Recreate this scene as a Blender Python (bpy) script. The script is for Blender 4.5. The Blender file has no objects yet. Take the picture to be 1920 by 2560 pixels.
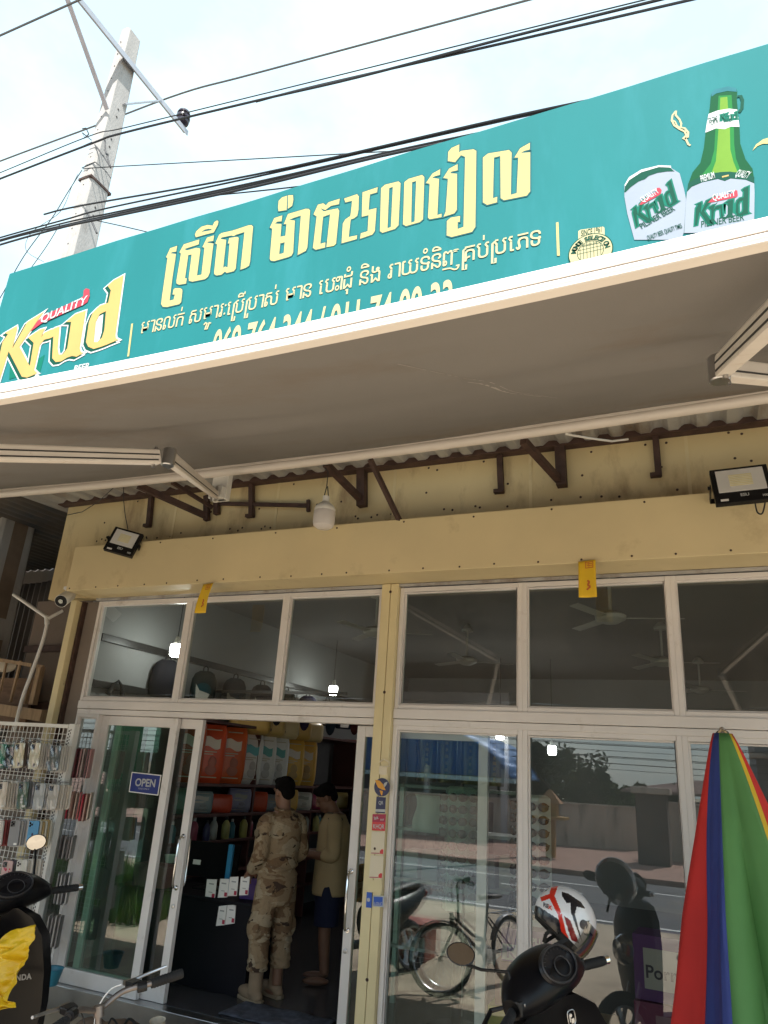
import bpy, bmesh, math, random
from mathutils import Vector, Matrix, Euler
R = math.radians
rnd = random.Random(7)
SC = bpy.context.scene
COL = SC.collection

# ---------------------------------------------------------------- camera, sky, sun, exposure
cam = bpy.data.objects.new("camera", bpy.data.cameras.new("camera"))
COL.objects.link(cam)
SC.camera = cam
cam.data.sensor_fit = 'HORIZONTAL'
cam.data.sensor_width = 36.0
cam.data.lens = 33.75
cam.data.clip_end = 2000
yaw, pit, rol = R(-24.88), R(19.94), R(3.77)
fw = Vector((math.sin(yaw)*math.cos(pit), math.cos(yaw)*math.cos(pit), math.sin(pit)))
rt0 = Vector((math.cos(yaw), -math.sin(yaw), 0))
up0 = rt0.cross(fw)
rt = rt0*math.cos(rol) + up0*math.sin(rol)
up = -rt0*math.sin(rol) + up0*math.cos(rol)
mw = Matrix.Identity(4)
for i in range(3):
    mw[i][0], mw[i][1], mw[i][2] = rt[i], up[i], -fw[i]
mw.translation = (0, -5.2, 1.7)
cam.matrix_world = mw

SUN = Vector((0.20, -0.58, 0.79)).normalized()
el = math.asin(SUN.z)
az = math.atan2(SUN.x, SUN.y)
world = bpy.data.worlds.new("World")
SC.world = world
world.use_nodes = True
nt = world.node_tree
nt.nodes.clear()
wo = nt.nodes.new('ShaderNodeOutputWorld')
bg = nt.nodes.new('ShaderNodeBackground')
sky = nt.nodes.new('ShaderNodeTexSky')
sky.sky_type = 'NISHITA'
sky.sun_disc = False
sky.sun_elevation = el
sky.sun_rotation = az
sky.air_density = 1.0
sky.dust_density = 2.0
tcn = nt.nodes.new('ShaderNodeTexCoord')
mpn = nt.nodes.new('ShaderNodeMapping')
mpn.inputs['Scale'].default_value = (1.0, 1.0, 1.9)
cln = nt.nodes.new('ShaderNodeTexNoise')
cln.inputs['Scale'].default_value = 3.1
cln.inputs['Detail'].default_value = 7
cln.inputs['Roughness'].default_value = 0.55
clr = nt.nodes.new('ShaderNodeValToRGB')
clr.color_ramp.elements[0].color = (.62, .62, .62, 1)
clr.color_ramp.elements[0].position = 0.47
clr.color_ramp.elements[1].position = 0.66
mxw = nt.nodes.new('ShaderNodeMixRGB')
mxw.inputs[2].default_value = (2.12, 2.80, 2.95, 1)
nt.links.new(tcn.outputs['Generated'], mpn.inputs['Vector'])
nt.links.new(mpn.outputs['Vector'], cln.inputs['Vector'])
nt.links.new(cln.outputs['Fac'], clr.inputs['Fac'])
nt.links.new(clr.outputs['Color'], mxw.inputs[0])
nt.links.new(sky.outputs['Color'], mxw.inputs[1])
nt.links.new(mxw.outputs[0], bg.inputs['Color'])
bg.inputs['Strength'].default_value = 0.13
nt.links.new(bg.outputs['Background'], wo.inputs['Surface'])

sl = bpy.data.lights.new("sun", 'SUN')
sl.energy = 2.6
sl.angle = R(0.53)
sl.color = (1.0, 0.95, 0.88)
so = bpy.data.objects.new("sun", sl)
COL.objects.link(so)
so.rotation_euler = SUN.to_track_quat('Z', 'Y').to_euler()
so.location = (3, -6, 20)
SC.view_settings.view_transform = 'Standard'
SC.view_settings.look = 'None'
SC.view_settings.exposure = 2.0
SC.view_settings.gamma = 1.0
SC.view_settings.use_curve_mapping = False
SC.render.engine = 'CYCLES'
SC.cycles.use_denoising = True
SC.cycles.max_bounces = 10
SC.cycles.diffuse_bounces = 5
SC.cycles.glossy_bounces = 4
SC.cycles.transparent_max_bounces = 12
SC.cycles.caustics_reflective = False
SC.cycles.caustics_refractive = False

# ---------------------------------------------------------------- materials
def nmat(name):
    m = bpy.data.materials.new(name)
    m.use_nodes = True
    t = m.node_tree
    return m, t, t.nodes['Principled BSDF']

def setin(b, k, v):
    if k in b.inputs:
        b.inputs[k].default_value = v

def mat(name, c, rough=0.6, metal=0.0, var=0.12, scale=6.0, bump=0.0, bscale=60.0, dirt=None, dscale=2.5, dlo=0.52, dhi=0.7, spec=0.5, coat=0.0, stretch=(1, 1, 1)):
    """colour with slight procedural variation, optional patches of dirt and a fine bump"""
    m, t, b = nmat(name)
    N, Lk = t.nodes, t.links
    tc = N.new('ShaderNodeTexCoord')
    mp = N.new('ShaderNodeMapping')
    mp.inputs['Scale'].default_value = stretch
    Lk.new(tc.outputs['Object'], mp.inputs['Vector'])
    nz = N.new('ShaderNodeTexNoise')
    nz.inputs['Scale'].default_value = scale
    nz.inputs['Detail'].default_value = 6
    Lk.new(mp.outputs['Vector'], nz.inputs['Vector'])
    rp = N.new('ShaderNodeValToRGB')
    rp.color_ramp.elements[0].position = 0.3
    rp.color_ramp.elements[1].position = 0.7
    rp.color_ramp.elements[0].color = (*[x*(1-var) for x in c], 1)
    rp.color_ramp.elements[1].color = (*[min(1, x*(1+var)) for x in c], 1)
    Lk.new(nz.outputs['Fac'], rp.inputs['Fac'])
    out = rp.outputs['Color']
    if dirt:
        n2 = N.new('ShaderNodeTexNoise')
        n2.inputs['Scale'].default_value = dscale
        n2.inputs['Detail'].default_value = 9
        n2.inputs['Roughness'].default_value = 0.65
        Lk.new(mp.outputs['Vector'], n2.inputs['Vector'])
        r2 = N.new('ShaderNodeValToRGB')
        r2.color_ramp.elements[0].position = dlo
        r2.color_ramp.elements[1].position = dhi
        Lk.new(n2.outputs['Fac'], r2.inputs['Fac'])
        mx = N.new('ShaderNodeMixRGB')
        mx.inputs[2].default_value = (*dirt, 1)
        Lk.new(r2.outputs['Color'], mx.inputs[0])
        Lk.new(out, mx.inputs[1])
        out = mx.outputs[0]
    Lk.new(out, b.inputs['Base Color'])
    b.inputs['Roughness'].default_value = rough
    b.inputs['Metallic'].default_value = metal
    setin(b, 'Specular IOR Level', spec)
    setin(b, 'Coat Weight', coat)
    if bump:
        n3 = N.new('ShaderNodeTexNoise')
        n3.inputs['Scale'].default_value = bscale
        n3.inputs['Detail'].default_value = 4
        Lk.new(mp.outputs['Vector'], n3.inputs['Vector'])
        bp = N.new('ShaderNodeBump')
        bp.inputs['Strength'].default_value = bump
        bp.inputs['Distance'].default_value = 0.01
        Lk.new(n3.outputs['Fac'], bp.inputs['Height'])
        Lk.new(bp.outputs['Normal'], b.inputs['Normal'])
    return m

def emat(name, c, s):
    m, t, b = nmat(name)
    setin(b, 'Emission Color', (*c, 1))
    setin(b, 'Emission Strength', s)
    b.inputs['Base Color'].default_value = (*c, 1)
    return m

def glass_mat(name, tint, refl=1.9, add=0.02, rough=0.0):
    """thin window pane: mirror reflection by Fresnel over tinted clear"""
    m = bpy.data.materials.new(name)
    m.use_nodes = True
    t = m.node_tree
    t.nodes.clear()
    o = t.nodes.new('ShaderNodeOutputMaterial')
    mx = t.nodes.new('ShaderNodeMixShader')
    tr = t.nodes.new('ShaderNodeBsdfTransparent')
    tr.inputs['Color'].default_value = (*tint, 1)
    gl = t.nodes.new('ShaderNodeBsdfGlossy')
    gl.inputs['Roughness'].default_value = rough
    gl.inputs['Color'].default_value = (0.95, 0.97, 1.0, 1)
    fr = t.nodes.new('ShaderNodeFresnel')
    fr.inputs['IOR'].default_value = 1.5
    # both faces of a pane mirror: the back face must not read as inside glass
    geo = t.nodes.new('ShaderNodeNewGeometry')
    ior = t.nodes.new('ShaderNodeMix')
    ior.data_type = 'FLOAT'
    ior.inputs[2].default_value = 1.5
    ior.inputs[3].default_value = 1/1.5
    t.links.new(geo.outputs['Backfacing'], ior.inputs[0])
    ma = t.nodes.new('ShaderNodeMath')
    ma.operation = 'MULTIPLY_ADD'
    ma.use_clamp = True
    ma.inputs[1].default_value = refl
    ma.inputs[2].default_value = add
    t.links.new(ior.outputs[0], fr.inputs['IOR'])
    t.links.new(fr.outputs[0], ma.inputs[0])
    t.links.new(ma.outputs[0], mx.inputs[0])
    t.links.new(tr.outputs[0], mx.inputs[1])
    t.links.new(gl.outputs[0], mx.inputs[2])
    # a thin uneven film of dust and wiping marks
    tc = t.nodes.new('ShaderNodeTexCoord')
    mp = t.nodes.new('ShaderNodeMapping')
    mp.inputs['Scale'].default_value = (1.2, 1.2, .7)
    nz = t.nodes.new('ShaderNodeTexNoise')
    nz.inputs['Scale'].default_value = 3.0
    nz.inputs['Detail'].default_value = 8
    nz.inputs['Roughness'].default_value = .7
    nz.inputs['Distortion'].default_value = 1.2
    rp = t.nodes.new('ShaderNodeMapRange')
    rp.inputs['From Min'].default_value = .45
    rp.inputs['From Max'].default_value = .75
    rp.inputs['To Min'].default_value = .008
    rp.inputs['To Max'].default_value = .05
    df = t.nodes.new('ShaderNodeBsdfDiffuse')
    df.inputs['Color'].default_value = (.55, .52, .46, 1)
    m2 = t.nodes.new('ShaderNodeMixShader')
    t.links.new(tc.outputs['Object'], mp.inputs['Vector'])
    t.links.new(mp.outputs['Vector'], nz.inputs['Vector'])
    t.links.new(nz.outputs['Fac'], rp.inputs['Value'])
    t.links.new(rp.outputs['Result'], m2.inputs[0])
    t.links.new(mx.outputs[0], m2.inputs[1])
    t.links.new(df.outputs[0], m2.inputs[2])
    t.links.new(m2.outputs[0], o.inputs['Surface'])
    return m

M = {}
M['white_alu'] = mat('white_powder_coat', (.72, .69, .67), .35, 0, .05, 3, dirt=(.42, .37, .32), dscale=5, dlo=.6, dhi=.82)
M['cream_paint'] = mat('cream_yellow_paint', (.70, .58, .335), .55, 0, .06, 1.6, bump=.05, bscale=25, dirt=(.42, .31, .16), dscale=2.2, dlo=.58, dhi=.82)
M['cream_wall'] = mat('weathered_cream_sheet', (.66, .53, .29), .6, 0, .09, 1.2, dirt=(.24, .14, .07), dscale=2.6, dlo=.53, dhi=.76, stretch=(1, 1, .4))
M['cream_post'] = mat('pale_yellow_paint', (.70, .60, .35), .5, 0, .06, 3, dirt=(.36, .27, .15), dscale=9, dlo=.66, dhi=.8)
M['rust_steel'] = mat('rust_brown_steel', (.060, .032, .024), .75, .1, .35, 12, bump=.25)
M['galv'] = mat('galvanised_sheet', (.42, .42, .42), .5, .3, .18, 5, dirt=(.20, .15, .11), dscale=3, stretch=(1, .3, .3))
M['awning'] = mat('grey_brown_canvas', (.19, .176, .167), .9, 0, .06, 1.3, bump=.12, bscale=220, dirt=(.165, .13, .105), dscale=.9, dlo=.5, dhi=.72)
M['awning_bar'] = mat('cream_white_aluminium', (.70, .64, .59), .4, 0, .04, 4, dirt=(.50, .40, .33), dscale=7, dlo=.6, dhi=.8, stretch=(.4, 3, 3))
M['dark_strip'] = mat('dark_rubber', (.045, .042, .04), .8)
M['black_plastic'] = mat('black_plastic', (.008, .008, .009), .4, 0, .2, 9, spec=.3)
M['black_gloss'] = mat('black_glossy_paint', (.010, .010, .012), .12, 0, .2, 5, coat=.6)
M['black_rubber'] = mat('black_rubber', (.010, .010, .011), .8, 0, .2, 20, bump=.2)
M['chrome'] = mat('chrome', (.75, .75, .76), .12, 1.0, .03)
M['steel'] = mat('brushed_steel', (.50, .50, .51), .3, 1.0, .06, 10)
M['mirror'] = mat('mirror_glass', (.46, .44, .42), .01, 1.0, 0)
M['white_plastic'] = mat('white_plastic', (.74, .73, .70), .4, 0, .04, 4)
M['wire_black'] = mat('black_cable', (.012, .013, .016), .6)
M['wire_grey'] = mat('weathered_cable', (.10, .10, .10), .7)
M['concrete'] = mat('pole_concrete', (.34, .33, .315), .9, 0, .12, 5, bump=.4, bscale=40, dirt=(.19, .17, .15), dscale=3, dlo=.55, dhi=.78, stretch=(1, 1, .4))
M['glass'] = glass_mat('window_glass', (.74, .82, .79), 2.35, .025)
M['door_glass'] = glass_mat('door_glass', (.46, .68, .58), 2.6, .03)
M['paper_white'] = mat('white_paper', (.78, .77, .75), .7, 0, .03)
M['cardboard'] = mat('brown_cardboard', (.36, .24, .13), .85, 0, .1, 5)
M['wood'] = mat('old_wood', (.17, .10, .06), .85, 0, .3, 5, bump=.3, stretch=(1, 6, 6))
M['pale_wood'] = mat('pale_wood', (.36, .25, .15), .8, 0, .25, 5, stretch=(6, 6, 1))

_flat = {}
def flat(c, rough=.55, name=None):
    k = (tuple(c), rough)
    if k not in _flat:
        _flat[k] = mat(name or 'print_ink', c, rough, 0, .03, 5, spec=.1 if rough >= .8 else .4)
    return _flat[k]

# ---------------------------------------------------------------- mesh helpers
BASE = {}          # world position of every thing and part
class MB:
    def __init__(s):
        s.v, s.f, s.mi = [], [], []
        s.cur = 0
    def add(s, vs, fs):
        n = len(s.v)
        s.v += [tuple(p) for p in vs]
        for f in fs:
            s.f.append(tuple(n+i for i in f))
            s.mi.append(s.cur)
        return s
    def box(s, c, d, rot=None):
        x, y, z = d[0]/2, d[1]/2, d[2]/2
        P = [Vector(p) for p in ((-x,-y,-z),(x,-y,-z),(x,y,-z),(-x,y,-z),(-x,-y,z),(x,-y,z),(x,y,z),(-x,y,z))]
        if rot is not None:
            m = rot if isinstance(rot, Matrix) else Euler(rot).to_matrix()
            P = [m @ p for p in P]
        c = Vector(c)
        return s.add([c+p for p in P], [(0,3,2,1),(4,5,6,7),(0,1,5,4),(1,2,6,5),(2,3,7,6),(3,0,4,7)])
    def bx(s, x0, x1, y0, y1, z0, z1):
        return s.box(((x0+x1)/2, (y0+y1)/2, (z0+z1)/2), (abs(x1-x0), abs(y1-y0), abs(z1-z0)))
    def bar(s, a, b, w, h, upv=(0, 0, 1)):
        """box bar from a to b, w across, h along upv"""
        a, b = Vector(a), Vector(b)
        d = (b-a)
        l = d.length
        d.normalize()
        sd = d.cross(Vector(upv))
        if sd.length < 1e-4:
            sd = d.cross(Vector((1, 0, 0)))
        sd.normalize()
        u = sd.cross(d)
        m = Matrix((sd, d, u)).transposed()
        return s.box((a+b)/2, (w, l, h), m)
    def tube(s, path, r, n=10, cap=True, closed=False):
        P = [Vector(p) for p in path]
        k = len(P)
        rr = r if isinstance(r, (list, tuple)) else [r]*k
        vs, fs = [], []
        prev = None
        for i, p in enumerate(P):
            if closed:
                t = P[(i+1) % k] - P[i-1]
            else:
                t = P[min(i+1, k-1)] - P[max(i-1, 0)]
            t.normalize()
            if prev is None:
                a = Vector((0, 0, 1)) if abs(t.z) < .9 else Vector((1, 0, 0))
                u = t.cross(a).normalized()
            else:
                u = (prev - t*prev.dot(t))
                u = u.normalized() if u.length > 1e-6 else t.orthogonal().normalized()
            prev = u
            w = t.cross(u)
            for j in range(n):
                g = 2*math.pi*j/n
                vs.append(p + (u*math.cos(g) + w*math.sin(g))*rr[i])
        m = k if closed else k-1
        for i in range(m):
            for j in range(n):
                a0, a1 = i*n+j, i*n+(j+1) % n
                b0, b1 = ((i+1) % k)*n+j, ((i+1) % k)*n+(j+1) % n
                fs.append((a0, a1, b1, b0))
        if cap and not closed:
            fs.append(tuple(range(n-1, -1, -1)))
            fs.append(tuple((k-1)*n+j for j in range(n)))
        return s.add(vs, fs)
    def lathe(s, prof, o=(0, 0, 0), rot=None, n=24, sx=1, sy=1):
        vs, fs = [], []
        k = len(prof)
        o = Vector(o)
        m = (rot if isinstance(rot, Matrix) else Euler(rot).to_matrix()) if rot is not None else Matrix.Identity(3)
        for (r, z) in prof:
            for j in range(n):
                g = 2*math.pi*j/n
                vs.append(o + m @ Vector((r*math.cos(g)*sx, r*math.sin(g)*sy, z)))
        for i in range(k-1):
            for j in range(n):
                fs.append((i*n+j, i*n+(j+1) % n, (i+1)*n+(j+1) % n, (i+1)*n+j))
        if prof[0][0] > 1e-4:
            fs.append(tuple(range(n-1, -1, -1)))
        if prof[-1][0] > 1e-4:
            fs.append(tuple((k-1)*n+j for j in range(n)))
        return s.add(vs, fs)
    def ell(s, c, r, rot=None, n=14, k=9):
        return s.lathe([(math.sin(math.pi*i/(k-1))*1.0, -math.cos(math.pi*i/(k-1))) for i in range(k)], (0, 0, 0), None, n).xf_last(n*k, c, r, rot)
    def xf_last(s, cnt, c, r, rot):
        m = (rot if isinstance(rot, Matrix) else Euler(rot).to_matrix()) if rot is not None else Matrix.Identity(3)
        c = Vector(c)
        for i in range(len(s.v)-cnt, len(s.v)):
            p = Vector(s.v[i])
            s.v[i] = tuple(c + m @ Vector((p.x*r[0], p.y*r[1], p.z*r[2])))
        return s
    def loft(s, rings, cap=True):
        """rings: equal-length lists of points"""
        n = len(rings[0])
        vs = [p for r in rings for p in r]
        fs = []
        for i in range(len(rings)-1):
            for j in range(n):
                fs.append((i*n+j, i*n+(j+1) % n, (i+1)*n+(j+1) % n, (i+1)*n+j))
        if cap:
            fs.append(tuple(range(n-1, -1, -1)))
            fs.append(tuple((len(rings)-1)*n+j for j in range(n)))
        return s.add(vs, fs)
    def grid(s, fn, nu, nv):
        vs = [fn(i/(nu-1), j/(nv-1)) for i in range(nu) for j in range(nv)]
        fs = [(i*nv+j, (i+1)*nv+j, (i+1)*nv+j+1, i*nv+j+1) for i in range(nu-1) for j in range(nv-1)]
        return s.add(vs, fs)
    def xform(s, m):
        s.v = [tuple(m @ Vector(p)) for p in s.v]
        return s
    def build(s, name, m, parent=None, smooth=False, bevel=0, local=False, solid=0, seg=2):
        me = bpy.data.meshes.new(name)
        off = Vector((0, 0, 0)) if (parent is None or local) else BASE.get(parent.name, Vector((0, 0, 0)))
        me.from_pydata([tuple(Vector(p)-off) for p in s.v], [], s.f)
        ms = m if isinstance(m, (list, tuple)) else [m]
        for q in ms:
            me.materials.append(q)
        me.polygons.foreach_set('material_index', s.mi)
        bm = bmesh.new()
        bm.from_mesh(me)
        bmesh.ops.remove_doubles(bm, verts=bm.verts, dist=1e-5)
        bmesh.ops.recalc_face_normals(bm, faces=bm.faces)
        if bevel:
            ed = [e for e in bm.edges if len(e.link_faces) == 2 and e.calc_face_angle(0) > R(35)]
            if ed:
                bmesh.ops.bevel(bm, geom=ed, offset=bevel, segments=seg, affect='EDGES', profile=.6, clamp_overlap=True)
        bm.to_mesh(me)
        bm.free()
        if smooth:
            me.polygons.foreach_set('use_smooth', [True]*len(me.polygons))
            try:
                me.set_sharp_from_angle(angle=R(40))
            except Exception:
                pass
        o = bpy.data.objects.new(name, me)
        COL.objects.link(o)
        if parent is not None:
            o.parent = parent
            BASE[o.name] = BASE.get(parent.name, Vector((0, 0, 0))).copy()
        if solid:
            md = o.modifiers.new('thickness', 'SOLIDIFY')
            md.thickness = solid
            md.offset = 0
        return o

def thing(name, label, cat, loc=(0, 0, 0), group=None, rot=(0, 0, 0)):
    o = bpy.data.objects.new(name, None)
    o.empty_display_size = .1
    COL.objects.link(o)
    o.location = loc
    o.rotation_euler = rot
    BASE[o.name] = Vector(loc)
    o['label'] = label
    o['category'] = cat
    if group:
        o['group'] = group
    return o

def tag(o, label, cat, group=None):
    o['label'] = label
    o['category'] = cat
    if group:
        o['group'] = group
    return o

def struct(name, mb, m, kind='structure', **k):
    o = mb.build(name, m, None, **k)
    o['kind'] = kind
    return o

def dup(src, loc=None, rot=None, label=None, mats=None):
    """a copy of a thing with copies of its parts and sub-parts"""
    c = src.copy()
    COL.objects.link(c)
    if loc is not None:
        c.location = loc
    if rot is not None:
        c.rotation_euler = rot
    if label:
        c['label'] = label
    def kids(a, b):
        for ch in [x for x in bpy.data.objects if x.parent == a]:
            k = ch.copy()
            COL.objects.link(k)
            k.parent = b
            kids(ch, k)
    kids(src, c)
    return c

def curve_mesh(cu):
    o = bpy.data.objects.new('tmp', cu)
    COL.objects.link(o)
    dg = bpy.context.evaluated_depsgraph_get()
    dg.update()
    me = bpy.data.meshes.new_from_object(o.evaluated_get(dg))
    bpy.data.objects.remove(o)
    bpy.data.curves.remove(cu)
    return me

def flat_shape(name, loops, place, m, parent, offset=0.0, thick=.001):
    """filled outline(s) in the plane 'place' (a function x,z -> world), with even-odd holes"""
    cu = bpy.data.curves.new(name, 'CURVE')
    cu.dimensions = '2D'
    cu.fill_mode = 'BOTH'
    cu.offset = offset
    cu.extrude = thick
    for lp in loops:
        sp = cu.splines.new('POLY')
        sp.points.add(len(lp)-1)
        for q, p in zip(sp.points, lp):
            q.co = (p[0], p[1], 0, 1)
        sp.use_cyclic_u = True
    me = curve_mesh(cu)
    return put_mesh(me, name, place, m, parent)

def put_mesh(me, name, place, m, parent):
    off = BASE.get(parent.name, Vector((0, 0, 0))) if parent is not None else Vector((0, 0, 0))
    for v in me.vertices:
        v.co = Vector(place(v.co.x, v.co.y, v.co.z)) - off
    me.name = name
    me.materials.clear()
    me.materials.append(m)
    me.polygons.foreach_set('material_index', [0]*len(me.polygons))
    o = bpy.data.objects.new(name, me)
    COL.objects.link(o)
    if parent is not None:
        o.parent = parent
        BASE[o.name] = off.copy()
    return o

def text_mesh(body, size, bold=0.0, shear=0.0, align='LEFT', spacing=1.0, thick=.001):
    cu = bpy.data.curves.new('writing', 'FONT')
    cu.body = body
    cu.size = size
    cu.offset = bold
    cu.shear = shear
    cu.align_x = align
    cu.extrude = thick
    cu.space_character = spacing
    me = curve_mesh(cu)
    if thick == 0:
        # the strokes of some letters overlap: lift each stroke a hair above the last
        bm = bmesh.new()
        bm.from_mesh(me)
        seen, n_ = set(), 0
        for v in bm.verts:
            if v in seen:
                continue
            st = [v]
            seen.add(v)
            while st:
                a = st.pop()
                a.co.z = (n_ % 7)*.00004
                for e in a.link_edges:
                    b_ = e.other_vert(a)
                    if b_ not in seen:
                        seen.add(b_)
                        st.append(b_)
            n_ += 1
        bm.to_mesh(me)
        bm.free()
    return me

def text(body, size, place, m, parent, name='lettering', **k):
    me = text_mesh(body, size, **k)
    return put_mesh(me, name, place, m, parent)

def front(x0, z0, y, ang=0.0, sx=1.0, shear=0.0):
    """place 2-D artwork on a vertical plane facing -Y, origin (x0, z0), turned by ang"""
    c, s = math.cos(ang), math.sin(ang)
    def f(u, v, w):
        u *= sx
        return (x0 + u*c - v*s, y - w, z0 + u*s + v*c)
    return f

def lerp(a, b, t):
    return a + (b-a)*t

# ================================================================ the setting
GZ = -0.22
M['forecourt'] = mat('sandy_concrete', (.48, .395, .29), .9, 0, .14, 1.2, bump=.3, bscale=30, dirt=(.26, .21, .15), dscale=.9, dlo=.5, dhi=.75)
M['asphalt'] = mat('worn_asphalt', (.115, .115, .12), .9, 0, .15, 2, bump=.3, bscale=80, dirt=(.17, .15, .13), dscale=.6)
M['paint_line'] = mat('road_paint', (.62, .62, .60), .8, 0, .1, 4, dirt=(.3, .3, .3), dscale=6, dlo=.55, dhi=.7)
M['red_paving'] = mat('reddish_paving', (.36, .22, .17), .9, 0, .16, 3, bump=.2)
M['tile_floor'] = mat('dark_floor_tile', (.05, .052, .06), .25, 0, .2, 1.5, dirt=(.08, .075, .075), dscale=2)
M['far_ground'] = mat('far_soil', (.25, .21, .14), .95, 0, .2, .4)
struct('ground', MB().bx(-400, 400, -400, 400, GZ-.6, GZ-.16), M['far_ground'])
struct('forecourt', MB().bx(-40, 40, -7.45, 0.05, GZ-.15, GZ), M['forecourt'])
struct('road', MB().bx(-120, 120, -13.55, -7.46, GZ-.15, GZ-.012), M['asphalt'])
mk = MB()
mk.bx(-120, 120, -7.85, -7.71, GZ-.011, GZ-.006)
mk.bx(-120, 120, -12.0, -11.88, GZ-.011, GZ-.006)
for i in range(-12, 13):
    mk.bx(i*4-.2, i*4+1.4, -10.7, -10.58, GZ-.011, GZ-.006)
struct('road_markings', mk, M['paint_line'])
struct('far_pavement', MB().bx(-60, 60, -60, -13.56, GZ-.15, GZ+.10), M['red_paving'], bevel=.02)

# ================================================================ shop building
shop = thing('shop_building', 'cream painted shop front with white framed windows under the big green sign', 'shop building', (-2.2, 0, 0))
M['int_wall'] = mat('interior_wall_paint', (.30, .305, .305), .7, 0, .06, 1)
M['int_ceiling'] = mat('interior_ceiling', (.22, .21, .205), .8, 0, .05, 1)
XL, XR = -5.44, 4.6
struct('shop_floor', MB().bx(XL, XR, .06, 8.2, -.25, -.05), M['tile_floor'])
w = MB()
w.bx(XL-.12, XL, .06, 8.3, -.2, 4.2)
w.build('side_wall', M['int_wall'], shop)
MB().bx(XR, XR+.12, .06, 8.3, -.2, 4.2).build('side_wall', M['int_wall'], shop)
MB().bx(XL, XR, 8.2, 8.3, -.2, 4.2).build('rear_wall', M['int_wall'], shop)
MB().bx(XL, XR, .06, 8.2, 3.5, 3.58).build('ceiling', M['int_ceiling'], shop)
# upper sheet wall behind the header beam
w = MB()
w.bx(-6.05, XR, -.06, .055, 3.14, 4.17)
w.build('upper_wall', M['cream_wall'], shop)
for x in (-4.6, -3.45, -2.3, -1.15, -.02, 1.1):
    MB().bx(x-.012, x+.012, -.066, -.0605, 3.5, 4.15).build('sheet_joint', M['cream_paint'], shop)
# header beam: a boxed sheet-metal panel with screws
MB().bx(-5.48, XR, -.37, -.062, 3.13, 3.56).build('header_beam', M['cream_paint'], shop, bevel=.006)
sc = MB()
for i in range(34):
    x = -5.42 + i*.293 + rnd.uniform(-.05, .05)
    sc.lathe([(.008, 0), (.006, .004)], (x, -.37, 3.155+rnd.uniform(-.006, .006)), (R(90), 0, 0), 8)
    if i % 2:
        sc.lathe([(.008, 0), (.006, .004)], (x+.1, -.37, 3.535+rnd.uniform(-.006, .006)), (R(90), 0, 0), 8)
for i in range(60):
    x = -5.9 + rnd.random()*6.6
    z = rnd.choice((3.72, 3.72, 3.9, 4.1)) + rnd.uniform(-.02, .02)
    sc.lathe([(.010, 0), (.007, .004)], (x, -.0605, z), (R(90), 0, 0), 8)
sc.build('screw', M['rust_steel'], shop)['kind'] = 'stuff'
# soffit strip and galvanised flashing above the windows
MB().bx(-5.4, XR, -.060, -.045, 3.105, 3.128).build('flashing', M['galv'], shop)
# posts
cp = MB()
cp.bx(-2.345, -2.272, -.085, .05, -.22, 3.125)
cp.bx(-2.268, -2.205, -.083, .05, -.22, 3.125)
cp.build('column', M['cream_post'], shop, bevel=.004)
for z in (3.06, 2.28, 1.2, .4):
    MB().lathe([(.012, 0), (.008, .005)], (-2.27, -.0855, z), (R(90), 0, 0), 8).build('bolt', M['rust_steel'], shop)
MB().bx(-5.66, -5.585, -.12, -.05, -.22, 3.10).build('corner_post', M['cream_post'], shop, bevel=.004)
MB().bx(-5.575, -5.545, -.06, .03, -.22, 3.10).build('corner_gap_strip', M['rust_steel'], shop)
MB().bx(-5.54, -5.385, -.02, .05, -.22, 3.10).build('side_panel', mat('brown_grey_panel', (.21, .175, .15), .6, 0, .1, 2), shop)

def bay(x0, x1, z0, z1, y=0.0, b=.033, name='window', d=.04, glass='glass'):
    f = MB()
    f.bx(x0, x0+b, y-d, y+d, z0, z1)
    f.bx(x1-b, x1, y-d, y+d, z0, z1)
    f.bx(x0+b, x1-b, y-d+.003, y+d, z0, z0+b)
    f.bx(x0+b, x1-b, y-d+.003, y+d, z1-b, z1)
    # glazing bead
    for (a, c, e, g) in ((x0+b, x0+b+.012, z0+b, z1-b), (x1-b-.012, x1-b, z0+b, z1-b)):
        f.bx(a, c, y-.018, y+.018, e, g)
    f.bx(x0+b+.012, x1-b-.012, y-.018, y+.018, z0+b, z0+b+.012)
    f.bx(x0+b+.012, x1-b-.012, y-.018, y+.018, z1-b-.012, z1-b)
    o = f.build(name, M['white_alu'], shop, bevel=.003)
    MB().add([(x0+b, y, z0+b), (x1-b, y, z0+b), (x1-b, y, z1-b), (x0+b, y, z1-b)], [(0, 1, 2, 3)]).build('pane', M[glass], o)
    return o

ZT0, ZT1, ZTOP = 2.045, 2.165, 3.10
XS_L = [-5.375, -4.28, -3.255, -2.348]
XS_R = [-2.202, -1.225, -.20, .84, 1.88, 2.92, 3.96]
for a, b_ in zip(XS_L[:-1], XS_L[1:]):
    bay(a, b_, ZT1, ZTOP)
for a, b_ in zip(XS_R[:-1], XS_R[1:]):
    bay(a, b_, ZT1, ZTOP)
t = MB()
t.bx(XS_L[0], XS_L[-1], -.052, .05, ZT0+.05, ZT1)
t.bx(XS_L[0], XS_L[-1], -.044, .05, ZT0, ZT0+.046)
t.bx(XS_R[0], XS_R[-1], -.052, .05, ZT0+.05, ZT1)
t.bx(XS_R[0], XS_R[-1], -.044, .05, ZT0, ZT0+.046)
t.build('transom', M['white_alu'], shop, bevel=.004)
for a, b_ in zip(XS_R[:-1], XS_R[1:]):
    bay(a, b_, .02, ZT0)
MB().bx(XS_R[0], XS_R[-1], -.06, .05, -.22, .018).build('sill', M['white_alu'], shop, bevel=.004)
bay(-5.375, -5.10, -.04, ZT0, y=-.004, b=.028)
MB().bx(-5.375, -2.348, -.05, .11, -.22, -.052).build('door_track', M['steel'], shop, bevel=.003)

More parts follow.
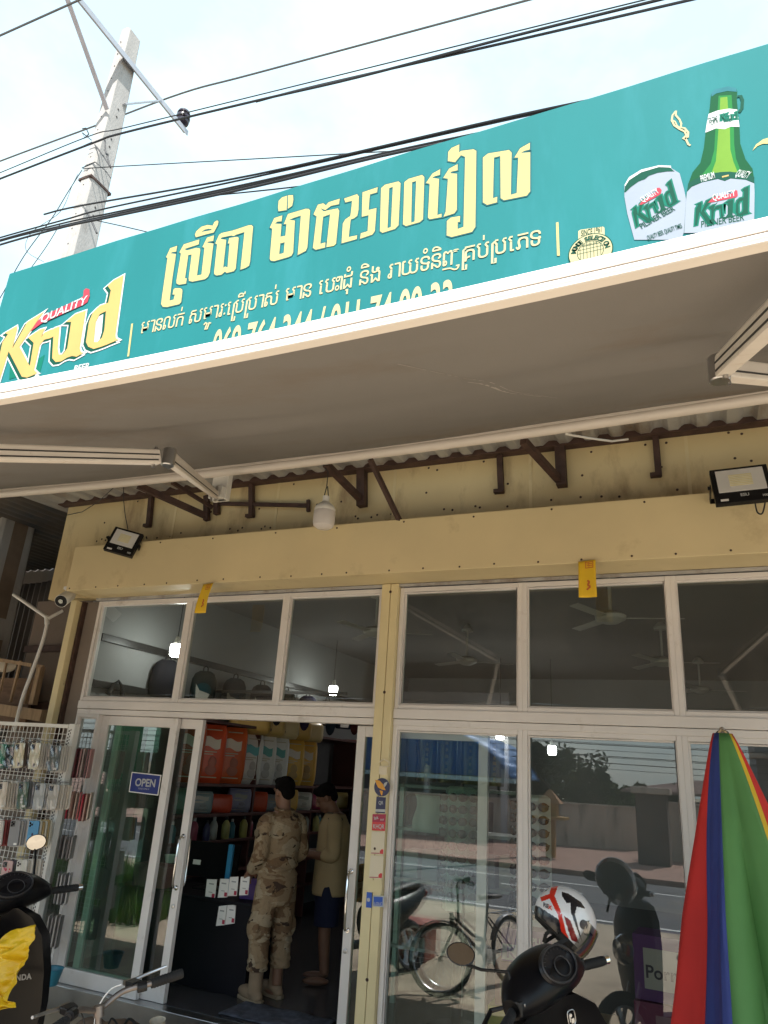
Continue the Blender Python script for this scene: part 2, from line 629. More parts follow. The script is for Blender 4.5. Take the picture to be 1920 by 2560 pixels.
def leaf(x0, x1, y, hx=None, lock=False, hz=1.0, bl=.07):
    f = MB()
    z0, z1 = -.05, 2.04
    f.bx(x0, x0+bl, y-.022, y+.022, z0, z1)
    f.bx(x1-bl, x1, y-.022, y+.022, z0, z1)
    f.bx(x0+bl, x1-bl, y-.020, y+.020, z0, z0+.11)
    f.bx(x0+bl, x1-bl, y-.020, y+.020, z1-.08, z1)
    o = f.build('sliding_door', M['white_alu'], shop, bevel=.004)
    MB().add([(x0+bl, y, z0+.11), (x1-bl, y, z0+.11), (x1-bl, y, z1-.08), (x0+bl, y, z1-.08)], [(0, 1, 2, 3)]).build('pane', M['door_glass'], o)
    if hx is not None:
        for sd in (-1, 1):
            h = MB()
            yy = y+sd*.022
            h.tube([(hx, yy, hz+.19), (hx, yy+sd*.035, hz+.185), (hx, yy+sd*.052, hz+.16), (hx, yy+sd*.055, hz), (hx, yy+sd*.052, hz-.16), (hx, yy+sd*.035, hz-.185), (hx, yy, hz-.19)], .0095, 10)
            for q in (-.19, .19):
                h.lathe([(.018, 0), (.018, .006)], (hx, yy, hz+q), (R(90)*sd*-1 if sd > 0 else R(90), 0, 0), 12)
            h.build('handle', M['chrome'], o, smooth=True)
        lk = MB()
        lk.lathe([(.016, 0), (.016, .008), (.006, .010)], (hx-.005, y-.022, hz-.32), (R(90), 0, 0), 14)
        lk.build('lock', M['steel'], o, smooth=True)
    return o
leaf(-5.10, -4.245, .030, bl=.075)
leaf(-4.98, -4.02, .085, hx=-4.052, hz=.93)
leaf(-2.545, -1.50, .085, hx=-2.512, hz=.83)

# eave: purlin, corrugated sheet, steel brackets
MB().bx(-6.1, XR, -.16, -.062, 4.13, 4.23).build('purlin', M['rust_steel'], shop, bevel=.004)
def corr(u, v):
    x = lerp(-6.3, XR, u)
    y = lerp(-.84, 9.0, v)
    ph = (x*5.2) % 1.0
    h = .034*min(1, max(0, (abs(ph-.5)-.2)*8))
    return (x, y, 4.265 + y*.19*(1 if y < 0 else .06) + h)
MB().grid(corr, 520, 4).build('corrugated_roof', M['galv'], shop, solid=.002)
def wallpost(a, b_, wdt=.05):
    mb = MB()
    mb.bar(a, b_, wdt, wdt, (0, 1, 0))
    return mb
YB = -.115
k = wallpost((-2.593,-0.115,4.151), (-2.566,-0.115,3.802), .075)
k.bar((-2.578,-0.115,3.861), (-2.614,-0.7,3.947), .05, .05)
k.build('roof_bracket', M['rust_steel'], shop, bevel=.003)
k = wallpost((-0.908,-0.115,4.145), (-0.901,-0.115,3.809), .075)
k.bar((-0.914,-0.115,3.853), (-1.056,-0.7,3.937), .05, .05)
k.build('roof_bracket', M['rust_steel'], shop, bevel=.003)
k = wallpost((-4.212,-0.115,4.06), (-4.168,-0.115,3.811), .05)
k.bar((-4.185,-0.115,3.856), (-4.506,-0.7,3.965), .045, .055)
k.bar((-4.111,-0.14,3.928), (-4.126,-0.7,3.955), .025, .035)
k.build('roof_bracket', M['rust_steel'], shop, bevel=.003)
k = wallpost((-4.125,-0.1,4.159), (-4.075,-0.1,3.868), .05)
k.bar((-4.048,-0.1,3.973), (-3.098,-0.1,3.865), .025, .035)
k.bar((-3.104,-0.1,3.918), (-3.092,-0.1,3.808), .03, .03, (0, 1, 0))
k.build('hanger_bar', M['rust_steel'], shop, bevel=.003)
for a, b_ in (((-4.906,-0.1,4.143), (-4.869,-0.1,3.813)), ((-3.733,-0.1,4.157), (-3.682,-0.1,3.81)), ((-1.387,-0.1,4.155), (-1.371,-0.1,3.814)), ((-0.221,-0.1,4.164), (-0.218,-0.1,3.823))):
    k = wallpost(a, b_, .045)
    k.box(Vector(b_)+Vector((-.02, 0, .01)), (.075, .05, .03))
    k.build('roof_hanger', M['rust_steel'], shop, bevel=.003)
k = MB()
k.bar((-2.223,-0.72,3.931), (-2.108,-0.34,3.544), .035, .035)
k.build('strut', M['rust_steel'], shop, bevel=.003)
# loose wiring under the eave
k = MB()
k.tube([(-4.903,-0.5,4.164), (-4.952,-0.4,3.984), (-4.912,-0.38,3.826), (-4.805,-0.42,3.669)], .004, 6)
k.tube([(-5.0,-0.5,4.08), (-5.495,-0.2,4.09), (-5.776,-0.12,4.036), (-6.012,-0.1,4.029)], .004, 6)
k.build('loose_wire', M['wire_black'], shop)
k = MB()
k.tube([(-0.758,-0.72,3.938), (-0.645,-0.5,3.996), (-0.506,-0.3,4.045), (-0.404,-0.2,4.094)], .008, 6)
k.build('loose_wire', M['white_plastic'], shop)

# ================================================================ awning
aw = thing('retractable_awning', 'grey brown canvas awning with cream bars stretched over the shop front', 'awning', (-1.4, -.72, 3.98))
AX0, AX1 = -11.0, 3.4
def sag_front(x):
    return min(.03, .014*((x+.75)/.95)**2 - .008)
def sag_rear(x):
    x = max(x, -6.5)
    return .0052*(x+2.4)**2 - .012
def bar_profile(prof, sagf, x0, x1, n=90):
    rings = []
    for i in range(n):
        x = lerp(x0, x1, i/(n-1))
        rings.append([(x, p[0], p[1] + sagf(x)) for p in prof])
    return rings
YF, ZF = -4.06, 2.585
def fp(*pts):
    return [(YF + a*.45, ZF + b_*.45) for a, b_ in pts]
YR, ZR = -.72, 3.985
fb = MB()
fb.loft(bar_profile(fp((-.028, .012), (-.034, .032), (-.034, .062), (-.024, .076), (.05, .082), (.06, .05), (.05, .012)), sag_front, AX0, AX1))
fb.loft(bar_profile(fp((-.020, -.022), (-.026, -.012), (-.026, .004), (-.022, .008), (.045, .008), (.045, -.022)), sag_front, AX0, AX1))
fb.loft(bar_profile(fp((-.024, -.038), (-.028, -.034), (-.028, -.028), (-.024, -.025), (.03, -.025), (.03, -.038)), sag_front, AX0, AX1))
fbo = fb.build('front_bar', M['awning_bar'], aw, smooth=False)
MB().loft(bar_profile(fp((-.018, .0085), (-.018, .0115), (.04, .0115), (.04, .0085)), sag_front, AX0, AX1)).build('groove', M['dark_strip'], fbo)
rb = MB()
pr = [(YR+.042*math.cos(g)*1.0, ZR+.036*math.sin(g)) for g in [i*math.pi/8 for i in range(16)]]
rb.loft(bar_profile(pr, sag_rear, AX0, AX1))
rb.loft(bar_profile([(YR-.045, ZR+.014), (YR-.052, ZR+.014), (YR-.052, ZR+.03), (YR-.03, ZR+.036)], sag_rear, AX0, AX1))
rb.build('rear_bar', M['awning_bar'], aw, smooth=True)
def canvas(u, v):
    x = lerp(AX0+.04, AX1-.04, u)
    y = lerp(YF+.02, YR-.01, v)
    z = lerp(ZF+.035, ZR+.045, v) + lerp(sag_front(x), sag_rear(x), v)
    z -= .03*math.sin(math.pi*v)*(.7+.3*math.sin(x*1.1))
    z += .006*math.sin(x*2.3+3*v) + .004*math.sin(x*7+9*v+2*math.sin(x*1.7))*math.sin(math.pi*v) + .010*math.exp(-((v-.62)/.12)**2)*math.sin(x*1.4+1.0)
    # the folding arms push the cloth up into soft ridges
    for (ax, ay) in ((-2.15, -2.85), (.1, -2.95)):
        dx, dy = x-ax, y-ay
        z += .034*math.exp(-(dx*dx/.45 + dy*dy/.02)) - .022*math.exp(-(dx*dx/.5 + (dy-.22)**2/.02))
    return (x, y, z)
MB().grid(canvas, 220, 60).build('canvas', M['awning'], aw, smooth=True, solid=.0015)
ML = mat('canvas_scuff', (.36, .33, .30), .9, 0, .1, 3)
sm = MB()
def scuff(u0, v0, u1, v1, n_, wd):
    for i in range(n_):
        a = i/n_
        P = Vector(canvas(lerp(u0, u1, a), lerp(v0, v1, a)))
        Q_ = Vector(canvas(lerp(u0, u1, a+1/n_), lerp(v0, v1, a+1/n_)))
        dn = Vector((0, 0, -.0018))
        if rnd.random() < .8:
            w_ = wd*rnd.uniform(.4, 1.2)
            sm.add([P+dn, Q_+dn, Q_+dn+Vector((w_, 0, 0)), P+dn+Vector((w_, 0, 0))], [(0, 1, 2, 3)])
scuff(.7135, .14, .7275, .56, 60, .004)
scuff(.716, .30, .7245, .50, 40, .010)
sm.build('scuff_mark', ML, aw)
def ribbon(mb, pts, wd):
    for a, b_ in zip(pts[:-1], pts[1:]):
        mb.bar(a, b_, wd, .001)
def arm(shoulder, elbow, wrist):
    """one folding arm: lower arm from the wall, elbow joint, upper arm to the front bar"""
    o = MB()
    sh, eb, wr = Vector(shoulder), Vector(elbow), Vector(wrist)
    o.bar(sh, eb, .046, .062)
    # extrusion grooves
    a = o.build('folding_arm', M['awning_bar'], aw, bevel=.006)
    fz = (wr-eb).normalized()
    f = MB()
    f.bar(eb+fz*.05, wr, .045, .066)
    sd = fz.cross(Vector((0, 0, 1))).normalized()
    f.build('forearm', M['awning_bar'], a, bevel=.008)
    g = MB()
    for s_ in (-1, 1):
        for q in (-.018, .008):
            off = sd*s_*.0232 + Vector((0, 0, q))
            g.bar(eb+fz*.06+off, wr+off, .0015, .006)
    d2 = (eb-sh).normalized()
    sd2 = d2.cross(Vector((0, 0, 1))).normalized()
    for s_ in (-1, 1):
        off = sd2*s_*.0238 + Vector((0, 0, -.012))
        g.bar(sh+d2*.05+off, eb-d2*.05+off, .0015, .006)
    g.build('arm_groove', M['dark_strip'], a)
    e = MB()
    e.lathe([(.026, -.042), (.030, -.038), (.030, .038), (.026, .042)], eb, None, 18)
    e.bar(eb-d2*.075, eb, .046, .05)
    e.lathe([(.008, -.050), (.008, .050)], eb-d2*.05, None, 10)
    e.lathe([(.008, -.050), (.008, .050)], eb+fz*.07, None, 10)
    e.build('elbow_joint', M['steel'], a, smooth=True)
    b_ = MB()
    b_.box(sh+Vector((0, .03, .02)), (.13, .09, .10))
    b_.lathe([(.028, -.06), (.028, .06)], sh, None, 14)
    b_.bx(sh.x-.08, sh.x+.08, sh.y+.03, sh.y+.09, sh.z-.03, sh.z+.30)
    b_.build('arm_bracket', M['white_plastic'], a, bevel=.005)
    bt = MB()
    for q in (-.03, .03):
        bt.lathe([(.010, 0), (.010, .012)], (sh.x+q, sh.y-.015, sh.z-.04), (R(180), 0, 0), 8)
        bt.lathe([(.012, -.064), (.012, .064)], (sh.x+q*.6, sh.y-.02, sh.z), None, 8)
    bt.build('arm_bolt', M['steel'], a)
arm((-3.62, -.72, 3.78), (-2.19, -2.86, 3.00), (-2.62, -3.97, 2.60))
arm((1.45, -.80, 3.80), (.10, -3.10, 2.90), (.27, -3.97, 2.60))

# ================================================================ shop sign
SY = -.62
sgn = thing('shop_sign', 'long teal shop sign with yellow Khmer lettering and beer pictures above the awning', 'shop sign', (-1.9, SY, 4.3))
M['teal'] = mat('teal_sign_vinyl', (.011, .143, .150), .75, 0, .045, .9, spec=.15, dirt=(.022, .175, .195), dscale=1.3, dlo=.5, dhi=.8, stretch=(1.6, 1, .35))
SX0, SX1, SZ0, SZ1 = -7.24, 4.2, 4.35, 7.02
def skin(u, v):
    x = lerp(SX0, SX1, u)
    z = lerp(SZ0, SZ1, v)
    e = .0012*math.sin(x*3.1+1.3*math.sin(z*2))*math.sin(z*2.7+x)
    return (x, SY+.0020+e, z + (.004*math.sin(x*2.1)+.003*math.sin(x*5.3) if v > .98 else 0))
MB().grid(skin, 200, 40).build('sign_face', M['teal'], sgn, smooth=True)
fr = MB()
for z in (SZ0+.02, SZ0+.7, SZ0+1.4, SZ0+2.1, SZ1-.03):
    fr.bx(SX0+.01, SX1-.01, SY+.035, SY+.075, z-.02, z+.02)
for i in range(9):
    x = SX0+.03+i*1.42
    fr.bx(x-.02, x+.02, SY+.076, SY+.116, SZ0-.15, SZ1-.02)
    fr.bar((x, SY+.1, SZ0+1.5), (x, SY+1.6, 4.4), .035, .035)
fr.build('sign_frame', M['rust_steel'], sgn)
M['yel'] = mat('yellow_vinyl', (0.416, 0.368, 0.16), .75, 0, .03, 2, spec=.1)
M['gold'] = mat('gold_vinyl', (.45, .295, .105), .75, 0, .05, 2, spec=.1)
M['cream_v'] = mat('cream_vinyl', (0.416, 0.368, 0.216), .75, 0, .04, 2, spec=.1)
M['whitev'] = mat('white_vinyl', (0.48, 0.496, 0.496), .75, 0, .02, 2, spec=.1)
M['green_v'] = mat('green_vinyl', (0.0048, 0.08, 0.048), .75, 0, .05, 2, spec=.1)
M['green_d'] = mat('dark_green_vinyl', (0.004, 0.06, 0.0384), .75, 0, .05, 2, spec=.1)
M['green_m'] = mat('mid_green_vinyl', (0.0048, 0.128, 0.088), .75, 0, .05, 2, spec=.1)
M['red_v'] = mat('red_vinyl', (0.336, 0.044, 0.064), .75, 0, .05, 2, spec=.1)
M['shadow_v'] = mat('dark_teal_vinyl', (0.02, 0.104, 0.12), .75, 0, .03, 2, spec=.1)
LAY = [0]
def on_sign(layer):
    LAY[0] += 1
    y = SY - .0016*layer - .00003*(LAY[0] % 9)
    return lambda u, v, w: (u, y-w*.0, v)
def sign_shape(loops, m, layer, name='lettering', offset=0, par=None):
    cu = []
    return flat_shape(name, loops, on_sign(layer), m, par or sgn, offset, 0.0)
TITLE = [
 [[(-4.679,6.697),(-4.678,6.623),(-4.725,6.632),(-4.754,6.623),(-4.674,6.592),(-4.668,6.508),(-4.659,6.304),(-4.637,6.01),(-4.587,6.01),(-4.582,6.07),(-4.613,6.077),(-4.613,6.142),(-4.593,6.149),(-4.529,6.133),(-4.499,6.11),(-4.492,6.084),(-4.482,5.955),(-4.503,5.936),(-4.654,5.938),(-4.709,5.953),(-4.74,5.992),(-4.748,6.08),(-4.778,6.57),(-4.801,6.585),(-4.768,6.692)]],
 [[(-4.396,6.697),(-4.394,6.635),(-4.572,6.627),(-4.537,6.599),(-4.415,6.598),(-4.367,6.577),(-4.358,6.549),(-4.341,6.237),(-4.286,6.235),(-4.309,6.567),(-4.338,6.587),(-4.3,6.692),(-4.214,6.696),(-4.212,6.627),(-4.271,6.634),(-4.288,6.625),(-4.203,6.59),(-4.185,6.231),(-4.198,6.186),(-4.231,6.166),(-4.387,6.176),(-4.431,6.197),(-4.442,6.23),(-4.461,6.527),(-4.505,6.533),(-4.49,6.242),(-4.466,6.237),(-4.464,6.173),(-4.551,6.18),(-4.588,6.204),(-4.597,6.239),(-4.607,6.58),(-4.631,6.6),(-4.594,6.692)]],
 [[(-4.468,6.778),(-4.457,6.82),(-4.4,6.861),(-4.324,6.86),(-4.255,6.831),(-4.24,6.871),(-4.208,6.884),(-4.188,6.862),(-4.19,6.818),(-4.224,6.736),(-4.315,6.74),(-4.448,6.74)],[(-4.39,6.79),(-4.352,6.808),(-4.301,6.805),(-4.26,6.787),(-4.256,6.776),(-4.277,6.776)]],
 [[(-4.179,6.586),(-4.149,6.685),(-4.12,6.698),(-3.984,6.689),(-3.936,6.691),(-3.799,6.698),(-3.762,6.689),(-3.741,6.664),(-3.739,6.633),(-3.713,6.238),(-3.718,6.191),(-3.75,6.176),(-3.813,6.169),(-3.818,6.278),(-3.836,6.627),(-3.937,6.623),(-3.96,6.613),(-3.993,6.63),(-4.111,6.64),(-4.123,6.623),(-4.048,6.593),(-4.027,6.247),(-4.005,6.258),(-3.974,6.238),(-3.998,6.535),(-4.018,6.538),(-4.014,6.604),(-3.92,6.592),(-3.896,6.574),(-3.894,6.548),(-3.872,6.197),(-3.89,6.172),(-3.973,6.173),(-3.998,6.196),(-4.032,6.169),(-4.092,6.174),(-4.123,6.196),(-4.131,6.229),(-4.154,6.567)]],
 [[(-3.538,6.591),(-3.501,6.696),(-3.412,6.7),(-3.412,6.63),(-3.459,6.641),(-3.485,6.624),(-3.407,6.595),(-3.399,6.442),(-3.344,6.438),(-3.348,6.577),(-3.38,6.587),(-3.347,6.698),(-3.151,6.7),(-3.117,6.687),(-3.1,6.664),(-3.098,6.621),(-3.081,6.228),(-3.093,6.191),(-3.177,6.168),(-3.178,6.22),(-3.197,6.633),(-3.276,6.63),(-3.326,6.619),(-3.258,6.592),(-3.231,6.212),(-3.244,6.18),(-3.276,6.172),(-3.43,6.167),(-3.472,6.184),(-3.487,6.212),(-3.507,6.57)],[(-3.391,6.362),(-3.341,6.36),(-3.337,6.235),(-3.386,6.233)]],
 [[(-3.474,6.816),(-3.479,6.901),(-3.444,6.932),(-3.387,6.934),(-3.37,6.753),(-3.462,6.767)]],
 [[(-3.378,6.936),(-3.318,6.918),(-3.307,6.857),(-3.312,6.786),(-3.357,6.765)]],
 [[(-3.056,6.604),(-3.02,6.707),(-2.962,6.705),(-2.931,6.671),(-2.904,6.7),(-2.788,6.703),(-2.791,6.64),(-2.875,6.647),(-2.931,6.615),(-2.987,6.653),(-2.951,6.606),(-2.799,6.594),(-2.78,6.558),(-2.778,6.182),(-2.798,6.165),(-2.875,6.172),(-2.874,6.548),(-2.948,6.541),(-2.944,6.229),(-2.892,6.23),(-2.889,6.172),(-2.986,6.174),(-3.019,6.203),(-3.019,6.567)]],
 [[(-2.741,6.69),(-2.608,6.698),(-2.588,6.668),(-2.578,6.505),(-2.586,6.44),(-2.619,6.421),(-2.65,6.421),(-2.653,6.222),(-2.568,6.216),(-2.569,6.175),(-2.72,6.171),(-2.728,6.396),(-2.706,6.438),(-2.657,6.461),(-2.654,6.528),(-2.654,6.636),(-2.724,6.639)]],
 [[(-2.553,6.702),(-2.4,6.71),(-2.403,6.652),(-2.475,6.651),(-2.474,6.472),(-2.395,6.47),(-2.393,6.211),(-2.415,6.18),(-2.534,6.168),(-2.532,6.228),(-2.465,6.232),(-2.469,6.413),(-2.537,6.415)]],
 [[(-2.365,6.688),(-2.328,6.715),(-2.195,6.709),(-2.173,6.679),(-2.165,6.208),(-2.195,6.177),(-2.316,6.17),(-2.342,6.196)],[(-2.283,6.661),(-2.247,6.663),(-2.238,6.211),(-2.27,6.206)]],
 [[(-2.136,6.68),(-2.096,6.705),(-1.967,6.705),(-1.945,6.672),(-1.936,6.203),(-1.966,6.181),(-2.092,6.177),(-2.122,6.204)],[(-2.061,6.654),(-2.021,6.654),(-2.014,6.203),(-2.045,6.199)]],
 [[(-1.926,6.599),(-1.871,6.685),(-1.798,6.711),(-1.799,6.647),(-1.846,6.648),(-1.869,6.637),(-1.805,6.605),(-1.805,6.208),(-1.767,6.211),(-1.766,6.174),(-1.873,6.184),(-1.89,6.207),(-1.89,6.578)]],
 [[(-1.766,6.602),(-1.715,6.688),(-1.638,6.712),(-1.636,6.642),(-1.69,6.647),(-1.705,6.633),(-1.64,6.605),(-1.631,6.208),(-1.653,6.179),(-1.748,6.172),(-1.73,6.221),(-1.722,6.577)]],
 [[(-1.73,6.779),(-1.729,6.885),(-1.699,6.919),(-1.629,6.932),(-1.628,6.838),(-1.611,6.852),(-1.496,6.828),(-1.471,6.8),(-1.464,5.98),(-1.492,5.937),(-1.668,5.936),(-1.713,5.966),(-1.716,6.117),(-1.682,6.143),(-1.6,6.135),(-1.601,6.074),(-1.62,6.076),(-1.618,6.005),(-1.567,6.011),(-1.571,6.77),(-1.61,6.803),(-1.662,6.742)]],
 [[(-1.411,6.703),(-1.367,6.733),(-1.183,6.704),(-1.161,6.668),(-1.167,6.219),(-1.118,6.221),(-1.104,6.592),(-1.137,6.604),(-1.089,6.688),(-1.006,6.718),(-1.008,6.645),(-1.054,6.647),(-1.082,6.635),(-1.004,6.614),(-1.008,6.202),(-1.035,6.167),(-1.224,6.181),(-1.252,6.212),(-1.258,6.666),(-1.314,6.668),(-1.317,6.232),(-1.281,6.235),(-1.283,6.178),(-1.367,6.178),(-1.403,6.216)]],
]
for lp in TITLE:
    sign_shape(lp, M['shadow_v'], 1, 'letter_outline', .010)
    sign_shape(lp, M['yel'], 2, 'title_letter', 0)

# logo at the left
KR = [
 [[(-7.009,6.135),(-6.837,6.191),(-6.815,6.145),(-6.803,5.89),(-6.677,6.207),(-6.495,6.272),(-6.442,6.293),(-6.488,6.226),(-6.694,5.888),(-6.357,5.493),(-6.305,5.474),(-6.435,5.45),(-6.524,5.476),(-6.854,5.86),(-6.869,5.48),(-6.961,5.467),(-7.003,6.011),(-6.948,6.102)]],
 [[(-6.595,5.987),(-6.439,6.054),(-6.358,6.056),(-6.381,5.942),(-6.351,5.995),(-6.265,6.016),(-6.174,6.016),(-6.167,5.917),(-6.231,5.901),(-6.322,5.901),(-6.369,5.842),(-6.357,5.531),(-6.296,5.482),(-6.45,5.462),(-6.444,5.624),(-6.478,5.893)]],
 [[(-6.249,5.964),(-6.21,6.024),(-6.132,6.031),(-6.075,5.743),(-6.035,5.659),(-5.976,5.648),(-5.929,5.714),(-5.969,6.05),(-6.053,6.069),(-5.939,6.142),(-5.787,6.156),(-5.744,5.677),(-5.708,5.623),(-5.671,5.606),(-5.76,5.577),(-5.831,5.6),(-5.895,5.594),(-5.973,5.562),(-6.053,5.568),(-6.122,5.629),(-6.154,5.759),(-6.191,5.922)]],
 [[(-5.549,6.415),(-5.476,6.466),(-5.346,6.502),(-5.273,5.747),(-5.255,5.697),(-5.213,5.67),(-5.286,5.658),(-5.355,5.644),(-5.435,5.633),(-5.538,5.626),(-5.624,5.671),(-5.674,5.738),(-5.699,5.99),(-5.674,6.101),(-5.595,6.17),(-5.48,6.182),(-5.483,6.339)],[(-5.485,6.077),(-5.566,6.057),(-5.596,5.968),(-5.557,5.714),(-5.506,5.703),(-5.454,5.748),(-5.446,5.84)]],
]
KB = [(-6.583,6.061),(-6.533,6.165),(-6.437,6.239),(-5.927,6.342),(-5.883,6.363),(-5.898,6.441),(-5.87,6.461),(-5.813,6.435),(-5.784,6.339),(-5.795,6.266),(-5.844,6.242),(-6.441,6.134)]
lg = sign_shape([KB], M['red_v'], 4, 'logo_banner')
for lp in KR:
    sh = [[(x-.030, z-.022) for x, z in q] for q in lp]
    sign_shape(sh[:1], M['whitev'], 2, 'letter_outline', .022)
    sign_shape(lp[:1], M['whitev'], 2.5, 'letter_outline', .018)
    sign_shape(sh, M['green_d'], 3, 'letter_shadow', .004)
    sign_shape(lp, M['gold'], 5, 'logo_letter', 0)
pz0, pz1 = [(-6.461,6.139),(-5.844,6.242)]
def along(p0, p1, layer, sx=1.0):
    a = math.atan2(p1[1]-p0[1], p1[0]-p0[0])
    c, s_ = math.cos(a), math.sin(a)
    LAY[0] += 1
    y = SY-.0016*layer - .00003*(LAY[0] % 9)
    return lambda u, v, w: (p0[0]+u*sx*c-v*s_, y-w, p0[1]+u*sx*s_+v*c)
text('QUALITY', .155, along(pz0, pz1, 6, 1.02), M['whitev'], lg, bold=.002, shear=.15, thick=0)
bm_ = [(-5.642,5.462),(-5.473,5.457)]
text('BEER', .10, along((bm_[0][0]-.12, bm_[0][1]-.06), (bm_[1][0], bm_[1][1]-.06), 3), M['whitev'], sgn, bold=.002, thick=0)
# dark swash below the logo and divider lines
sign_shape([[(-6.713,5.872),(-6.444,5.624),(-6.262,5.704),(-6.26,5.49),(-6.543,5.498),(-6.726,5.483),(-6.813,5.812)]], M['green_m'], 1, 'logo_swash')
sign_shape([[(-5.091,5.837),(-5.066,5.836),(-5.026,5.443),(-5.049,5.44)]], M['yel'], 2, 'divider')
sign_shape([[(-0.808,5.825),(-0.788,5.826),(-0.785,5.502),(-0.806,5.508)]], M['yel'], 2, 'divider')

# second line, set in the built-in Khmer letters, subscripts drawn as strokes
def stroke(pts, wd):
    """outline of a polyline with width"""
    l, r = [], []
    for i, p in enumerate(pts):
        a = Vector(pts[max(i-1, 0)])
        b_ = Vector(pts[min(i+1, len(pts)-1)])
        d = (b_-a).normalized()
        n_ = Vector((-d.y, d.x))
        l.append((p[0]+n_.x*wd/2, p[1]+n_.y*wd/2))
        r.append((p[0]-n_.x*wd/2, p[1]-n_.y*wd/2))
    return l + r[::-1]
def khmer_line(items, p0, p1, size, m, layer):
    """items: visual pieces left to right; a tuple is (text, extra strokes in em, advance)"""
    x = 0.0
    mes = []
    for it in items:
        if it == ' ':
            x += .30
            continue
        if it == '/ro':
            mes.append(('s', x+.02, [(.17, .52), (.06, .46), (.06, -.30), (.20, -.30), (.20, -.12)]))
            x += .14
            continue
        if it == '/pho':
            mes.append(('s', x-.46, [(.02, -.20), (.10, -.12), (.20, -.16), (.14, -.42), (.26, -.42), (.34, -.14), (.44, -.20)]))
            continue
        me = text_mesh(it, 1.0, bold=.0, thick=0)
        xs = [v.co.x for v in me.vertices]
        if not xs:
            bpy.data.meshes.remove(me)
            continue
        zs = [v.co.y for v in me.vertices]
        mark = it in MARKS
        if mark:
            wd = max(xs)-min(xs)
            off = x - .30 - wd/2 - min(xs)
            if it == MK_AA:
                off = x - min(xs)
                x += wd + .05
        else:
            off = x - min(xs)
            x += max(xs)-min(xs) + .07
        mes.append(('m', off, me))
    total = x
    ln = (Vector(p1)-Vector(p0)).length
    sx = ln/total
    for kind, off, q in mes:
        pl = along(p0, p1, layer)
        if kind == 'm':
            put_mesh(q, 'lettering', lambda u, v, w, o=off, pl=pl: pl((u+o)*sx, v*size, w), m, sgn)
        else:
            flat_shape('lettering', [stroke([((a+off)*sx, b_*size) for a, b_ in q], .055*size*1.35)], lambda u, v, w: pl(u, v, w), m, sgn, 0, 0)
MK_AA = '\u17b6'
MARKS = {'\u17b6', '\u17cb', '\u17b8', '\u17b7', '\u17c6', '\u17bb', '\u17c7'}
line2 = ['ម', '\u17b6', 'ន', 'ល', 'ក', '\u17cb', ' ', 'ស', 'ម', '/pho', '\u17b6', 'រ', 'ៈ', 'េ', '/ro', 'ប', '\u17b8', '/ro', 'ប', '\u17b6', 'ស', '\u17cb', ' ', 'ម', '\u17b6', 'ន', ' ', 'េ', 'ប', '\u17b6', 'ះ', 'ដ', '\u17bb', '\u17c6', ' ', 'ន', '\u17b7', 'ង', ' ',
         'រ', '\u17b6', 'យ', 'ទ', '\u17c6', 'ន', '\u17b7', 'ញ', '/ro', 'គ', 'ប', '\u17cb', '/ro', 'ប', 'េ', 'ភ', 'ទ']
S2 = ((340, 640), 640/1659)
l2a = (-4.947,5.672)
l2b = (-0.913,5.648)
khmer_line(line2, l2a, l2b, .255, M['cream_v'], 2)
l3a = (-4.004,5.526)
l3b = (-1.646,5.511)
ph = text_mesh('069 764 344 / 011 74 00 33', 1.0, bold=.02, thick=0)
wx = max(v.co.x for v in ph.vertices)
pl3 = along((l3a[0], l3a[1]-.37), (l3b[0], l3b[1]-.37), 2)
ln3 = math.dist(l3a, l3b)
put_mesh(ph, 'phone_number', lambda u, v, w: pl3(u*ln3/wx, v*.52, w), M['cream_v'], sgn)

# medal
md = (-0.558,5.477)
SCm = .36
def circ(c, r, n=40, a0=0, a1=2*math.pi):
    return [(c[0]+r*math.cos(a0+(a1-a0)*i/n), c[1]+r*math.sin(a0+(a1-a0)*i/n)) for i in range(n)]
tabp = [(-0.641,5.693),(-0.623,5.702),(-0.458,5.682),(-0.448,5.668),(-0.45,5.55),(-0.645,5.563)]
sign_shape([tabp], M['cream_v'], 2, 'medal_tab')
tp = [(-0.622,5.64),(-0.471,5.634)]
SINCE = (tp[0], tp[1])
sign_shape([circ(md, .165)], M['green_d'], 2.4, 'medal_rim')
sign_shape([circ(md, .157)], M['cream_v'], 2.8, 'medal')
sign_shape([circ(md, .098), circ(md, .093)], M['green_d'], 3.2, 'medal_ring')
for i in range(7):
    x = md[0] + (-.075+i*.025)
    h = math.sqrt(max(0, .093**2-(x-md[0])**2))
    sign_shape([[(x-.002, md[1]-h), (x+.002, md[1]-h), (x+.002, md[1]+h), (x-.002, md[1]+h)]], M['green_d'], 3.2, 'globe_line')
for zz in (0, .032, .06):
    h = math.sqrt(.093**2-zz**2)
    sign_shape([[(md[0]-h, md[1]+zz-.002), (md[0]+h, md[1]+zz-.002), (md[0]+h, md[1]+zz+.002), (md[0]-h, md[1]+zz+.002)]], M['green_d'], 3.3, 'globe_line')
s_ = 'MONDE SELECTION'
for i, ch in enumerate(s_):
    if ch == ' ':
        continue
    a = R(168) - R(156)*i/(len(s_)-1)
    text(ch, .054, front(md[0]+.106*math.cos(a)-.015*math.sin(a), md[1]+.106*math.sin(a)+.015*math.cos(a)-.0, SY-.0070, a-R(90)), M['green_d'], sgn, bold=.002, thick=0)
text('BRUXELLES', .022, front(md[0]-.058, md[1]+.062, SY-.0070, 0), M['green_d'], sgn, thick=0)

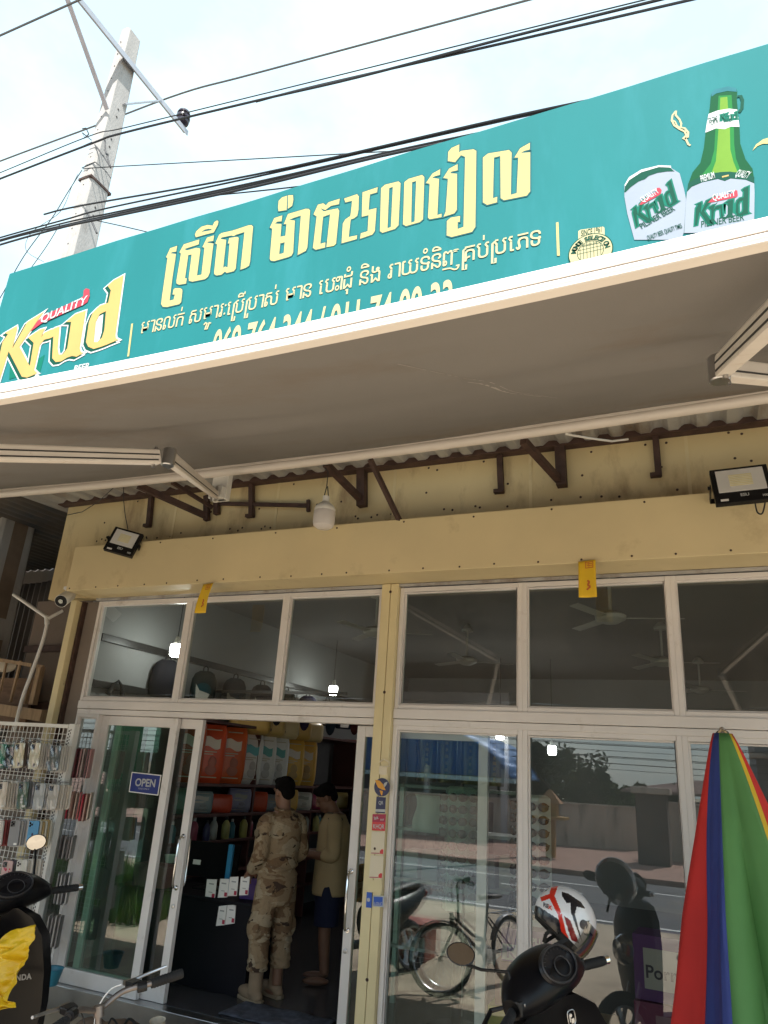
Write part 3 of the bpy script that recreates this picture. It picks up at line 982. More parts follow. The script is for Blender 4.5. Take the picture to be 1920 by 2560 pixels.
# beer can and bottle printed on the sign
M['can_w'] = mat('print_can_silver', (0.24, 0.276, 0.328), .75, 0, .05, 2, spec=.1)
def bp_(pts):
    return pts
canp = [(-0.287,6.022),(-0.249,6.089),(-0.158,6.131),(-0.034,6.129),(0.049,6.096),(0.05,6.074),(0.103,6.006),(0.121,5.853),(0.129,5.745),(0.092,5.467),(0.071,5.407),(-0.243,5.497),(-0.279,5.745),(-0.292,5.914)]
cano = sign_shape([canp], M['can_w'], 2, 'can_picture')
sign_shape([[(-0.287,6.022),(-0.249,6.089),(-0.158,6.131),(-0.034,6.129),(0.049,6.096),(0.05,6.074),(0.036,6.084),(-0.035,6.113),(-0.16,6.106),(-0.25,6.06),(-0.278,6.01)]], M['whitev'], 3, 'can_rim', par=cano)
sign_shape([[(-0.283,6.008),(-0.25,6.06),(-0.16,6.104),(-0.036,6.11),(0.042,6.079),(0.069,6.035),(0.021,6.051),(-0.045,6.061),(-0.107,6.054),(-0.139,6.031),(-0.183,6.025),(-0.241,5.99),(-0.281,5.953),(-0.29,5.956)]], M['green_d'], 3, 'can_band', par=cano)
bot = [(0.369,6.657),(0.379,6.698),(0.405,6.718),(0.493,6.709),(0.543,6.672),(0.548,6.635),(0.537,6.552),(0.535,6.467),(0.53,6.291),(0.52,6.136),(0.539,5.983),(0.574,5.883),(0.574,5.78),(0.565,5.666),(0.54,5.446),(0.477,5.353),(0.092,5.459),(0.135,5.808),(0.157,5.898),(0.19,5.984),(0.248,6.054),(0.282,6.183),(0.306,6.326),(0.34,6.485),(0.356,6.566)]
M['bot1'] = mat('print_bottle_green', (0.0032, 0.068, 0.0256), .75, 0, .06, 2, spec=.1)
M['bot2'] = mat('print_bottle_light', (0.0144, 0.152, 0.036), .75, 0, .12, 3, spec=.1)
M['bot3'] = mat('print_bottle_glow', (0.12, 0.24, 0.032), .75, 0, .10, 3, spec=.1)
bo = sign_shape([bot], M['bot1'], 2.4, 'bottle_picture')
sign_shape([[(0.422,6.644),(0.508,6.616),(0.501,6.48),(0.494,6.305),(0.481,6.143),(0.48,6.012),(0.501,5.876),(0.25,5.939),(0.315,6.022),(0.349,6.142),(0.369,6.302),(0.405,6.52)]], M['bot2'], 2.8, 'bottle_sheen', par=bo)
sign_shape([[(0.432,6.622),(0.478,6.611),(0.473,6.492),(0.467,6.298),(0.452,6.104),(0.461,5.987),(0.479,5.884),(0.314,5.937),(0.351,6.034),(0.372,6.175),(0.396,6.343),(0.419,6.514)]], M['bot3'], 3.0, 'bottle_sheen', par=bo)
sign_shape([[(0.376,6.695),(0.405,6.718),(0.493,6.709),(0.543,6.672),(0.545,6.632),(0.483,6.667),(0.407,6.673),(0.375,6.655)]], mat('print_cap_teal', (0.024, 0.136, 0.16), .75, spec=.1), 3.2, 'bottle_cap', par=bo)
sign_shape([stroke([(0.544,6.588),(0.566,6.583),(0.573,6.537),(0.563,6.464),(0.54,6.43)], .022)], M['green_d'], 2.2, 'bottle_clip', par=bo)
lab = [(0.341,6.494),(0.404,6.503),(0.479,6.491),(0.531,6.46),(0.53,6.291),(0.475,6.316),(0.433,6.307),(0.377,6.337),(0.304,6.323),(0.322,6.414)]
sign_shape([lab], M['whitev'], 3.4, 'neck_label', par=bo)
big = [(0.139,5.815),(0.174,5.851),(0.245,5.868),(0.348,5.865),(0.39,5.831),(0.43,5.841),(0.521,5.798),(0.571,5.75),(0.565,5.666),(0.54,5.446),(0.477,5.353),(0.094,5.458),(0.126,5.73)]
sign_shape([big], M['can_w'], 3.4, 'main_label', par=bo)
sign_shape([[(0.153,5.891),(0.19,5.911),(0.279,5.929),(0.37,5.922),(0.431,5.905),(0.526,5.851),(0.577,5.806),(0.571,5.754),(0.521,5.8),(0.431,5.843),(0.39,5.833),(0.348,5.868),(0.245,5.871),(0.174,5.855),(0.141,5.818)]], M['green_d'], 3.6, 'label_band', par=bo)
def mini(tr, layer, par, banner=None):
    for lp in KR:
        q = [[tr(x, z) for x, z in l] for l in lp]
        sign_shape(q, M['green_m'], layer, 'logo_letter', .008, par)
        sign_shape(q, M['green_d'], layer+.5, 'logo_letter', -.002, par)
    if banner:
        sign_shape([banner], M['red_v'], layer+.9, 'logo_banner', 0, par)
def affine(src, dst):
    (a, b_, c), (d, e, f) = src, dst
    A = Matrix(((b_[0]-a[0], c[0]-a[0]), (b_[1]-a[1], c[1]-a[1])))
    B = Matrix(((e[0]-d[0], f[0]-d[0]), (e[1]-d[1], f[1]-d[1])))
    T = B @ A.inverted()
    return lambda x, z: (d[0]+T[0][0]*(x-a[0])+T[0][1]*(z-a[1]), d[1]+T[1][0]*(x-a[0])+T[1][1]*(z-a[1]))
ksrc = [(-6.961,5.467),(-5.213,5.67),(-7.049,6.144)]
mini(affine(ksrc, [(-0.225,5.604),(0.078,5.75),(-0.252,5.778)]), 3.6, cano, [(-0.194,5.8),(-0.172,5.828),(-0.15,5.844),(-0.062,5.886),(-0.062,5.919),(-0.042,5.915),(-0.029,5.888),(-0.036,5.858),(-0.051,5.846),(-0.171,5.798)])
mini(affine(ksrc, [(0.165,5.499),(0.518,5.502),(0.183,5.689)]), 4.0, bo, [(0.268,5.673),(0.293,5.702),(0.312,5.713),(0.434,5.707),(0.444,5.731),(0.461,5.721),(0.46,5.676),(0.447,5.664),(0.291,5.67)])
mini(affine(ksrc, [(0.413,6.396),(0.523,6.369),(0.418,6.454)]), 3.8, bo)
def txt2(body, a, b_, size, layer, m, par, **k):
    me = text_mesh(body, 1.0, bold=.01, thick=0, **k)
    wx_ = max(v.co.x for v in me.vertices)
    l_ = math.dist(a, b_)
    pl = along(a, b_, layer)
    return put_mesh(me, 'lettering', lambda u, v, w: pl(u*l_/wx_, v*size, w), m, par)
txt2('SINCE 1961', SINCE[0], SINCE[1], .075, 3.4, M['green_d'], sgn)
p = [(-0.187,5.576),(0.052,5.678),(0.204,5.472),(0.479,5.454),(-0.151,5.515),(0.086,5.538),(0.239,5.874),(0.332,5.882),(0.457,5.855),(0.533,5.806),(0.33,6.403),(0.395,6.403),(0.337,6.379),(0.396,6.377),(0.427,6.373),(0.487,6.36)]
txt2('PILSNER BEER', p[0], p[1], .075, 4, M['green_d'], cano)
txt2('PILSNER BEER', p[2], p[3], .080, 4.5, M['green_d'], bo)
txt2('QUALITY BEER. QUALITY TIMES', (p[4][0], p[4][1]-.05), (p[5][0], p[5][1]-.03), .06, 4, M['green_d'], cano)
txt2('PREMIUM', p[6], p[7], .085, 4.2, M['whitev'], bo)
txt2('QUALITY', p[8], p[9], .085, 4.2, M['whitev'], bo)
txt2('IT\u2019S TIME', p[10], p[11], .07, 4.2, M['green_d'], bo)
txt2('FOR A', p[12], p[13], .07, 4.2, M['green_d'], bo)
txt2('PILSNER BEER', p[14], p[15], .045, 4.2, M['green_d'], bo)
q = [(-0.167,5.815),(-0.044,5.87),(0.299,5.683),(0.446,5.68),(0.376,5.867),(0.42,5.88)]
txt2('QUALITY', q[0], q[1], .075, 5.0, M['whitev'], cano)
txt2('QUALITY', q[2], q[3], .075, 5.4, M['whitev'], bo)
sign_shape([[q[4], (q[5][0], q[4][1]), q[5], (q[4][0], q[5][1])]], M['gold'], 4.2, 'label_emblem', 0, bo)
# flourishes
for pts, wd in (([(0.122,6.617),(0.095,6.584),(0.085,6.534),(0.1,6.476),(0.133,6.428),(0.167,6.389),(0.178,6.333),(0.161,6.313),(0.15,6.33),(0.161,6.346),(0.17,6.31),(0.181,6.259),(0.195,6.241)], .014), ([(0.122,6.617),(0.116,6.575),(0.14,6.521),(0.149,6.474),(0.143,6.441),(0.169,6.422),(0.19,6.371),(0.183,6.322)], .014), ([(0.083,6.544),(0.108,6.512),(0.118,6.469),(0.14,6.434)], .010)):
    sign_shape([stroke(pts, wd)], M['cream_v'], 2, 'flourish')
sign_shape([[(0.589,6.044),(0.617,6.092),(0.665,6.123),(0.72,6.126),(0.756,6.153),(0.749,6.091),(0.713,6.064),(0.66,6.084),(0.626,6.076)]], M['yel'], 2, 'flourish')

# ================================================================ utility pole and cables
PY = .4
pole = thing('utility_pole', 'tall square concrete utility pole with bolt holes rising behind the green sign', 'utility pole', (-7.5, PY, GZ))
def pole_w(z):
    return lerp(.56, .31, z/12.8)
def pole_x(z):
    return lerp(.31, .20, z/12.8)
PXC = -7.765
rings = []
for z in [GZ+.0, 2, 4, 6, 8, 10, 11.5, 12.72]:
    w_ = pole_w(z)
    c_ = .035
    x0, x1, y0, y1 = PXC-pole_x(z)/2, PXC+pole_x(z)/2, PY, PY+w_
    if z > 12.6:
        x0, x1, y0, y1 = x0+.01, x1-.01, y0+.01, y1-.01
    rings.append([(x0+c_, y0, z), (x1-c_, y0, z), (x1, y0+c_, z), (x1, y1-c_, z), (x1-c_, y1, z), (x0+c_, y1, z), (x0, y1-c_, z), (x0, y0+c_, z)])
sh = MB().loft(rings).build('shaft', M['concrete'], pole, bevel=.006)
for i in range(18):
    z = 7.9 + i*.265
    w_ = pole_w(z)
    if i % 7 == 5:
        continue
    MB().lathe([(.013, 0), (.013, .0015)], (PXC, PY-.0005, z), (R(90), 0, 0), 8).build('bolt_hole', M['dark_strip'], pole)
for z in (11.1, 10.95, 10.5, 10.35, 10.2, 9.2, 9.05):
    w_ = pole_w(z)
    MB().lathe([(.016, 0), (.016, .004)], (PXC+pole_x(z)/2+.001, PY+w_*.5, z), (0, R(90), 0), 8).build("bolt_hole", M["dark_strip"], pole)
# recessed web panels low on the shaft drawn as flat darker brown faces
rc = MB()
for z0, z1 in ((3.15, 4.6), (1.55, 2.9), (.3, 1.35)):
    w_ = pole_w(z0)
    xs_ = PXC+pole_x(z0)/2+.002
    rc.add([(xs_, PY+w_*.3, z0), (xs_, PY+w_*.7, z0), (xs_, PY+w_*.7, z1), (xs_, PY+w_*.3, z1)], [(0, 1, 2, 3)])
rc.build('recess', mat('dark_brown_concrete', (.17, .125, .09), .9, 0, .2, 4), pole)
M['galv_arm'] = mat('galvanised_angle', (.40, .41, .44), .5, .4, .08, 6)
ca = MB()
zc = 12.05
a0, a1 = Vector((-7.62, PY-1.7, zc)), Vector((-7.62, PY+1.55, zc))
ca.bar(a0, a1, .10, .012)
ca.bar(a0+Vector((.046, 0, -.05)), a1+Vector((.046, 0, -.05)), .010, .10)
ca.build('crossarm', M['galv_arm'], pole, bevel=.002)
br = MB()
br.bar((-7.64, PY-1.25, zc-.02), (-7.66, PY-.01, zc-1.15), .075, .015)
br.bar((-7.60, PY+.85, zc-.04), (-7.63, PY+.22, zc-.80), .08, .015)
br.build('brace', M['galv_arm'], pole)
M['insul'] = mat('brown_black_porcelain', (.03, .022, .035), .2, 0, .2, 5)
for yy in (PY-1.45, PY+1.42):
    n_ = MB()
    n_.lathe([(.03, 0), (.105, .02), (.115, .06), (.075, .075), (.075, .095), (.12, .11), (.12, .155), (.078, .17), (.078, .195), (.115, .21), (.105, .255), (.05, .275), (.05, .27), (.03, .285)], (-7.62, yy, zc+.06), None, 18)
    io = n_.build('insulator', M['insul'], pole, smooth=True)
    MB().lathe([(.012, 0), (.012, .07)], (-7.62, yy, zc), None, 8).build('pin', M['steel'], io)
cl = MB()
for z in (7.52, 7.62, 9.62):
    w_ = pole_w(z)+.02
    cl.bx(PXC-pole_x(z)/2-.012, PXC+pole_x(z)/2+.012, PY-.012, PY+w_, z-.02, z+.02)
cl.build('clamp_band', M['rust_steel'], pole)
cl = MB()
for i in range(5):
    cl.lathe([(.03, -.03), (.045, -.02), (.03, 0), (.045, .02), (.03, .03)], (PXC-.16+i*.075, PY-.05, 7.66-.02*i), None, 10)
cl.build('spool_rack', M['rust_steel'], pole)
MB().tube([(-7.528,0.38,10.236), (-7.465,0.38,10.02), (-7.281,0.38,9.652)], .012, 6).build('tie_wire', M['wire_black'], pole)
MB().tube([(-7.717,0.38,10.214), (-7.431,0.38,9.855), (-7.254,0.38,9.605)], .010, 6).build('tie_wire', M['wire_black'], pole)
MB().tube([(-8.089,0.38,10.673), (-8.012,0.38,10.659), (-7.913,0.38,10.5), (-7.979,0.38,10.446), (-8.065,0.38,10.583), (-7.824,0.38,10.348)], .008, 6).build('tie_wire', M['wire_black'], pole)
MB().tube([(-7.85,0.37,9.805), (-7.599,0.37,9.83), (-7.354,0.37,9.594), (-7.191,0.37,9.39)], .008, 6).build('tie_wire', M['wire_black'], pole)
MB().tube([(-7.534,0.37,8.927), (-7.376,0.37,8.702), (-7.2,0.37,8.421)], .014, 6).build('tie_wire', M['wire_black'], pole)

def cable(pts, r, label, m='wire_black', name='overhead_cable', group=None):
    mb = MB()
    P = [Vector(p) for p in pts]
    mb.tube(P, r, 6)
    return tag(mb.build(name, M[m]), label, 'cable', group)
def smooth_pts(P, k=6):
    out = []
    P = [Vector(p) for p in P]
    for i in range(len(P)-1):
        p0, p1, p2, p3 = P[max(i-1, 0)], P[i], P[i+1], P[min(i+2, len(P)-1)]
        for j in range(k):
            t_ = j/k
            out.append(.5*((2*p1)+(-p0+p2)*t_+(2*p0-5*p1+4*p2-p3)*t_*t_+(-p0+3*p1-3*p2+p3)*t_**3))
    out.append(P[-1])
    return out
cable([(-9.172,-1.0,11.089),(-8.336,-1.0,11.05),(-6.835,-1.0,10.978),(-5.998,-1.0,10.939)], .015, 'single grey cable crossing the top left corner above the pole', 'wire_grey')
cable(smooth_pts([(-14.976,1.85,13.028),(-12.484,1.85,13.035),(-9.868,1.85,12.981),(-7.806,1.85,12.944),(-6.199,1.85,12.722),(-1.787,1.85,12.104),(-0.07,1.85,11.863)]), .017, 'grey cable resting on the lower insulator of the crossarm, topmost right of the pole', 'wire_grey')
cable(smooth_pts([(-11.543,0.3,10.208),(-9.645,0.3,10.271),(-7.77,0.3,10.324),(-7.089,0.3,10.216),(-4.775,0.3,9.872),(-1.393,0.3,9.378),(0.291,0.3,9.128)]), .008, 'thin cable running just above the thick black pair in front of the pole')
cable(smooth_pts([(-11.388,0.25,10.014),(-9.509,0.25,10.055),(-7.598,0.25,10.068),(-7.001,0.25,10.039),(-4.717,0.25,9.702),(-3.244,0.25,9.467),(-1.38,0.25,9.247),(0.089,0.25,9.041),(0.497,0.25,8.982)]), .016, 'thick black cable passing right in front of the pole below the crossarm')
cable(smooth_pts([(-4.741,0.28,9.731),(-3.824,0.28,9.615),(-1.388,0.28,9.216),(0.368,0.28,8.936),(0.965,0.28,8.838)]), .015, 'black cable that splits off below the thick one at the top right')
cable(smooth_pts([(-10.944,0.32,9.665),(-9.625,0.32,10.144),(-8.589,0.32,10.159),(-7.711,0.32,10.205)]), .006, 'thin cable sagging under the thick one left of the pole')
cable(smooth_pts([(-7.763,0.33,9.721),(-7.187,0.33,9.556),(-4.637,0.33,8.785),(-3.311,0.33,8.385),(-2.611,0.33,8.176)]), .007, 'thin nearly level cable leading right from the middle of the pole')
g_ = 'telecom cables bundled low on the pole'
low = [
 ([(-7.67,-0.12,8.467),(-6.947,-0.12,8.393),(-4.224,-0.12,7.967),(-1.285,-0.12,7.663),(0.189,-0.12,7.468)], .012, 'upper black cable of the low bundle starting at a cut stub left of the pole'),
 ([(-9.74,-0.1,8.367),(-8.489,-0.1,8.335),(-7.228,-0.1,8.268),(-6.501,-0.1,8.224),(-4.236,-0.1,7.955),(-1.29,-0.1,7.656),(0.188,-0.1,7.459)], .011, 'second cable of the low bundle, close under the stub cable'),
 ([(-9.632,-0.14,8.235),(-8.407,-0.14,8.238),(-7.155,-0.14,8.16),(-6.224,-0.14,8.052),(-4.191,-0.14,7.827),(-2.003,-0.14,7.607),(-0.48,-0.14,7.39)], .011, 'third cable of the low bundle with a wide gap above it'),
 ([(-9.73,-0.08,8.273),(-8.498,-0.08,8.293),(-7.227,-0.08,8.194),(-6.29,-0.08,8.093),(-4.236,-0.08,7.869),(-2.198,-0.08,7.678),(-0.487,-0.08,7.42)], .012, 'fourth cable in the thick part of the low bundle'),
 ([(-9.556,-0.16,8.115),(-8.342,-0.16,8.123),(-7.106,-0.16,8.064),(-6.183,-0.16,7.96),(-4.165,-0.16,7.737),(-2.335,-0.16,7.586),(-0.481,-0.16,7.302)], .014, 'fat lowest cable of the low bundle'),
 ([(-4.753,-0.12,7.841),(-4.187,-0.12,7.713),(-3.658,-0.12,7.599),(-2.425,-0.12,7.345)], .008, 'thin stray cable under the low bundle by the sign edge'),
]
for p, r_, lb in low:
    cable(smooth_pts(p), r_, lb, group=g_)
cable(smooth_pts([(-7.239,0.34,8.627),(-6.751,0.34,8.391),(-6.227,0.34,8.13),(-5.705,0.34,7.863)]), .007, 'thin cable dropping from the pole bundle down to the sign top')
cable(smooth_pts([(-7.796,0.34,9.72),(-7.973,0.34,9.368),(-8.167,0.34,8.953),(-8.548,0.34,8.384),(-8.811,0.34,7.723),(-9.023,0.34,7.4)]), .007, 'thin wire hanging slantwise down the left of the pole')
cable(smooth_pts([(-7.988,0.36,8.808),(-8.129,0.36,8.495),(-8.312,0.36,8.196),(-8.555,0.36,7.846),(-8.754,0.36,7.487)]), .006, 'second thin wire drooping left of the pole toward the sign corner')
cable(smooth_pts([(-7.888,0.36,9.695),(-7.949,0.36,9.49),(-8.058,0.36,9.046),(-8.553,0.36,8.832),(-8.572,0.36,8.513),(-8.11,0.36,8.176)]), .004, 'tangled hair thin wire left of the pole')

# ================================================================ neighbouring shacks at the left
M['dark_iron'] = mat('dark_corrugated_iron', (.085, .072, .062), .75, .1, .25, 2, dirt=(.05, .06, .075), dscale=1.2, stretch=(1, 1, .3))
def cwall(u, v):
    x = lerp(-8.9, -6.62, u)
    z = lerp(1.4, 3.75, v)
    return (x, 1.15 + .018*math.sin(x*62), z - (.05*math.sin(x*3) if v > .9 else 0))
tag(MB().grid(cwall, 160, 10).build('corrugated_fence', M['dark_iron'], None, smooth=True, solid=.002), 'dark corrugated iron sheet wall standing between the pole and the shop', 'fence')
bk = MB()
bk.bx(-14, -5.6, 2.62, 2.67, 0.0, 5.6)
tag(bk.build('back_wall', M['dark_iron']), 'dark shed wall far back behind the corrugated sheet', 'wall')
pw = thing('board_wall', 'brown board wall with dark battens left of the yellow corner post', 'wall', (-6.0, .55, 0))
MB().bx(-6.95, -5.6, .58, .61, 0, 3.3).build('boards', mat('grey_brown_board', (.17, .135, .11), .85, 0, .12, 3, dirt=(.22, .15, .11), dscale=2), pw)
for (x0, x1, z0, z1) in ((-6.95, -5.6, 2.72, 2.79), (-6.95, -5.6, 2.12, 2.19), (-6.95, -5.6, 1.46, 1.53), (-6.12, -6.06, 0, 2.72)):
    MB().bx(x0, x1, .535, .578, z0, z1).build('batten', M['rust_steel'], pw, bevel=.004)
ef = MB()
def eave2(u, v):
    x = lerp(-15, -6.1, u)
    y = lerp(-.9, 2.61, v)
    return (x, y, 4.28 + .1*v + .016*math.sin(x*40))
tag(ef.grid(eave2, 420, 4).build('neighbour_roof', M['dark_iron'], None, smooth=True, solid=.002), 'dark corrugated roof edge of the neighbouring shed under the awning', 'roof')
# white pipe with a Y joint
pp = thing('white_pipe', 'white plastic pipe with a Y joint leaning across the corrugated sheet', 'pipe', (-6.172,0.1,2.985))
y_ = (-6.172,0.1,2.985)
for nm, q in (('branch', (-6.767,0.1,3.26)), ('branch', (-6.106,0.2,3.084))):
    MB().tube([y_, q], .018, 10).build(nm, M['white_plastic'], pp, smooth=True)
MB().tube(smooth_pts([(-6.174,0.1,2.956),(-6.177,0.1,2.762),(-6.233,0.1,2.441),(-6.284,0.1,2.166),(-6.289,0.1,1.86)]), .018, 10).build('down_pipe', M['white_plastic'], pp, smooth=True)
MB().tube([Vector(y_)+Vector((-.03, 0, .02)), Vector(y_)+Vector((0, 0, -.06))], .024, 10).build('joint', M['white_plastic'], pp, smooth=True)
# wooden cage shelf
cg = thing('wooden_cage', 'old wooden cage with upright slats on a plank shelf above the phone cases', 'cage', (-6.9, .1, 1.9))
k = MB()
k.bar((-7.377,0.3,2.639), (-6.323,0.3,2.519), .03, .035)
k.build('top_rail', M['pale_wood'], cg)
for a, b_, s_ in (((-6.67,0.3,2.585), (-6.682,0.3,2.16), .025), ((-6.88,0.3,2.602), (-6.87,0.3,2.259), .02), ((-6.477,0.3,2.552), (-6.468,0.3,2.144), .03), ((-6.352,0.3,2.519), (-6.353,0.3,2.139), .06)):
    MB().bar(a, b_, s_, s_).build('slat', M['pale_wood'], cg)
MB().bx(-7.5, -6.55, .42, .45, 1.9, 2.42).build('back_board', M['wood'], cg)
MB().ell((-6.973,0.38,2.542), (.16, .05, .07)).build('bundle', mat('sack_cloth', (.52, .47, .38), .9, 0, .1, 6), cg, smooth=True)
sp = MB()
sp.bar((-7.077,0.22,2.103), (-6.063,0.22,2.029), .10, .11)
tag(sp.build('plank_shelf', M['pale_wood'], None, bevel=.006), 'thick weathered plank shelf just above the white wire rack', 'shelf')

# ================================================================ lamps, camera, papers, stickers on the front
M['led'] = mat('led_phosphor', (.74, .68, .42), .5)
M['reflector'] = mat('silver_reflector', (.80, .80, .78), .35, .25, .04)
def floodlight(label, loc, rot, w_, h_):
    t_ = thing('floodlight', label, 'floodlight', loc, 'floodlights on the header beam', rot)
    k = MB()
    k.bx(-w_/2, w_/2, -.012, .03, -h_/2, h_/2)
    for i in range(9):
        x = -w_/2+.02+i*(w_-.04)/8
        k.bx(x-.004, x+.004, .031, .055, -h_/2+.02, h_/2-.02)
    k.build('housing', M['black_plastic'], t_, bevel=.006, local=True)
    zt, zb = h_/2-.022, -h_/2+.075
    zc_, hh = (zt+zb)/2, (zt-zb)/2
    ww = w_/2-.028
    r_ = MB()
    prev = None
    lv = [(1.0, -.020), (.97, -.012), (.84, -.010), (.82, -.018), (.70, -.016), (.68, -.0145), (.56, -.014), (.54, -.0145)]
    def rect(s_, y):
        return [(-ww*s_, y, zc_-hh*s_), (ww*s_, y, zc_-hh*s_), (ww*s_, y, zc_+hh*s_), (-ww*s_, y, zc_+hh*s_)]
    r_.loft([rect(a, y) for a, y in lv])
    r_.build('reflector', M['reflector'], t_, bevel=.002, local=True)
    l_ = MB()
    for i in range(7):
        z = zc_-hh*.45+i*hh*.9/6
        l_.bx(-ww*.48, ww*.48, -.021, -.0165, z-hh*.055, z+hh*.055)
    l_.build('led_panel', M['led'], t_, local=True)
    b_ = MB()
    for s_ in (-1, 1):
        b_.bx(s_*(w_/2+.012)-.003, s_*(w_/2+.012)+.003, -.01, .14, -.018, .018)
        b_.lathe([(.012, 0), (.012, .012)], (s_*(w_/2+.016), 0, 0), (0, R(90)*s_, 0), 8)
    b_.bx(-w_/2-.012, w_/2+.012, .14, .146, -.018, .018)
    b_.build('bracket', M['black_plastic'], t_, local=True)
    m_ = text_mesh('ESU', .03, bold=.001, thick=0)
    put_mesh(m_, 'lettering', lambda u, v, w: (u-.02+t_.location.x, -.0135+t_.location.y, v-h_/2+.038+t_.location.z), M['whitev'], t_)
    m_ = text_mesh('100', .022, bold=.001, thick=0)
    put_mesh(m_, 'lettering', lambda u, v, w: (u+w_*.30+t_.location.x, -.0135+t_.location.y, v-h_/2+.022+t_.location.z), M['whitev'], t_)
    lb = MB().bx(-w_/2+.03, -w_/2+.075, -.0135, -.0128, -h_/2+.012, -h_/2+.028)
    lb.build('rating_plate', M['paper_white'], t_, local=True)
    return t_
floodlight('small black floodlight tilted sideways at the left end of the beam', (-4.779,-0.47,3.531), (R(-14), R(12), R(26)), .27, .25)
floodlight('larger black floodlight facing the street at the right end of the beam', (0.277,-0.52,3.535), (R(-16), R(-3), R(4)), .33, .27)
fk = MB()
fk.tube(smooth_pts([(0.346,-0.46,3.428),(0.352,-0.46,3.368),(0.377,-0.46,3.356),(0.401,-0.42,3.426),(0.42,-0.4,3.505),(0.465,-0.4,3.536)]), .005, 6)
tag(fk.build('lamp_cable', M['wire_black']), 'short black cable looping under the larger floodlight', 'cable')

bl = thing('hanging_bulb', 'unlit white bulb hanging on a wire in front of the beam', 'light bulb', (-2.67,-0.55,3.572))
bz = (-2.67,-0.55,3.572)
MB().lathe([(.001, -.108), (.05, -.105), (.078, -.085), (.086, -.05), (.085, .03), (.082, .037)], bz, None, 28).build('diffuser', mat('opal_plastic', (.66, .62, .60), .35, 0, .02), bl, smooth=True)
MB().lathe([(.083, .038), (.084, .055), (.072, .08), (.045, .105), (.028, .12), (.026, .165), (.001, .167)], bz, None, 28).build('cap', M['white_plastic'], bl, smooth=True)
k = MB()
k.tube([(bz[0]-.02, bz[1], bz[2]+.162), (bz[0]-.004, bz[1], bz[2]+.25), (-2.6,-0.68,3.886), (bz[0]+.02, -.72, 3.97)], .004, 6)
k.tube([(bz[0]+.02, bz[1], bz[2]+.162), (bz[0]+.004, bz[1], bz[2]+.25)], .004, 6)
k.build('wire', M['wire_black'], bl)

cv = thing('security_camera', 'white bullet security camera under the left end of the beam', 'security camera', (-5.57,-0.25,3.144))
c0 = Vector((-5.57,-0.25,3.144))
MB().lathe([(.055, 0), (.055, .02), (.025, .035)], c0+Vector((0, 0, .05)), (R(180), 0, 0), 16).build('mount', M['white_plastic'], cv, smooth=True)
d_ = Vector((.35, -.75, -.5)).normalized()
qm = d_.to_track_quat('Z', 'Y').to_matrix()
MB().lathe([(.040, -.10), (.056, -.09), (.060, .07), (.061, .10)], c0+Vector((.02, -.04, -.06)), qm, 18).build('body', M['white_plastic'], cv, smooth=True)
lf = MB().lathe([(.056, .09), (.056, .104), (.001, .105)], c0+Vector((.02, -.04, -.06)), qm, 18).build('lens_face', M['black_rubber'], cv, smooth=True)
MB().lathe([(.022, .1055), (.022, .112), (.001, .113)], c0+Vector((.02, -.04, -.06)), qm, 14).build('lens', M['glass'], lf, smooth=True)

M['talis'] = mat('yellow_paper', (.78, .50, .02), .7, 0, .08, 6)
M['seal_red'] = mat('red_ink', (.55, .14, .03), .7)
def talisman(c, label, lean, curl):
    c = Vector(c)
    t_ = thing('talisman_paper', label, 'paper slip', c, 'yellow paper slips taped under the beam')
    w_, h_ = .118, .255
    def f(u, v):
        x = (u-.5)*w_ + lean*(1-v)*.12
        z = -(1-v)*h_
        y = -.03*math.sin((1-v)*2.2)*curl + .012*math.sin(u*3+v*2)
        return (c.x+x, c.y+y-.012, c.z+z)
    MB().grid(f, 10, 16).build('sheet', M['talis'], t_, smooth=True, solid=.0006)
    s_ = MB()
    for (u0, u1, v0, v1) in ((.4, .86, .78, .80), (.4, .86, .94, .96), (.4, .44, .78, .96), (.82, .86, .78, .96), (.48, .8, .84, .86), (.48, .8, .89, .91), (.60, .63, .80, .94)):
        P = [f(u0, v0), f(u1, v0), f(u1, v1), f(u0, v1)]
        s_.add([(p[0], p[1]-.003, p[2]) for p in P], [(0, 1, 2, 3)])
    s_.build('seal', M['seal_red'], t_)
    b_ = MB()
    P = [f(.5, .45), f(.62, .40), f(.5, .33), f(.66, .28), f(.45, .2)]
    for a, e in zip(P[:-1], P[1:]):
        b_.bar(Vector(a)+Vector((0, -.0035, 0)), Vector(e)+Vector((0, -.0035, 0)), .012, .0008, (0, 1, 0))
    b_.build('brush_mark', M['seal_red'], t_)
talisman((-3.823,-0.378,3.118), 'yellow paper slip with a red seal hanging left of the column, above the door', -.18, 1)
talisman((-0.698,-0.378,3.136), 'yellow paper slip with a red seal hanging right of the column', .0, .6)

# stickers on the column
YC = -.0875
def sticker(name, label, corners, m, cat='sticker'):
    t_ = thing(name, label, cat, (corners[0][0], YC, corners[0][1]))
    P = [(x, YC, z) for x, z in corners]
    P2 = [(x, YC-.0012, z) for x, z in corners]
    n_ = len(P)
    MB().add(P2+P, [tuple(range(n_))] + [(i, (i+1) % n_, n_+(i+1) % n_, n_+i) for i in range(n_)]).build('sheet', m, t_)
    return t_
def onp(y):
    return lambda u, v, w: (u, y-w, v)
def st_shape(loops, m, par, name='print', y=YC-.0018):
    return flat_shape(name, loops, onp(y), m, par, 0, 0)
M['navy'] = mat('navy_print', (.030, .030, .085), .4)
M['orange'] = mat('orange_print', (.72, .33, .03), .4)
M['red_p'] = mat('red_print', (.60, .045, .05), .4)
M['crimson'] = mat('crimson_print', (.38, .02, .06), .4)
M['blue_p'] = mat('blue_print', (.03, .10, .45), .4)
M['beige_p'] = mat('beige_card', (.70, .62, .47), .6, 0, .05, 4)
cc = (-2.242,1.608)
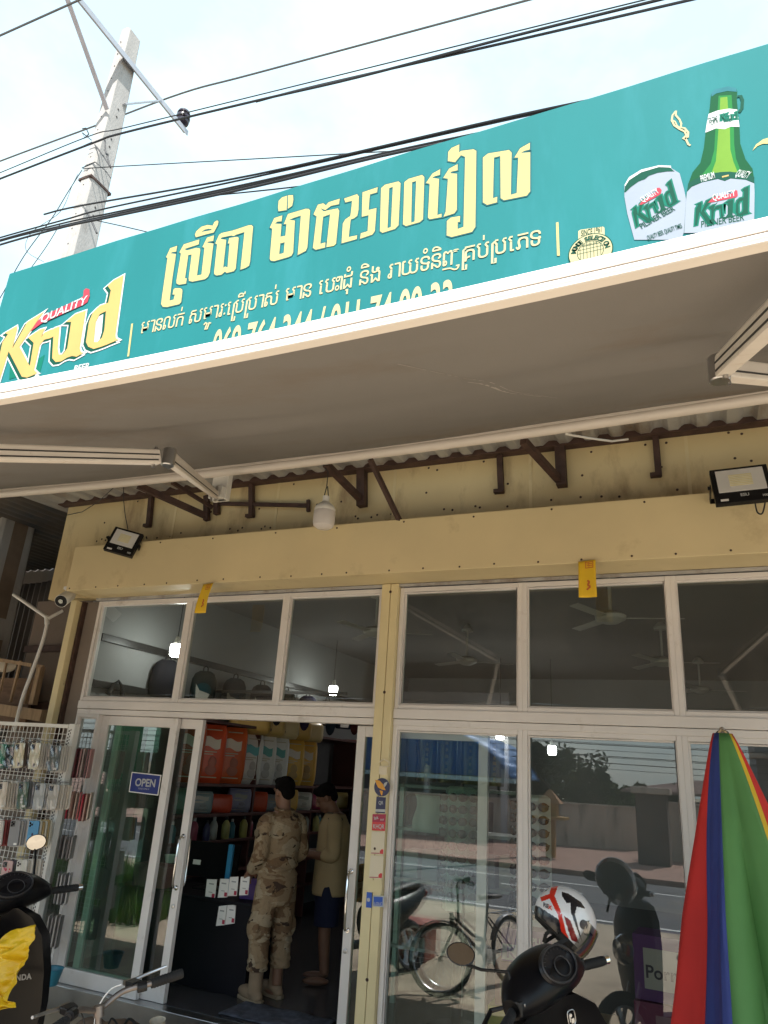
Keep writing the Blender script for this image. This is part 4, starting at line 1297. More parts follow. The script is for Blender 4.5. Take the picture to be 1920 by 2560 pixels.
s1 = sticker('round_sticker', 'round dark sticker with an orange bird at the top of the column stickers', circ(cc, .062), M['navy'])
E6 = [[(-2.3,1.655),(-2.263,1.651),(-2.232,1.626),(-2.211,1.589),(-2.241,1.592),(-2.272,1.603),(-2.289,1.628)], [(-2.2,1.648),(-2.21,1.622),(-2.225,1.606),(-2.234,1.621),(-2.223,1.639)], [(-2.26,1.586),(-2.232,1.582),(-2.236,1.554),(-2.242,1.552),(-2.252,1.568)]]
st_shape([E6[0]], M['orange'], s1)
st_shape([E6[1]], M['whitev'], s1)
st_shape([E6[2]], M['orange'], s1)
s2 = sticker('payment_sticker', 'navy payment sticker below the round bird sticker', [(-2.281,1.541),(-2.207,1.541),(-2.207,1.435),(-2.282,1.434)], M['navy'])
st_shape([[(-2.281,1.458),(-2.207,1.462),(-2.207,1.444),(-2.282,1.441)]], M['whitev'], s2)
def st_text(body, a, b_, size, m, par, y=YC-.002, bold=.02):
    me = text_mesh(body, 1.0, bold=bold, thick=0)
    wx_ = max(v.co.x for v in me.vertices)
    l_ = math.dist(a, b_)
    an = math.atan2(b_[1]-a[1], b_[0]-a[0])
    return put_mesh(me, 'lettering', lambda u, v, w: (a[0]+u*l_/wx_*math.cos(an)-v*size*math.sin(an), y, a[1]+u*l_/wx_*math.sin(an)+v*size*math.cos(an)), m, par)
q = [(-2.261,1.491),(-2.224,1.494),(-2.263,1.481),(-2.228,1.482)]
st_text('QR', q[0], q[1], .032, M['whitev'], s2)
s3 = sticker('pay_sticker', 'red payment sticker with white letters in the middle of the column', [(-2.303,1.423),(-2.199,1.43),(-2.199,1.32),(-2.301,1.316)], M['red_p'])
st_shape([[(-2.303,1.423),(-2.199,1.43),(-2.199,1.378),(-2.301,1.371)]], M['crimson'], s3)
q = [(-2.293,1.33),(-2.205,1.335),(-2.288,1.386),(-2.252,1.396),(-2.239,1.384),(-2.209,1.387)]
st_text('KHQR', q[0], q[1], .040, M['whitev'], s3, YC-.0024)
st_text('link', q[2], q[3], .030, M['whitev'], s3, YC-.0024)
st_text('PAY', q[4], q[5], .018, M['whitev'], s3, YC-.0024)
for lb, cs in (('upper beige payment card with a red corner on the column', [(-2.302,1.309),(-2.199,1.317),(-2.199,1.167),(-2.3,1.163)]), ('lower beige payment card with a red corner on the column', [(-2.299,1.154),(-2.199,1.16),(-2.198,1.015),(-2.301,1.009)])):
    s4 = sticker('payment_card', lb, cs, M['beige_p'])
    br_, bl_ = cs[2], cs[3]
    dx_ = br_[0]-bl_[0]
    st_shape([[(br_[0]-dx_*.30, br_[1]+.004), (br_[0]-.004, br_[1]+.004), (br_[0]-.004, br_[1]+.034), (br_[0]-dx_*.18, br_[1]+.034), (br_[0]-dx_*.30, br_[1]+.022)]], M['red_p'], s4)
    st_shape([[(bl_[0]+.004, bl_[1]+.004), (br_[0]-dx_*.32, br_[1]+.004), (br_[0]-dx_*.32, br_[1]+.009), (bl_[0]+.004, bl_[1]+.009)]], M['crimson'], s4)
s5 = sticker('white_note', 'small pale note with grey scribbles below the two beige cards', [(-2.305,0.995),(-2.2,1.006),(-2.199,0.931),(-2.306,0.921)], M['cream_post'])
s6 = sticker('app_sticker', 'narrow bright blue sticker at the left edge of the column', [(-2.311,0.922),(-2.27,0.922),(-2.268,0.828),(-2.31,0.826)], M['blue_p'])
st_shape([circ((-2.294,0.875), .012)], M['whitev'], s6)
s7 = sticker('bank_sticker', 'white sticker with a blue square reading LOLC at the bottom of the stickers', [(-2.264,0.905),(-2.175,0.913),(-2.176,0.842),(-2.261,0.838)], M['whitev'])
st_shape([[(-2.256,0.899),(-2.187,0.904),(-2.186,0.849),(-2.253,0.845)]], M['blue_p'], s7)
q = [(-2.249,0.848),(-2.187,0.853)]
st_text('LOLC', q[0], q[1], .026, M['whitev'], s7, YC-.0024)
# tape and string knot
k = MB()
k.tube([(-2.271,-0.1,1.779),(-2.225,-0.12,1.8),(-2.195,-0.1,1.783),(-2.183,-0.1,1.756),(-2.237,-0.1,1.745)], .005, 6)
k.bx(cc[0]-.03, cc[0]+.03, -.091, -.0862, cc[1]+.085, cc[1]+.145)
tag(k.build('tape_patch', M['beige_p']), 'old beige tape patch with string above the round sticker', 'tape')

op = thing('open_sign', 'blue OPEN sign with white border on the left door glass', 'sign', (-4.487,0.004,1.499))
ocs = [(-4.654,1.581),(-4.328,1.573),(-4.328,1.41),(-4.651,1.418)]
def quad_at(cs, y, ins=0.0):
    cx_ = sum(c[0] for c in cs)/4
    cz_ = sum(c[1] for c in cs)/4
    return [(cx_+(x-cx_)*(1-ins), y, cz_+(z-cz_)*(1-ins*1.6)) for x, z in cs]
a_, b_ = quad_at(ocs, .004), quad_at(ocs, .0055)
MB().add(a_+b_, [(0, 1, 2, 3), (4, 7, 6, 5), (0, 4, 5, 1), (1, 5, 6, 2), (2, 6, 7, 3), (3, 7, 4, 0)]).build('board', M['paper_white'], op)
MB().add(quad_at(ocs, .0032, .06), [(0, 1, 2, 3)]).build('face', M['blue_p'] if False else mat('deep_blue_print', (.02, .035, .20), .4), op)
q = [(-4.596,1.472),(-4.377,1.475),(-4.554,1.447),(-4.434,1.447)]
st_text('OPEN', q[0], q[1], .085, M['whitev'], op, .0026, .025)
st_text('PLEASE COME IN', q[2], q[3], .018, M['whitev'], op, .0026, .0)

# ================================================================ white wire rack with phone cases
rk = thing('display_rack', 'white wire grid rack full of bagged phone cases left of the door', 'display rack', (-5.9, -.35, GZ))
RX1, RX0, RZ = -5.09, -7.4, 1.925
g = MB()
n_ = 0
x = RX1-.02
while x > RX0:
    g.bar((x, -.36, .1), (x, -.36, RZ-.01), .0045, .0045, (0, 1, 0))
    x -= .048
z = RZ-.075
while z > .1:
    g.bar((RX0, -.365, z), (RX1, -.365, z), .0045, .0045)
    n_ += 1
    z -= .05 if n_ % 4 else .03
g.build('wire_grid', M['white_plastic'], rk)
p_ = MB()
p_.bx(RX1, -5.02, -.375, -.315, GZ, RZ+.012)
p_.build('post', M['white_plastic'], rk, bevel=.003)
MB().bx(RX0, RX1, -.385, -.345, RZ-.025, RZ+.006).build('top_bar', M['white_plastic'], rk, bevel=.003)
s_ = MB()
for i in range(70):
    s_.bx(RX1+.010, RX1+.022, -.3762, -.3748, RZ-.04-i*.027-.016, RZ-.04-i*.027)
    s_.bx(RX1+.030, RX1+.038, -.3762, -.3748, RZ-.03-i*.027-.016, RZ-.03-i*.027)
s_.build('slot_row', M['dark_strip'], rk)
M['bag'] = glass_mat('clear_bag', (.93, .93, .92), 1.2, .06, .12)
def case_mesh(w_, h_, d_):
    k = MB()
    r_ = .014
    pts = []
    for cx_, cz_, a0 in ((w_/2-r_, h_/2-r_, 0), (-w_/2+r_, h_/2-r_, 90), (-w_/2+r_, -h_/2+r_, 180), (w_/2-r_, -h_/2+r_, 270)):
        for i in range(5):
            a = R(a0+i*22.5)
            pts.append((cx_+r_*math.cos(a), cz_+r_*math.sin(a)))
    k.loft([[(x_, y_, z_) for x_, z_ in pts] for y_ in (-d_/2, d_/2)])
    return k
def case_pack(label, top, bot, col, y=-.52, back=0, backcol=None, deco=None, grp=None, cam=(.1, .1, .1), w_=.098, bag=True, gap=.022):
    top, bot = Vector(top), Vector(bot)
    h_ = (top-bot).length
    c_ = (top+bot)/2
    lean = math.atan2(top.x-bot.x, top.z-bot.z)
    t_ = thing('phone_case', label, 'phone case', c_, 'bagged phone cases on the white rack', (0, lean, R(8)))
    bd = case_mesh(w_, h_*.9, .011).build('case', flat(col, .35, 'case_plastic'), t_, local=True, bevel=.002)
    cb = MB().bx(-w_*.40, -w_*.02, -.0095, -.0055, h_*.22, h_*.41)
    cbo = cb.build('camera_frame', flat(cam, .3, 'case_plastic'), bd, local=True, bevel=.002)
    ln = MB()
    for (u, v) in ((-.30, .36), (-.30, .27), (-.13, .315)):
        ln.lathe([(.009, 0), (.007, .002)], (w_*u, -.0097, h_*v), (R(90), 0, 0), 12)
    ln.build('camera_ring', M['black_gloss'], cbo, local=True)
    MB().bx(w_*.12, w_*.40, -.0068, -.0056, -h_*.40, -h_*.33).build('price_tag', M['paper_white'], bd, local=True)
    if deco:
        deco(bd, w_, h_)
    if bag:
        b_ = MB()
        ww = w_*.62
        b_.grid(lambda u, v: ((u-.5)*2*ww, -.016-.004*math.sin(u*9+v*5)*math.sin(v*7), (v-.46)*h_*1.16), 12, 16)
        b_.build('bag', M['bag'], t_, local=True, smooth=True)
    hk = MB()
    hk.tube([(0, -.035, h_*.57), (0, -.03, h_*.545), (0, .02, h_*.54), (0, .165, h_*.54)], .003, 6)
    hk.build('hook', M['steel'], t_, local=True)
    for i in range(back):
        bc = (backcol or [(.6, .58, .52)])[i % len(backcol or [1])]
        nn = c_+Vector((.012*(i+1)*.4+rnd.uniform(-.003, .003), gap*(i+1), rnd.uniform(-.006, .006)))
        o = case_mesh(w_*rnd.uniform(.96, 1.02), h_*rnd.uniform(.86, .92), .009).build('phone_case', flat(bc, .4, 'case_plastic'), None, local=True)
        o.location = nn
        o.rotation_euler = (0, lean, R(8)+rnd.uniform(-.03, .03))
        tag(o, 'bagged case hanging behind the '+(grp or 'front one'), 'phone case', 'cases behind the '+(grp or 'front one'))
    return t_
def K_(a, b_):
    return a, b_
def deco_leaf(bd, w_, h_):
    k = MB()
    k.ell((0, -.0065, -h_*.10), (.010, .001, .030), (0, R(25), 0), 10, 7)
    k.ell((.010, -.0065, -h_*.06), (.006, .001, .024), (0, R(-20), 0), 10, 7)
    k.bx(-w_*.3, w_*.3, -.0068, -.0056, h_*.04, h_*.05)
    k.build('print', M['black_plastic'], bd, local=True)
def deco_pink(bd, w_, h_):
    k = MB()
    for i in range(9):
        k.ell((rnd.uniform(-.3, .3)*w_, -.0062, rnd.uniform(-.35, .2)*h_), (rnd.uniform(.006, .014), .0008, rnd.uniform(.006, .014)), None, 10, 5)
    k.build('print', flat((.62, .05, .12), .4), bd, local=True)
def deco_mark(bd, w_, h_):
    MB().ell((w_*.1, -.0062, -h_*.33), (.012, .0008, .018), None, 12, 5).build('print', M['black_plastic'], bd, local=True)
def deco_camo(bd, w_, h_):
    st = MB()
    for i in range(3):
        st.lathe([(.012, 0), (.012, .001)], (0, -.0066, h_*(-.02-.1*i)), (R(90), 0, 0), 6)
    st.build('print', M['whitev'], bd, local=True)
def deco_apple(bd, w_, h_):
    MB().ell((0, -.0062, -h_*.02), (.010, .0008, .012), None, 12, 5).build('print', M['navy'], bd, local=True)
    MB().bx(-.012, .012, -.0068, -.0056, -h_*.16, -h_*.09).build('label', M['paper_white'], bd, local=True)
beige = [(.62, .56, .48), (.70, .66, .60), (.55, .50, .45)]
clear = [(.58, .56, .52), (.66, .64, .60), (.50, .48, .46)]
T = lambda a, b_: (a, b_)
case_pack('green phone case at the left end of the top row of the rack', *[(-5.668,-0.52,1.747),(-5.644,-0.52,1.536)], (.03, .22, .13), back=3, backcol=[(.05, .2, .13), (.03, .10, .08)], grp='green phone case')
case_pack('black phone case next to the green one in the top row', *[(-5.545,-0.52,1.73),(-5.525,-0.52,1.542)], (.02, .025, .03), back=3, backcol=clear, grp='black phone case', w_=.09)
case_pack('cream phone case with a blue tab in the middle of the top row', *[(-5.451,-0.52,1.766),(-5.421,-0.52,1.545)], (.70, .64, .46), back=4, backcol=[(.12, .09, .08), (.2, .17, .15)], grp='cream case with the blue tab', deco=deco_mark)
case_pack('second cream phone case with black lens rings in the top row', *[(-5.264,-0.52,1.774),(-5.243,-0.52,1.545)], (.72, .68, .54), back=5, backcol=clear, grp='second cream case', deco=deco_mark)
case_pack('dark grey phone case at the right end of the top row', *[(-5.031,-0.52,1.764),(-5.018,-0.52,1.539)], (.13, .15, .15), back=4, backcol=clear, grp='dark grey case in the top row')
case_pack('beige phone case stack at the left end of the second row', *[(-5.545,-0.52,1.445),(-5.515,-0.52,1.218)], (.68, .60, .50), back=7, backcol=beige, grp='beige case in the second row')
case_pack('dark green phone case with white print in the second row', *[(-5.304,-0.52,1.46),(-5.277,-0.52,1.233)], (.09, .15, .10), back=5, backcol=[(.15, .16, .17), (.3, .3, .32)], grp='dark green case', deco=deco_camo)
case_pack('silver phone case in a bag in the second row', *[(-5.112,-0.52,1.462),(-5.097,-0.52,1.24)], (.46, .49, .50), back=5, backcol=clear, grp='silver case')
case_pack('pale edge on phone case at the right end of the second row', *[(-4.98,-0.5,1.461),(-4.971,-0.5,1.249)], (.52, .50, .46), back=5, backcol=beige, grp='pale case at the right end of the second row')
case_pack('white phone case with red ones behind at the left of the third row', *[(-5.491,-0.52,1.149),(-5.465,-0.52,0.94)], (.70, .66, .62), back=5, backcol=[(.24, .05, .05), (.30, .07, .07)], grp='white case in the third row')
case_pack('grey phone case in the third row without a bag', *[(-5.279,-0.54,1.173),(-5.261,-0.54,0.954)], (.26, .26, .27), back=4, backcol=[(.6, .58, .56), (.4, .4, .42)], grp='grey case in the third row', bag=False)
case_pack('light blue phone case in the third row without a bag', *[(-5.075,-0.54,1.183),(-5.06,-0.54,0.967)], (.10, .29, .50), back=5, backcol=[(.60, .58, .50), (.45, .33, .16)], grp='light blue case', deco=deco_apple, bag=False, cam=(.12, .33, .55))
case_pack('pink patterned phone case at the left of the bottom row', *[(-5.292,-0.52,0.868),(-5.279,-0.52,0.656)], (.74, .50, .50), back=5, backcol=[(.08, .06, .09), (.12, .1, .12)], grp='pink patterned case', deco=deco_pink)
case_pack('white phone case with a black leaf print in the bottom row', *[(-5.137,-0.52,0.888),(-5.12,-0.52,0.673)], (.76, .74, .70), back=7, backcol=beige, grp='case with the black leaf', deco=deco_leaf, cam=(.7, .68, .65))
case_pack('pale phone case low on the rack behind the motorcycle grip', *[(-5.147,-0.5,0.603),(-5.133,-0.5,0.402)], (.6, .58, .55), back=5, backcol=clear, grp='pale case low on the rack')
# stacks hooked on the side of the rack, next to the door
def side_stack(label, a, b_, cols, n):
    a, b_ = Vector(a), Vector(b_)
    for i in range(n):
        c_ = (a+b_)/2 + Vector((.024*i, .016*i, rnd.uniform(-.008, .008)))
        o = case_mesh(.095, (a-b_).length*.95, .010).build('phone_case', flat(cols[i % len(cols)], .35, 'case_plastic'), None, local=True)
        o.location = c_
        o.rotation_euler = (0, math.atan2(a.x-b_.x, a.z-b_.z), R(122)+rnd.uniform(-.12, .12))
        tag(o, label, 'phone case', label)
side_stack('maroon and pink bagged cases hooked on the side of the rack, top stack', *[(-5.103,-0.2,1.753),(-5.098,-0.2,1.5)], [(.16, .05, .06), (.45, .22, .22), (.5, .40, .38)], 5)
side_stack('red and pink bagged cases hooked on the side of the rack, second stack', *[(-5.096,-0.2,1.394),(-5.091,-0.2,1.166)], [(.45, .03, .06), (.55, .34, .30), (.6, .48, .40), (.45, .12, .12)], 7)
side_stack('dark clear bagged cases hooked on the side of the rack, third stack', *[(-5.08,-0.2,1.049),(-5.08,-0.2,0.861)], [(.14, .12, .12), (.25, .23, .23)], 4)
side_stack('clear bagged cases hooked low on the side of the rack above the grip', *[(-5.047,-0.2,0.78),(-5.03,-0.2,0.541)], [(.20, .20, .21), (.36, .35, .35)], 4)
side_stack('pale bagged cases hooked lowest on the side of the rack', *[(-5.052,-0.2,0.466),(-5.05,-0.2,0.225)], [(.34, .32, .30), (.22, .20, .2)], 4)

# ================================================================ closed parasol at the right
ux, uy, uz = (0.035,-0.62,2.026)
pa = thing('closed_parasol', 'closed parasol with red, blue, green and yellow panels hanging at the right edge', 'parasol', (ux+.06, uy, GZ))
PC = {'r': mat('red_cloth', (.50, .018, .014), .75, 0, .08, 4), 'b': mat('blue_cloth', (.022, .040, .20), .75, 0, .1, 4), 'g': mat('green_cloth', (.075, .215, .06), .75, 0, .08, 4), 'y': mat('yellow_cloth', (.60, .40, .02), .75, 0, .08, 4)}
secs = [(180, 214, 'r'), (214, 249, 'b'), (249, 310, 'g'), (310, 330, 'y'), (330, 362, 'r'), (362, 420, 'b'), (420, 480, 'g'), (480, 540, 'y')]
def par_pt(th, t_):
    a = R(th)
    base = lerp(.050, .52, t_**.86)
    fold = 1 + .17*min(1, t_*2.2)*math.cos(a*7+.5+.9*math.sin(t_*2.2)) - .13*min(1, t_*1.6)*abs(math.sin(a*5.5+t_*1.2))**8 + .03*min(1, t_*2)*math.sin(a*19+t_*6)
    r_ = base*fold
    z = uz - t_*1.95 + .05*math.sin(a*5)*t_
    return (ux + .12*t_ + r_*math.cos(a), uy + r_*math.sin(a)*.85, z)
for a0, a1, c_ in secs:
    MB().grid(lambda u, v: par_pt(lerp(a0, a1, u), v), 14, 40).build('panel', PC[c_], pa, smooth=True, solid=.0012)
MB().tube([(ux, uy, uz+.02), (ux, uy, uz-.02), (ux+.13, uy, GZ+.02)], .014, 10).build('pole', M['white_plastic'], pa, smooth=True)
MB().lathe([(.001, .024), (.012, .020), (.016, .008), (.030, 0), (.048, -.025)], (ux, uy, uz+.012), None, 12).build('tip', M['chrome'], pa, smooth=True)
MB().lathe([(.19, 0), (.20, .03), (.06, .06), (.03, .10)], (ux+.13, uy, GZ), None, 20).build('base', M['black_plastic'], pa, smooth=True)

# ================================================================ scooters, helmet, bicycle
M['scooter_black'] = mat('scooter_black_plastic', (.0045, .0045, .006), .30, 0, .25, 4, bump=.08, bscale=200, dirt=(.012, .011, .010), dscale=3, dlo=.55, dhi=.8, spec=.18)
M['scooter_matte'] = mat('scooter_matte_black', (.006, .006, .007), .55, 0, .2, 6, bump=.15, bscale=300)
M['seat_black'] = mat('black_vinyl_seat', (.006, .006, .007), .5, 0, .2, 8, bump=.2, bscale=150)
M['dial'] = mat('dial_face', (.012, .012, .015), .3, 0, .3, 20, spec=.3)
M['dial_grey'] = mat('dial_grey', (.05, .05, .055), .35, .3, .1, 8)
M['dial_glass'] = glass_mat('dial_cover', (.85, .87, .9), 2.0, .05, .03)
M['lens_clear'] = glass_mat('lamp_lens', (.8, .82, .85), 2.0, .06, .05)
M['red_lens'] = mat('red_tail_lens', (.35, .01, .01), .15)

def frame_of(loc, heading, roll=0.0, sc=1.0):
    """local frame: +Y forward along heading, +X to the rider's right; roll leans to the left"""
    h = Vector((heading[0], heading[1], 0)).normalized()
    r0 = Vector((h.y, -h.x, 0))
    r_ = r0*math.cos(roll) + Vector((0, 0, math.sin(roll)))
    u_ = Vector((0, 0, math.cos(roll))) - r0*math.sin(roll)
    m = Matrix.Identity(4)
    for i in range(3):
        m[i][0], m[i][1], m[i][2] = r_[i]*sc, h[i]*sc, u_[i]*sc
    m.translation = loc
    return m

def put(mb, m, name, mt, par, **k):
    mb.xform(m)
    return mb.build(name, mt, par, **k)

def scooter(label, loc, body_head, bar_head, bar_z=.95, roll=.2, mirrors=(1,), emblem=None, word=None):
    """loc: ground point under the steering head"""
    t_ = thing('motor_scooter', label, 'motor scooter', loc)
    B = frame_of(loc, body_head, roll, 1.08)
    S_ = frame_of(Vector(loc), bar_head, roll, 1.08)
    # the column leans with the body: keep the bars over its head
    S_.translation = S_.translation + (B @ Vector((0, 0, bar_z)) - S_ @ Vector((0, 0, bar_z)))
    bz_ = bar_z
    # ---- steering group
    hc = MB()
    rings = []
    for i in range(17):
        u = i/16*2-1
        x = u*.235
        e = (1-abs(u)**2.6)
        ry, rz = .038+.075*e, .034+.058*e
        cz_, cy_ = bz_ - .030*(1-e) - .012, .015*e - .01
        rings.append([(x, cy_+ry*math.cos(a), cz_+rz*math.sin(a)*(1.1 if math.sin(a) > 0 else .9)) for a in [2*math.pi*j/20 for j in range(20)]])
    hc.loft(rings)
    hco = put(hc, S_, 'handlebar_cover', M['scooter_black'], t_, smooth=True)
    dc = Vector((0, -.078, bz_+.052))
    nq = Vector((0, -.80, .60)).normalized().to_track_quat('Z', 'Y').to_matrix()
    dl = MB()
    dl.lathe([(.001, 0), (.098, 0), (.108, .008), (.112, -.004)], dc, nq, 36, 1.0, .62)
    do = put(dl, S_, 'instrument_panel', M['dial'], t_, smooth=True)
    rg = MB()
    rg.tube([dc + nq @ Vector((.101*math.cos(a), .063*math.sin(a), .009)) for a in [2*math.pi*j/40 for j in range(40)]], .004, 6, closed=True)
    rg.tube([dc + nq @ Vector((.012+.044*math.cos(a), -.012+.034*math.sin(a), .006)) for a in [2*math.pi*j/30 for j in range(30)]], .0025, 6, closed=True)
    for j in range(11):
        a = R(20+j*14)
        rg.bar(dc + nq @ Vector((.080*math.cos(a), .048*math.sin(a), .006)), dc + nq @ Vector((.092*math.cos(a), .055*math.sin(a), .006)), .0035, .001)
    put(rg, S_, 'dial_ring', M['dial_grey'], do)
    for s_ in (-1, 1):
        gp = MB()
        pts = [(s_*.215, -.005, bz_-.045), (s_*.26, -.02, bz_-.05), (s_*.385, -.055, bz_-.062)]
        gp.tube(pts, [.017, .0175, .0175], 14)
        for q in range(9):
            f_ = .15+q*.09
            c_ = Vector(pts[1]).lerp(Vector(pts[2]), f_)
            gp.tube([c_, c_+(Vector(pts[2])-Vector(pts[1])).normalized()*.006], .0192, 12)
        put(gp, S_, 'grip', M['black_rubber'], t_, smooth=True)
        e_ = MB()
        dr = (Vector(pts[2])-Vector(pts[1])).normalized()
        e_.tube([Vector(pts[2]), Vector(pts[2])+dr*.022, Vector(pts[2])+dr*.026], [.0165, .0165, .011], 14)
        put(e_, S_, 'bar_end', M['chrome'], t_, smooth=True)
        l_ = MB()
        l_.tube([(s_*.22, .035, bz_-.045), (s_*.25, .075, bz_-.055), (s_*.32, .06, bz_-.075), (s_*.40, .01, bz_-.085)], [.008, .009, .008, .007], 8)
        put(l_, S_, 'brake_lever', M['black_plastic'], t_, smooth=True)
        sw = MB()
        sw.box((s_*.205, -.03, bz_-.03), (.06, .045, .05))
        swo = put(sw, S_, 'switch_box', M['scooter_matte'], t_, bevel=.008)
        b2 = MB()
        b2.box((s_*.205, -.055, bz_-.02), (.022, .006, .012))
        b2.box((s_*.205, -.055, bz_-.042), (.016, .006, .010))
        put(b2, S_, 'switch', M['steel'] if s_ < 0 else M['black_plastic'], swo, bevel=.002)
    for s_ in mirrors:
        st = MB()
        base = Vector((s_*.17, .02, bz_+.01))
        mc = Vector((s_*.24, .135, bz_+.185)) if s_ > 0 else Vector((s_*.19, .245, bz_+.085))
        st.tube([base, base+Vector((s_*.005, .012, .05)), base.lerp(mc, .6)+Vector((0, 0, -.01)), mc+Vector((0, .012, -.03))], [.010, .006, .006, .006], 8)
        sto = put(st, S_, 'mirror_stem', M['black_plastic'], t_, smooth=True)
        # the mirror looks back past the rider
        wm = S_ @ mc
        vd = (Vector((0, -5.2, 1.7))-wm).normalized()*.72 + (Vector((.12, -.3, .42)) if s_ > 0 else Vector((.10, -.02, .36)))
        vd = Vector((.78, -1.6, -.26)) if s_ > 0 else Vector((.28, -1.85, .98))
        vq = vd.normalized().to_track_quat('Z', 'Y').to_matrix() @ Euler((0, 0, R(18 if s_ > 0 else -8))).to_matrix()
        sh = MB().lathe([(.001, -.022), (.045, -.018), (.060, -.004), (.063, .003), (.059, .0042)], wm, vq, 32, 1.0, .72)
        so_ = sh.build('mirror_housing', M['black_plastic'], t_, smooth=True)
        gl = MB().lathe([(.001, .0055), (.0575, .0052)], wm, vq, 32, 1.0, .72)
        gl.build('mirror_glass', M['mirror'], so_)
    # ---- body group
    ap = MB()
    rings = []
    for (z, w_, y_, th, bow) in ((.30, .15, .02, .03, .02), (.42, .20, .04, .035, .03), (.58, .235, .05, .04, .05), (.72, .25, .045, .045, .06), (.88, .24, .03, .05, .06), (.97, .19, .01, .05, .05), (1.02, .11, -.005, .04, .03)):
        ring = []
        n_ = 12
        for j in range(n_+1):
            u = j/n_*2-1
            ring.append((u*w_, y_+th - bow*abs(u)**2.2, z))
        for j in range(n_, -1, -1):
            u = j/n_*2-1
            ring.append((u*w_*.97, y_-th*.6 - bow*abs(u)**2.2*.8, z))
        rings.append(ring)
    ap.loft(rings)
    apo = put(ap, B, 'leg_shield', M['scooter_black'], t_, smooth=True)
    kh = MB()
    kh.lathe([(.02, 0), (.018, .006), (.008, .007)], (.05, -.012, .80), (R(90), 0, 0), 16)
    put(kh, B, 'key_switch', M['steel'], apo, smooth=True)
    hd = MB()
    hd.lathe([(.001, 0), (.06, .01), (.085, .05), (.09, .09)], (0, .19, .70), (R(90), 0, 0), 24, 1, 1.15)
    hdo = put(hd, B, 'headlight', M['chrome'], t_, smooth=True)
    ff = MB()
    prof = []
    rings = []
    for i in range(13):
        a = R(15+i*12.5)
        c_ = Vector((0, .20+.285*math.cos(a), .12+.285*math.sin(a)))
        rings.append([(s_*.075, c_.y*1, c_.z-.02) for s_ in (-1,)] + [(-.05, c_.y, c_.z+.0), (0, c_.y+.012*math.cos(a), c_.z+.012*math.sin(a)), (.05, c_.y, c_.z), (.075, c_.y, c_.z-.02)] + [(.04, c_.y-.01*math.cos(a), c_.z-.012*math.sin(a)), (-.04, c_.y-.01*math.cos(a), c_.z-.012*math.sin(a))])
    ff.loft(rings)
    put(ff, B, 'front_fender', M['scooter_black'], t_, smooth=True)
    for (yy, nm) in ((.20, 'front_wheel'), (-1.06, 'rear_wheel')):
        wz = .215
        tw = MB()
        tw.tube([(0, yy+.195*math.cos(a), wz+.195*math.sin(a)) for a in [2*math.pi*j/36 for j in range(36)]], .045, 10, closed=True)
        two = put(tw, B, nm, M['black_rubber'], t_, smooth=True)
        rm = MB()
        rm.lathe([(.03, -.05), (.03, .05)], (0, yy, wz), (0, R(90), 0), 16)
        rm.tube([(0, yy+.155*math.cos(a), wz+.155*math.sin(a)) for a in [2*math.pi*j/36 for j in range(36)]], .018, 8, closed=True)
        for j in range(5):
            a = 2*math.pi*j/5
            rm.bar((0, yy+.02*math.cos(a), wz+.02*math.sin(a)), (0, yy+.155*math.cos(a), wz+.155*math.sin(a)), .03, .03, (1, 0, 0))
        put(rm, B, 'rim', M['steel'], two, smooth=False)
    fk_ = MB()
    for s_ in (-1, 1):
        fk_.tube([(s_*.065, .04, .56), (s_*.065, .20, .215)], .016, 10)
    put(fk_, B, 'front_fork', M['steel'], t_, smooth=True)
    fl = MB()
    fl.bx(-.17, .17, -.42, .02, .26, .31)
    put(fl, B, 'floorboard', M['scooter_matte'], t_, bevel=.02)
    bd = MB()
    rings = []
    for (yy, w_, z0, z1) in ((-.40, .11, .30, .60), (-.55, .17, .30, .66), (-.85, .185, .36, .68), (-1.15, .13, .50, .72), (-1.34, .05, .62, .74)):
        rings.append([(w_*math.cos(a), yy, (z0+z1)/2+(z1-z0)/2*math.sin(a)) for a in [2*math.pi*j/20 for j in range(20)]])
    bd.loft(rings)
    put(bd, B, 'rear_body', M['scooter_black'], t_, smooth=True)
    se = MB()
    rings = []
    for (yy, w_, z0, z1) in ((-.36, .06, .62, .67), (-.45, .115, .63, .715), (-.75, .135, .66, .735), (-.95, .13, .67, .775), (-1.2, .10, .70, .79), (-1.28, .05, .72, .77)):
        rings.append([(w_*math.cos(a), yy, (z0+z1)/2+(z1-z0)/2*math.sin(a)) for a in [2*math.pi*j/20 for j in range(20)]])
    se.loft(rings)
    put(se, B, 'seat', M['seat_black'], t_, smooth=True)
    tl = MB()
    tl.ell((0, -1.345, .66), (.07, .03, .04))
    put(tl, B, 'tail_light', M['red_lens'], t_, smooth=True)
    if emblem:
        em = MB()
        def rr(w_, h_, y_):
            return [(w_*math.copysign(abs(math.cos(a))**.6, math.cos(a))+emblem[0], y_, h_*math.copysign(abs(math.sin(a))**.6, math.sin(a))+emblem[1]) for a in [2*math.pi*j/28 for j in range(28)]]
        em.tube(rr(.018, .025, emblem[2]), .0022, 6, closed=True)
        em.lathe([(.008, 0), (.006, .003)], (emblem[0]-.004, emblem[2], emblem[1]+.008), (R(90), 0, 0), 10)
        em.box((emblem[0]+.004, emblem[2], emblem[1]-.012), (.014, .003, .016))
        em.box((emblem[0]-.008, emblem[2], emblem[1]-.004), (.005, .003, .02))
        put(em, B, 'emblem', M['steel'], apo)
    if word:
        me = text_mesh(word, .034, bold=.0012, thick=.0005, spacing=1.1)
        put_mesh(me, 'lettering', lambda u, v, w: B @ Vector((u+.055, -.050-w, v+.70)), flat((.42, .42, .42), .5), apo)
    return t_, S_, B

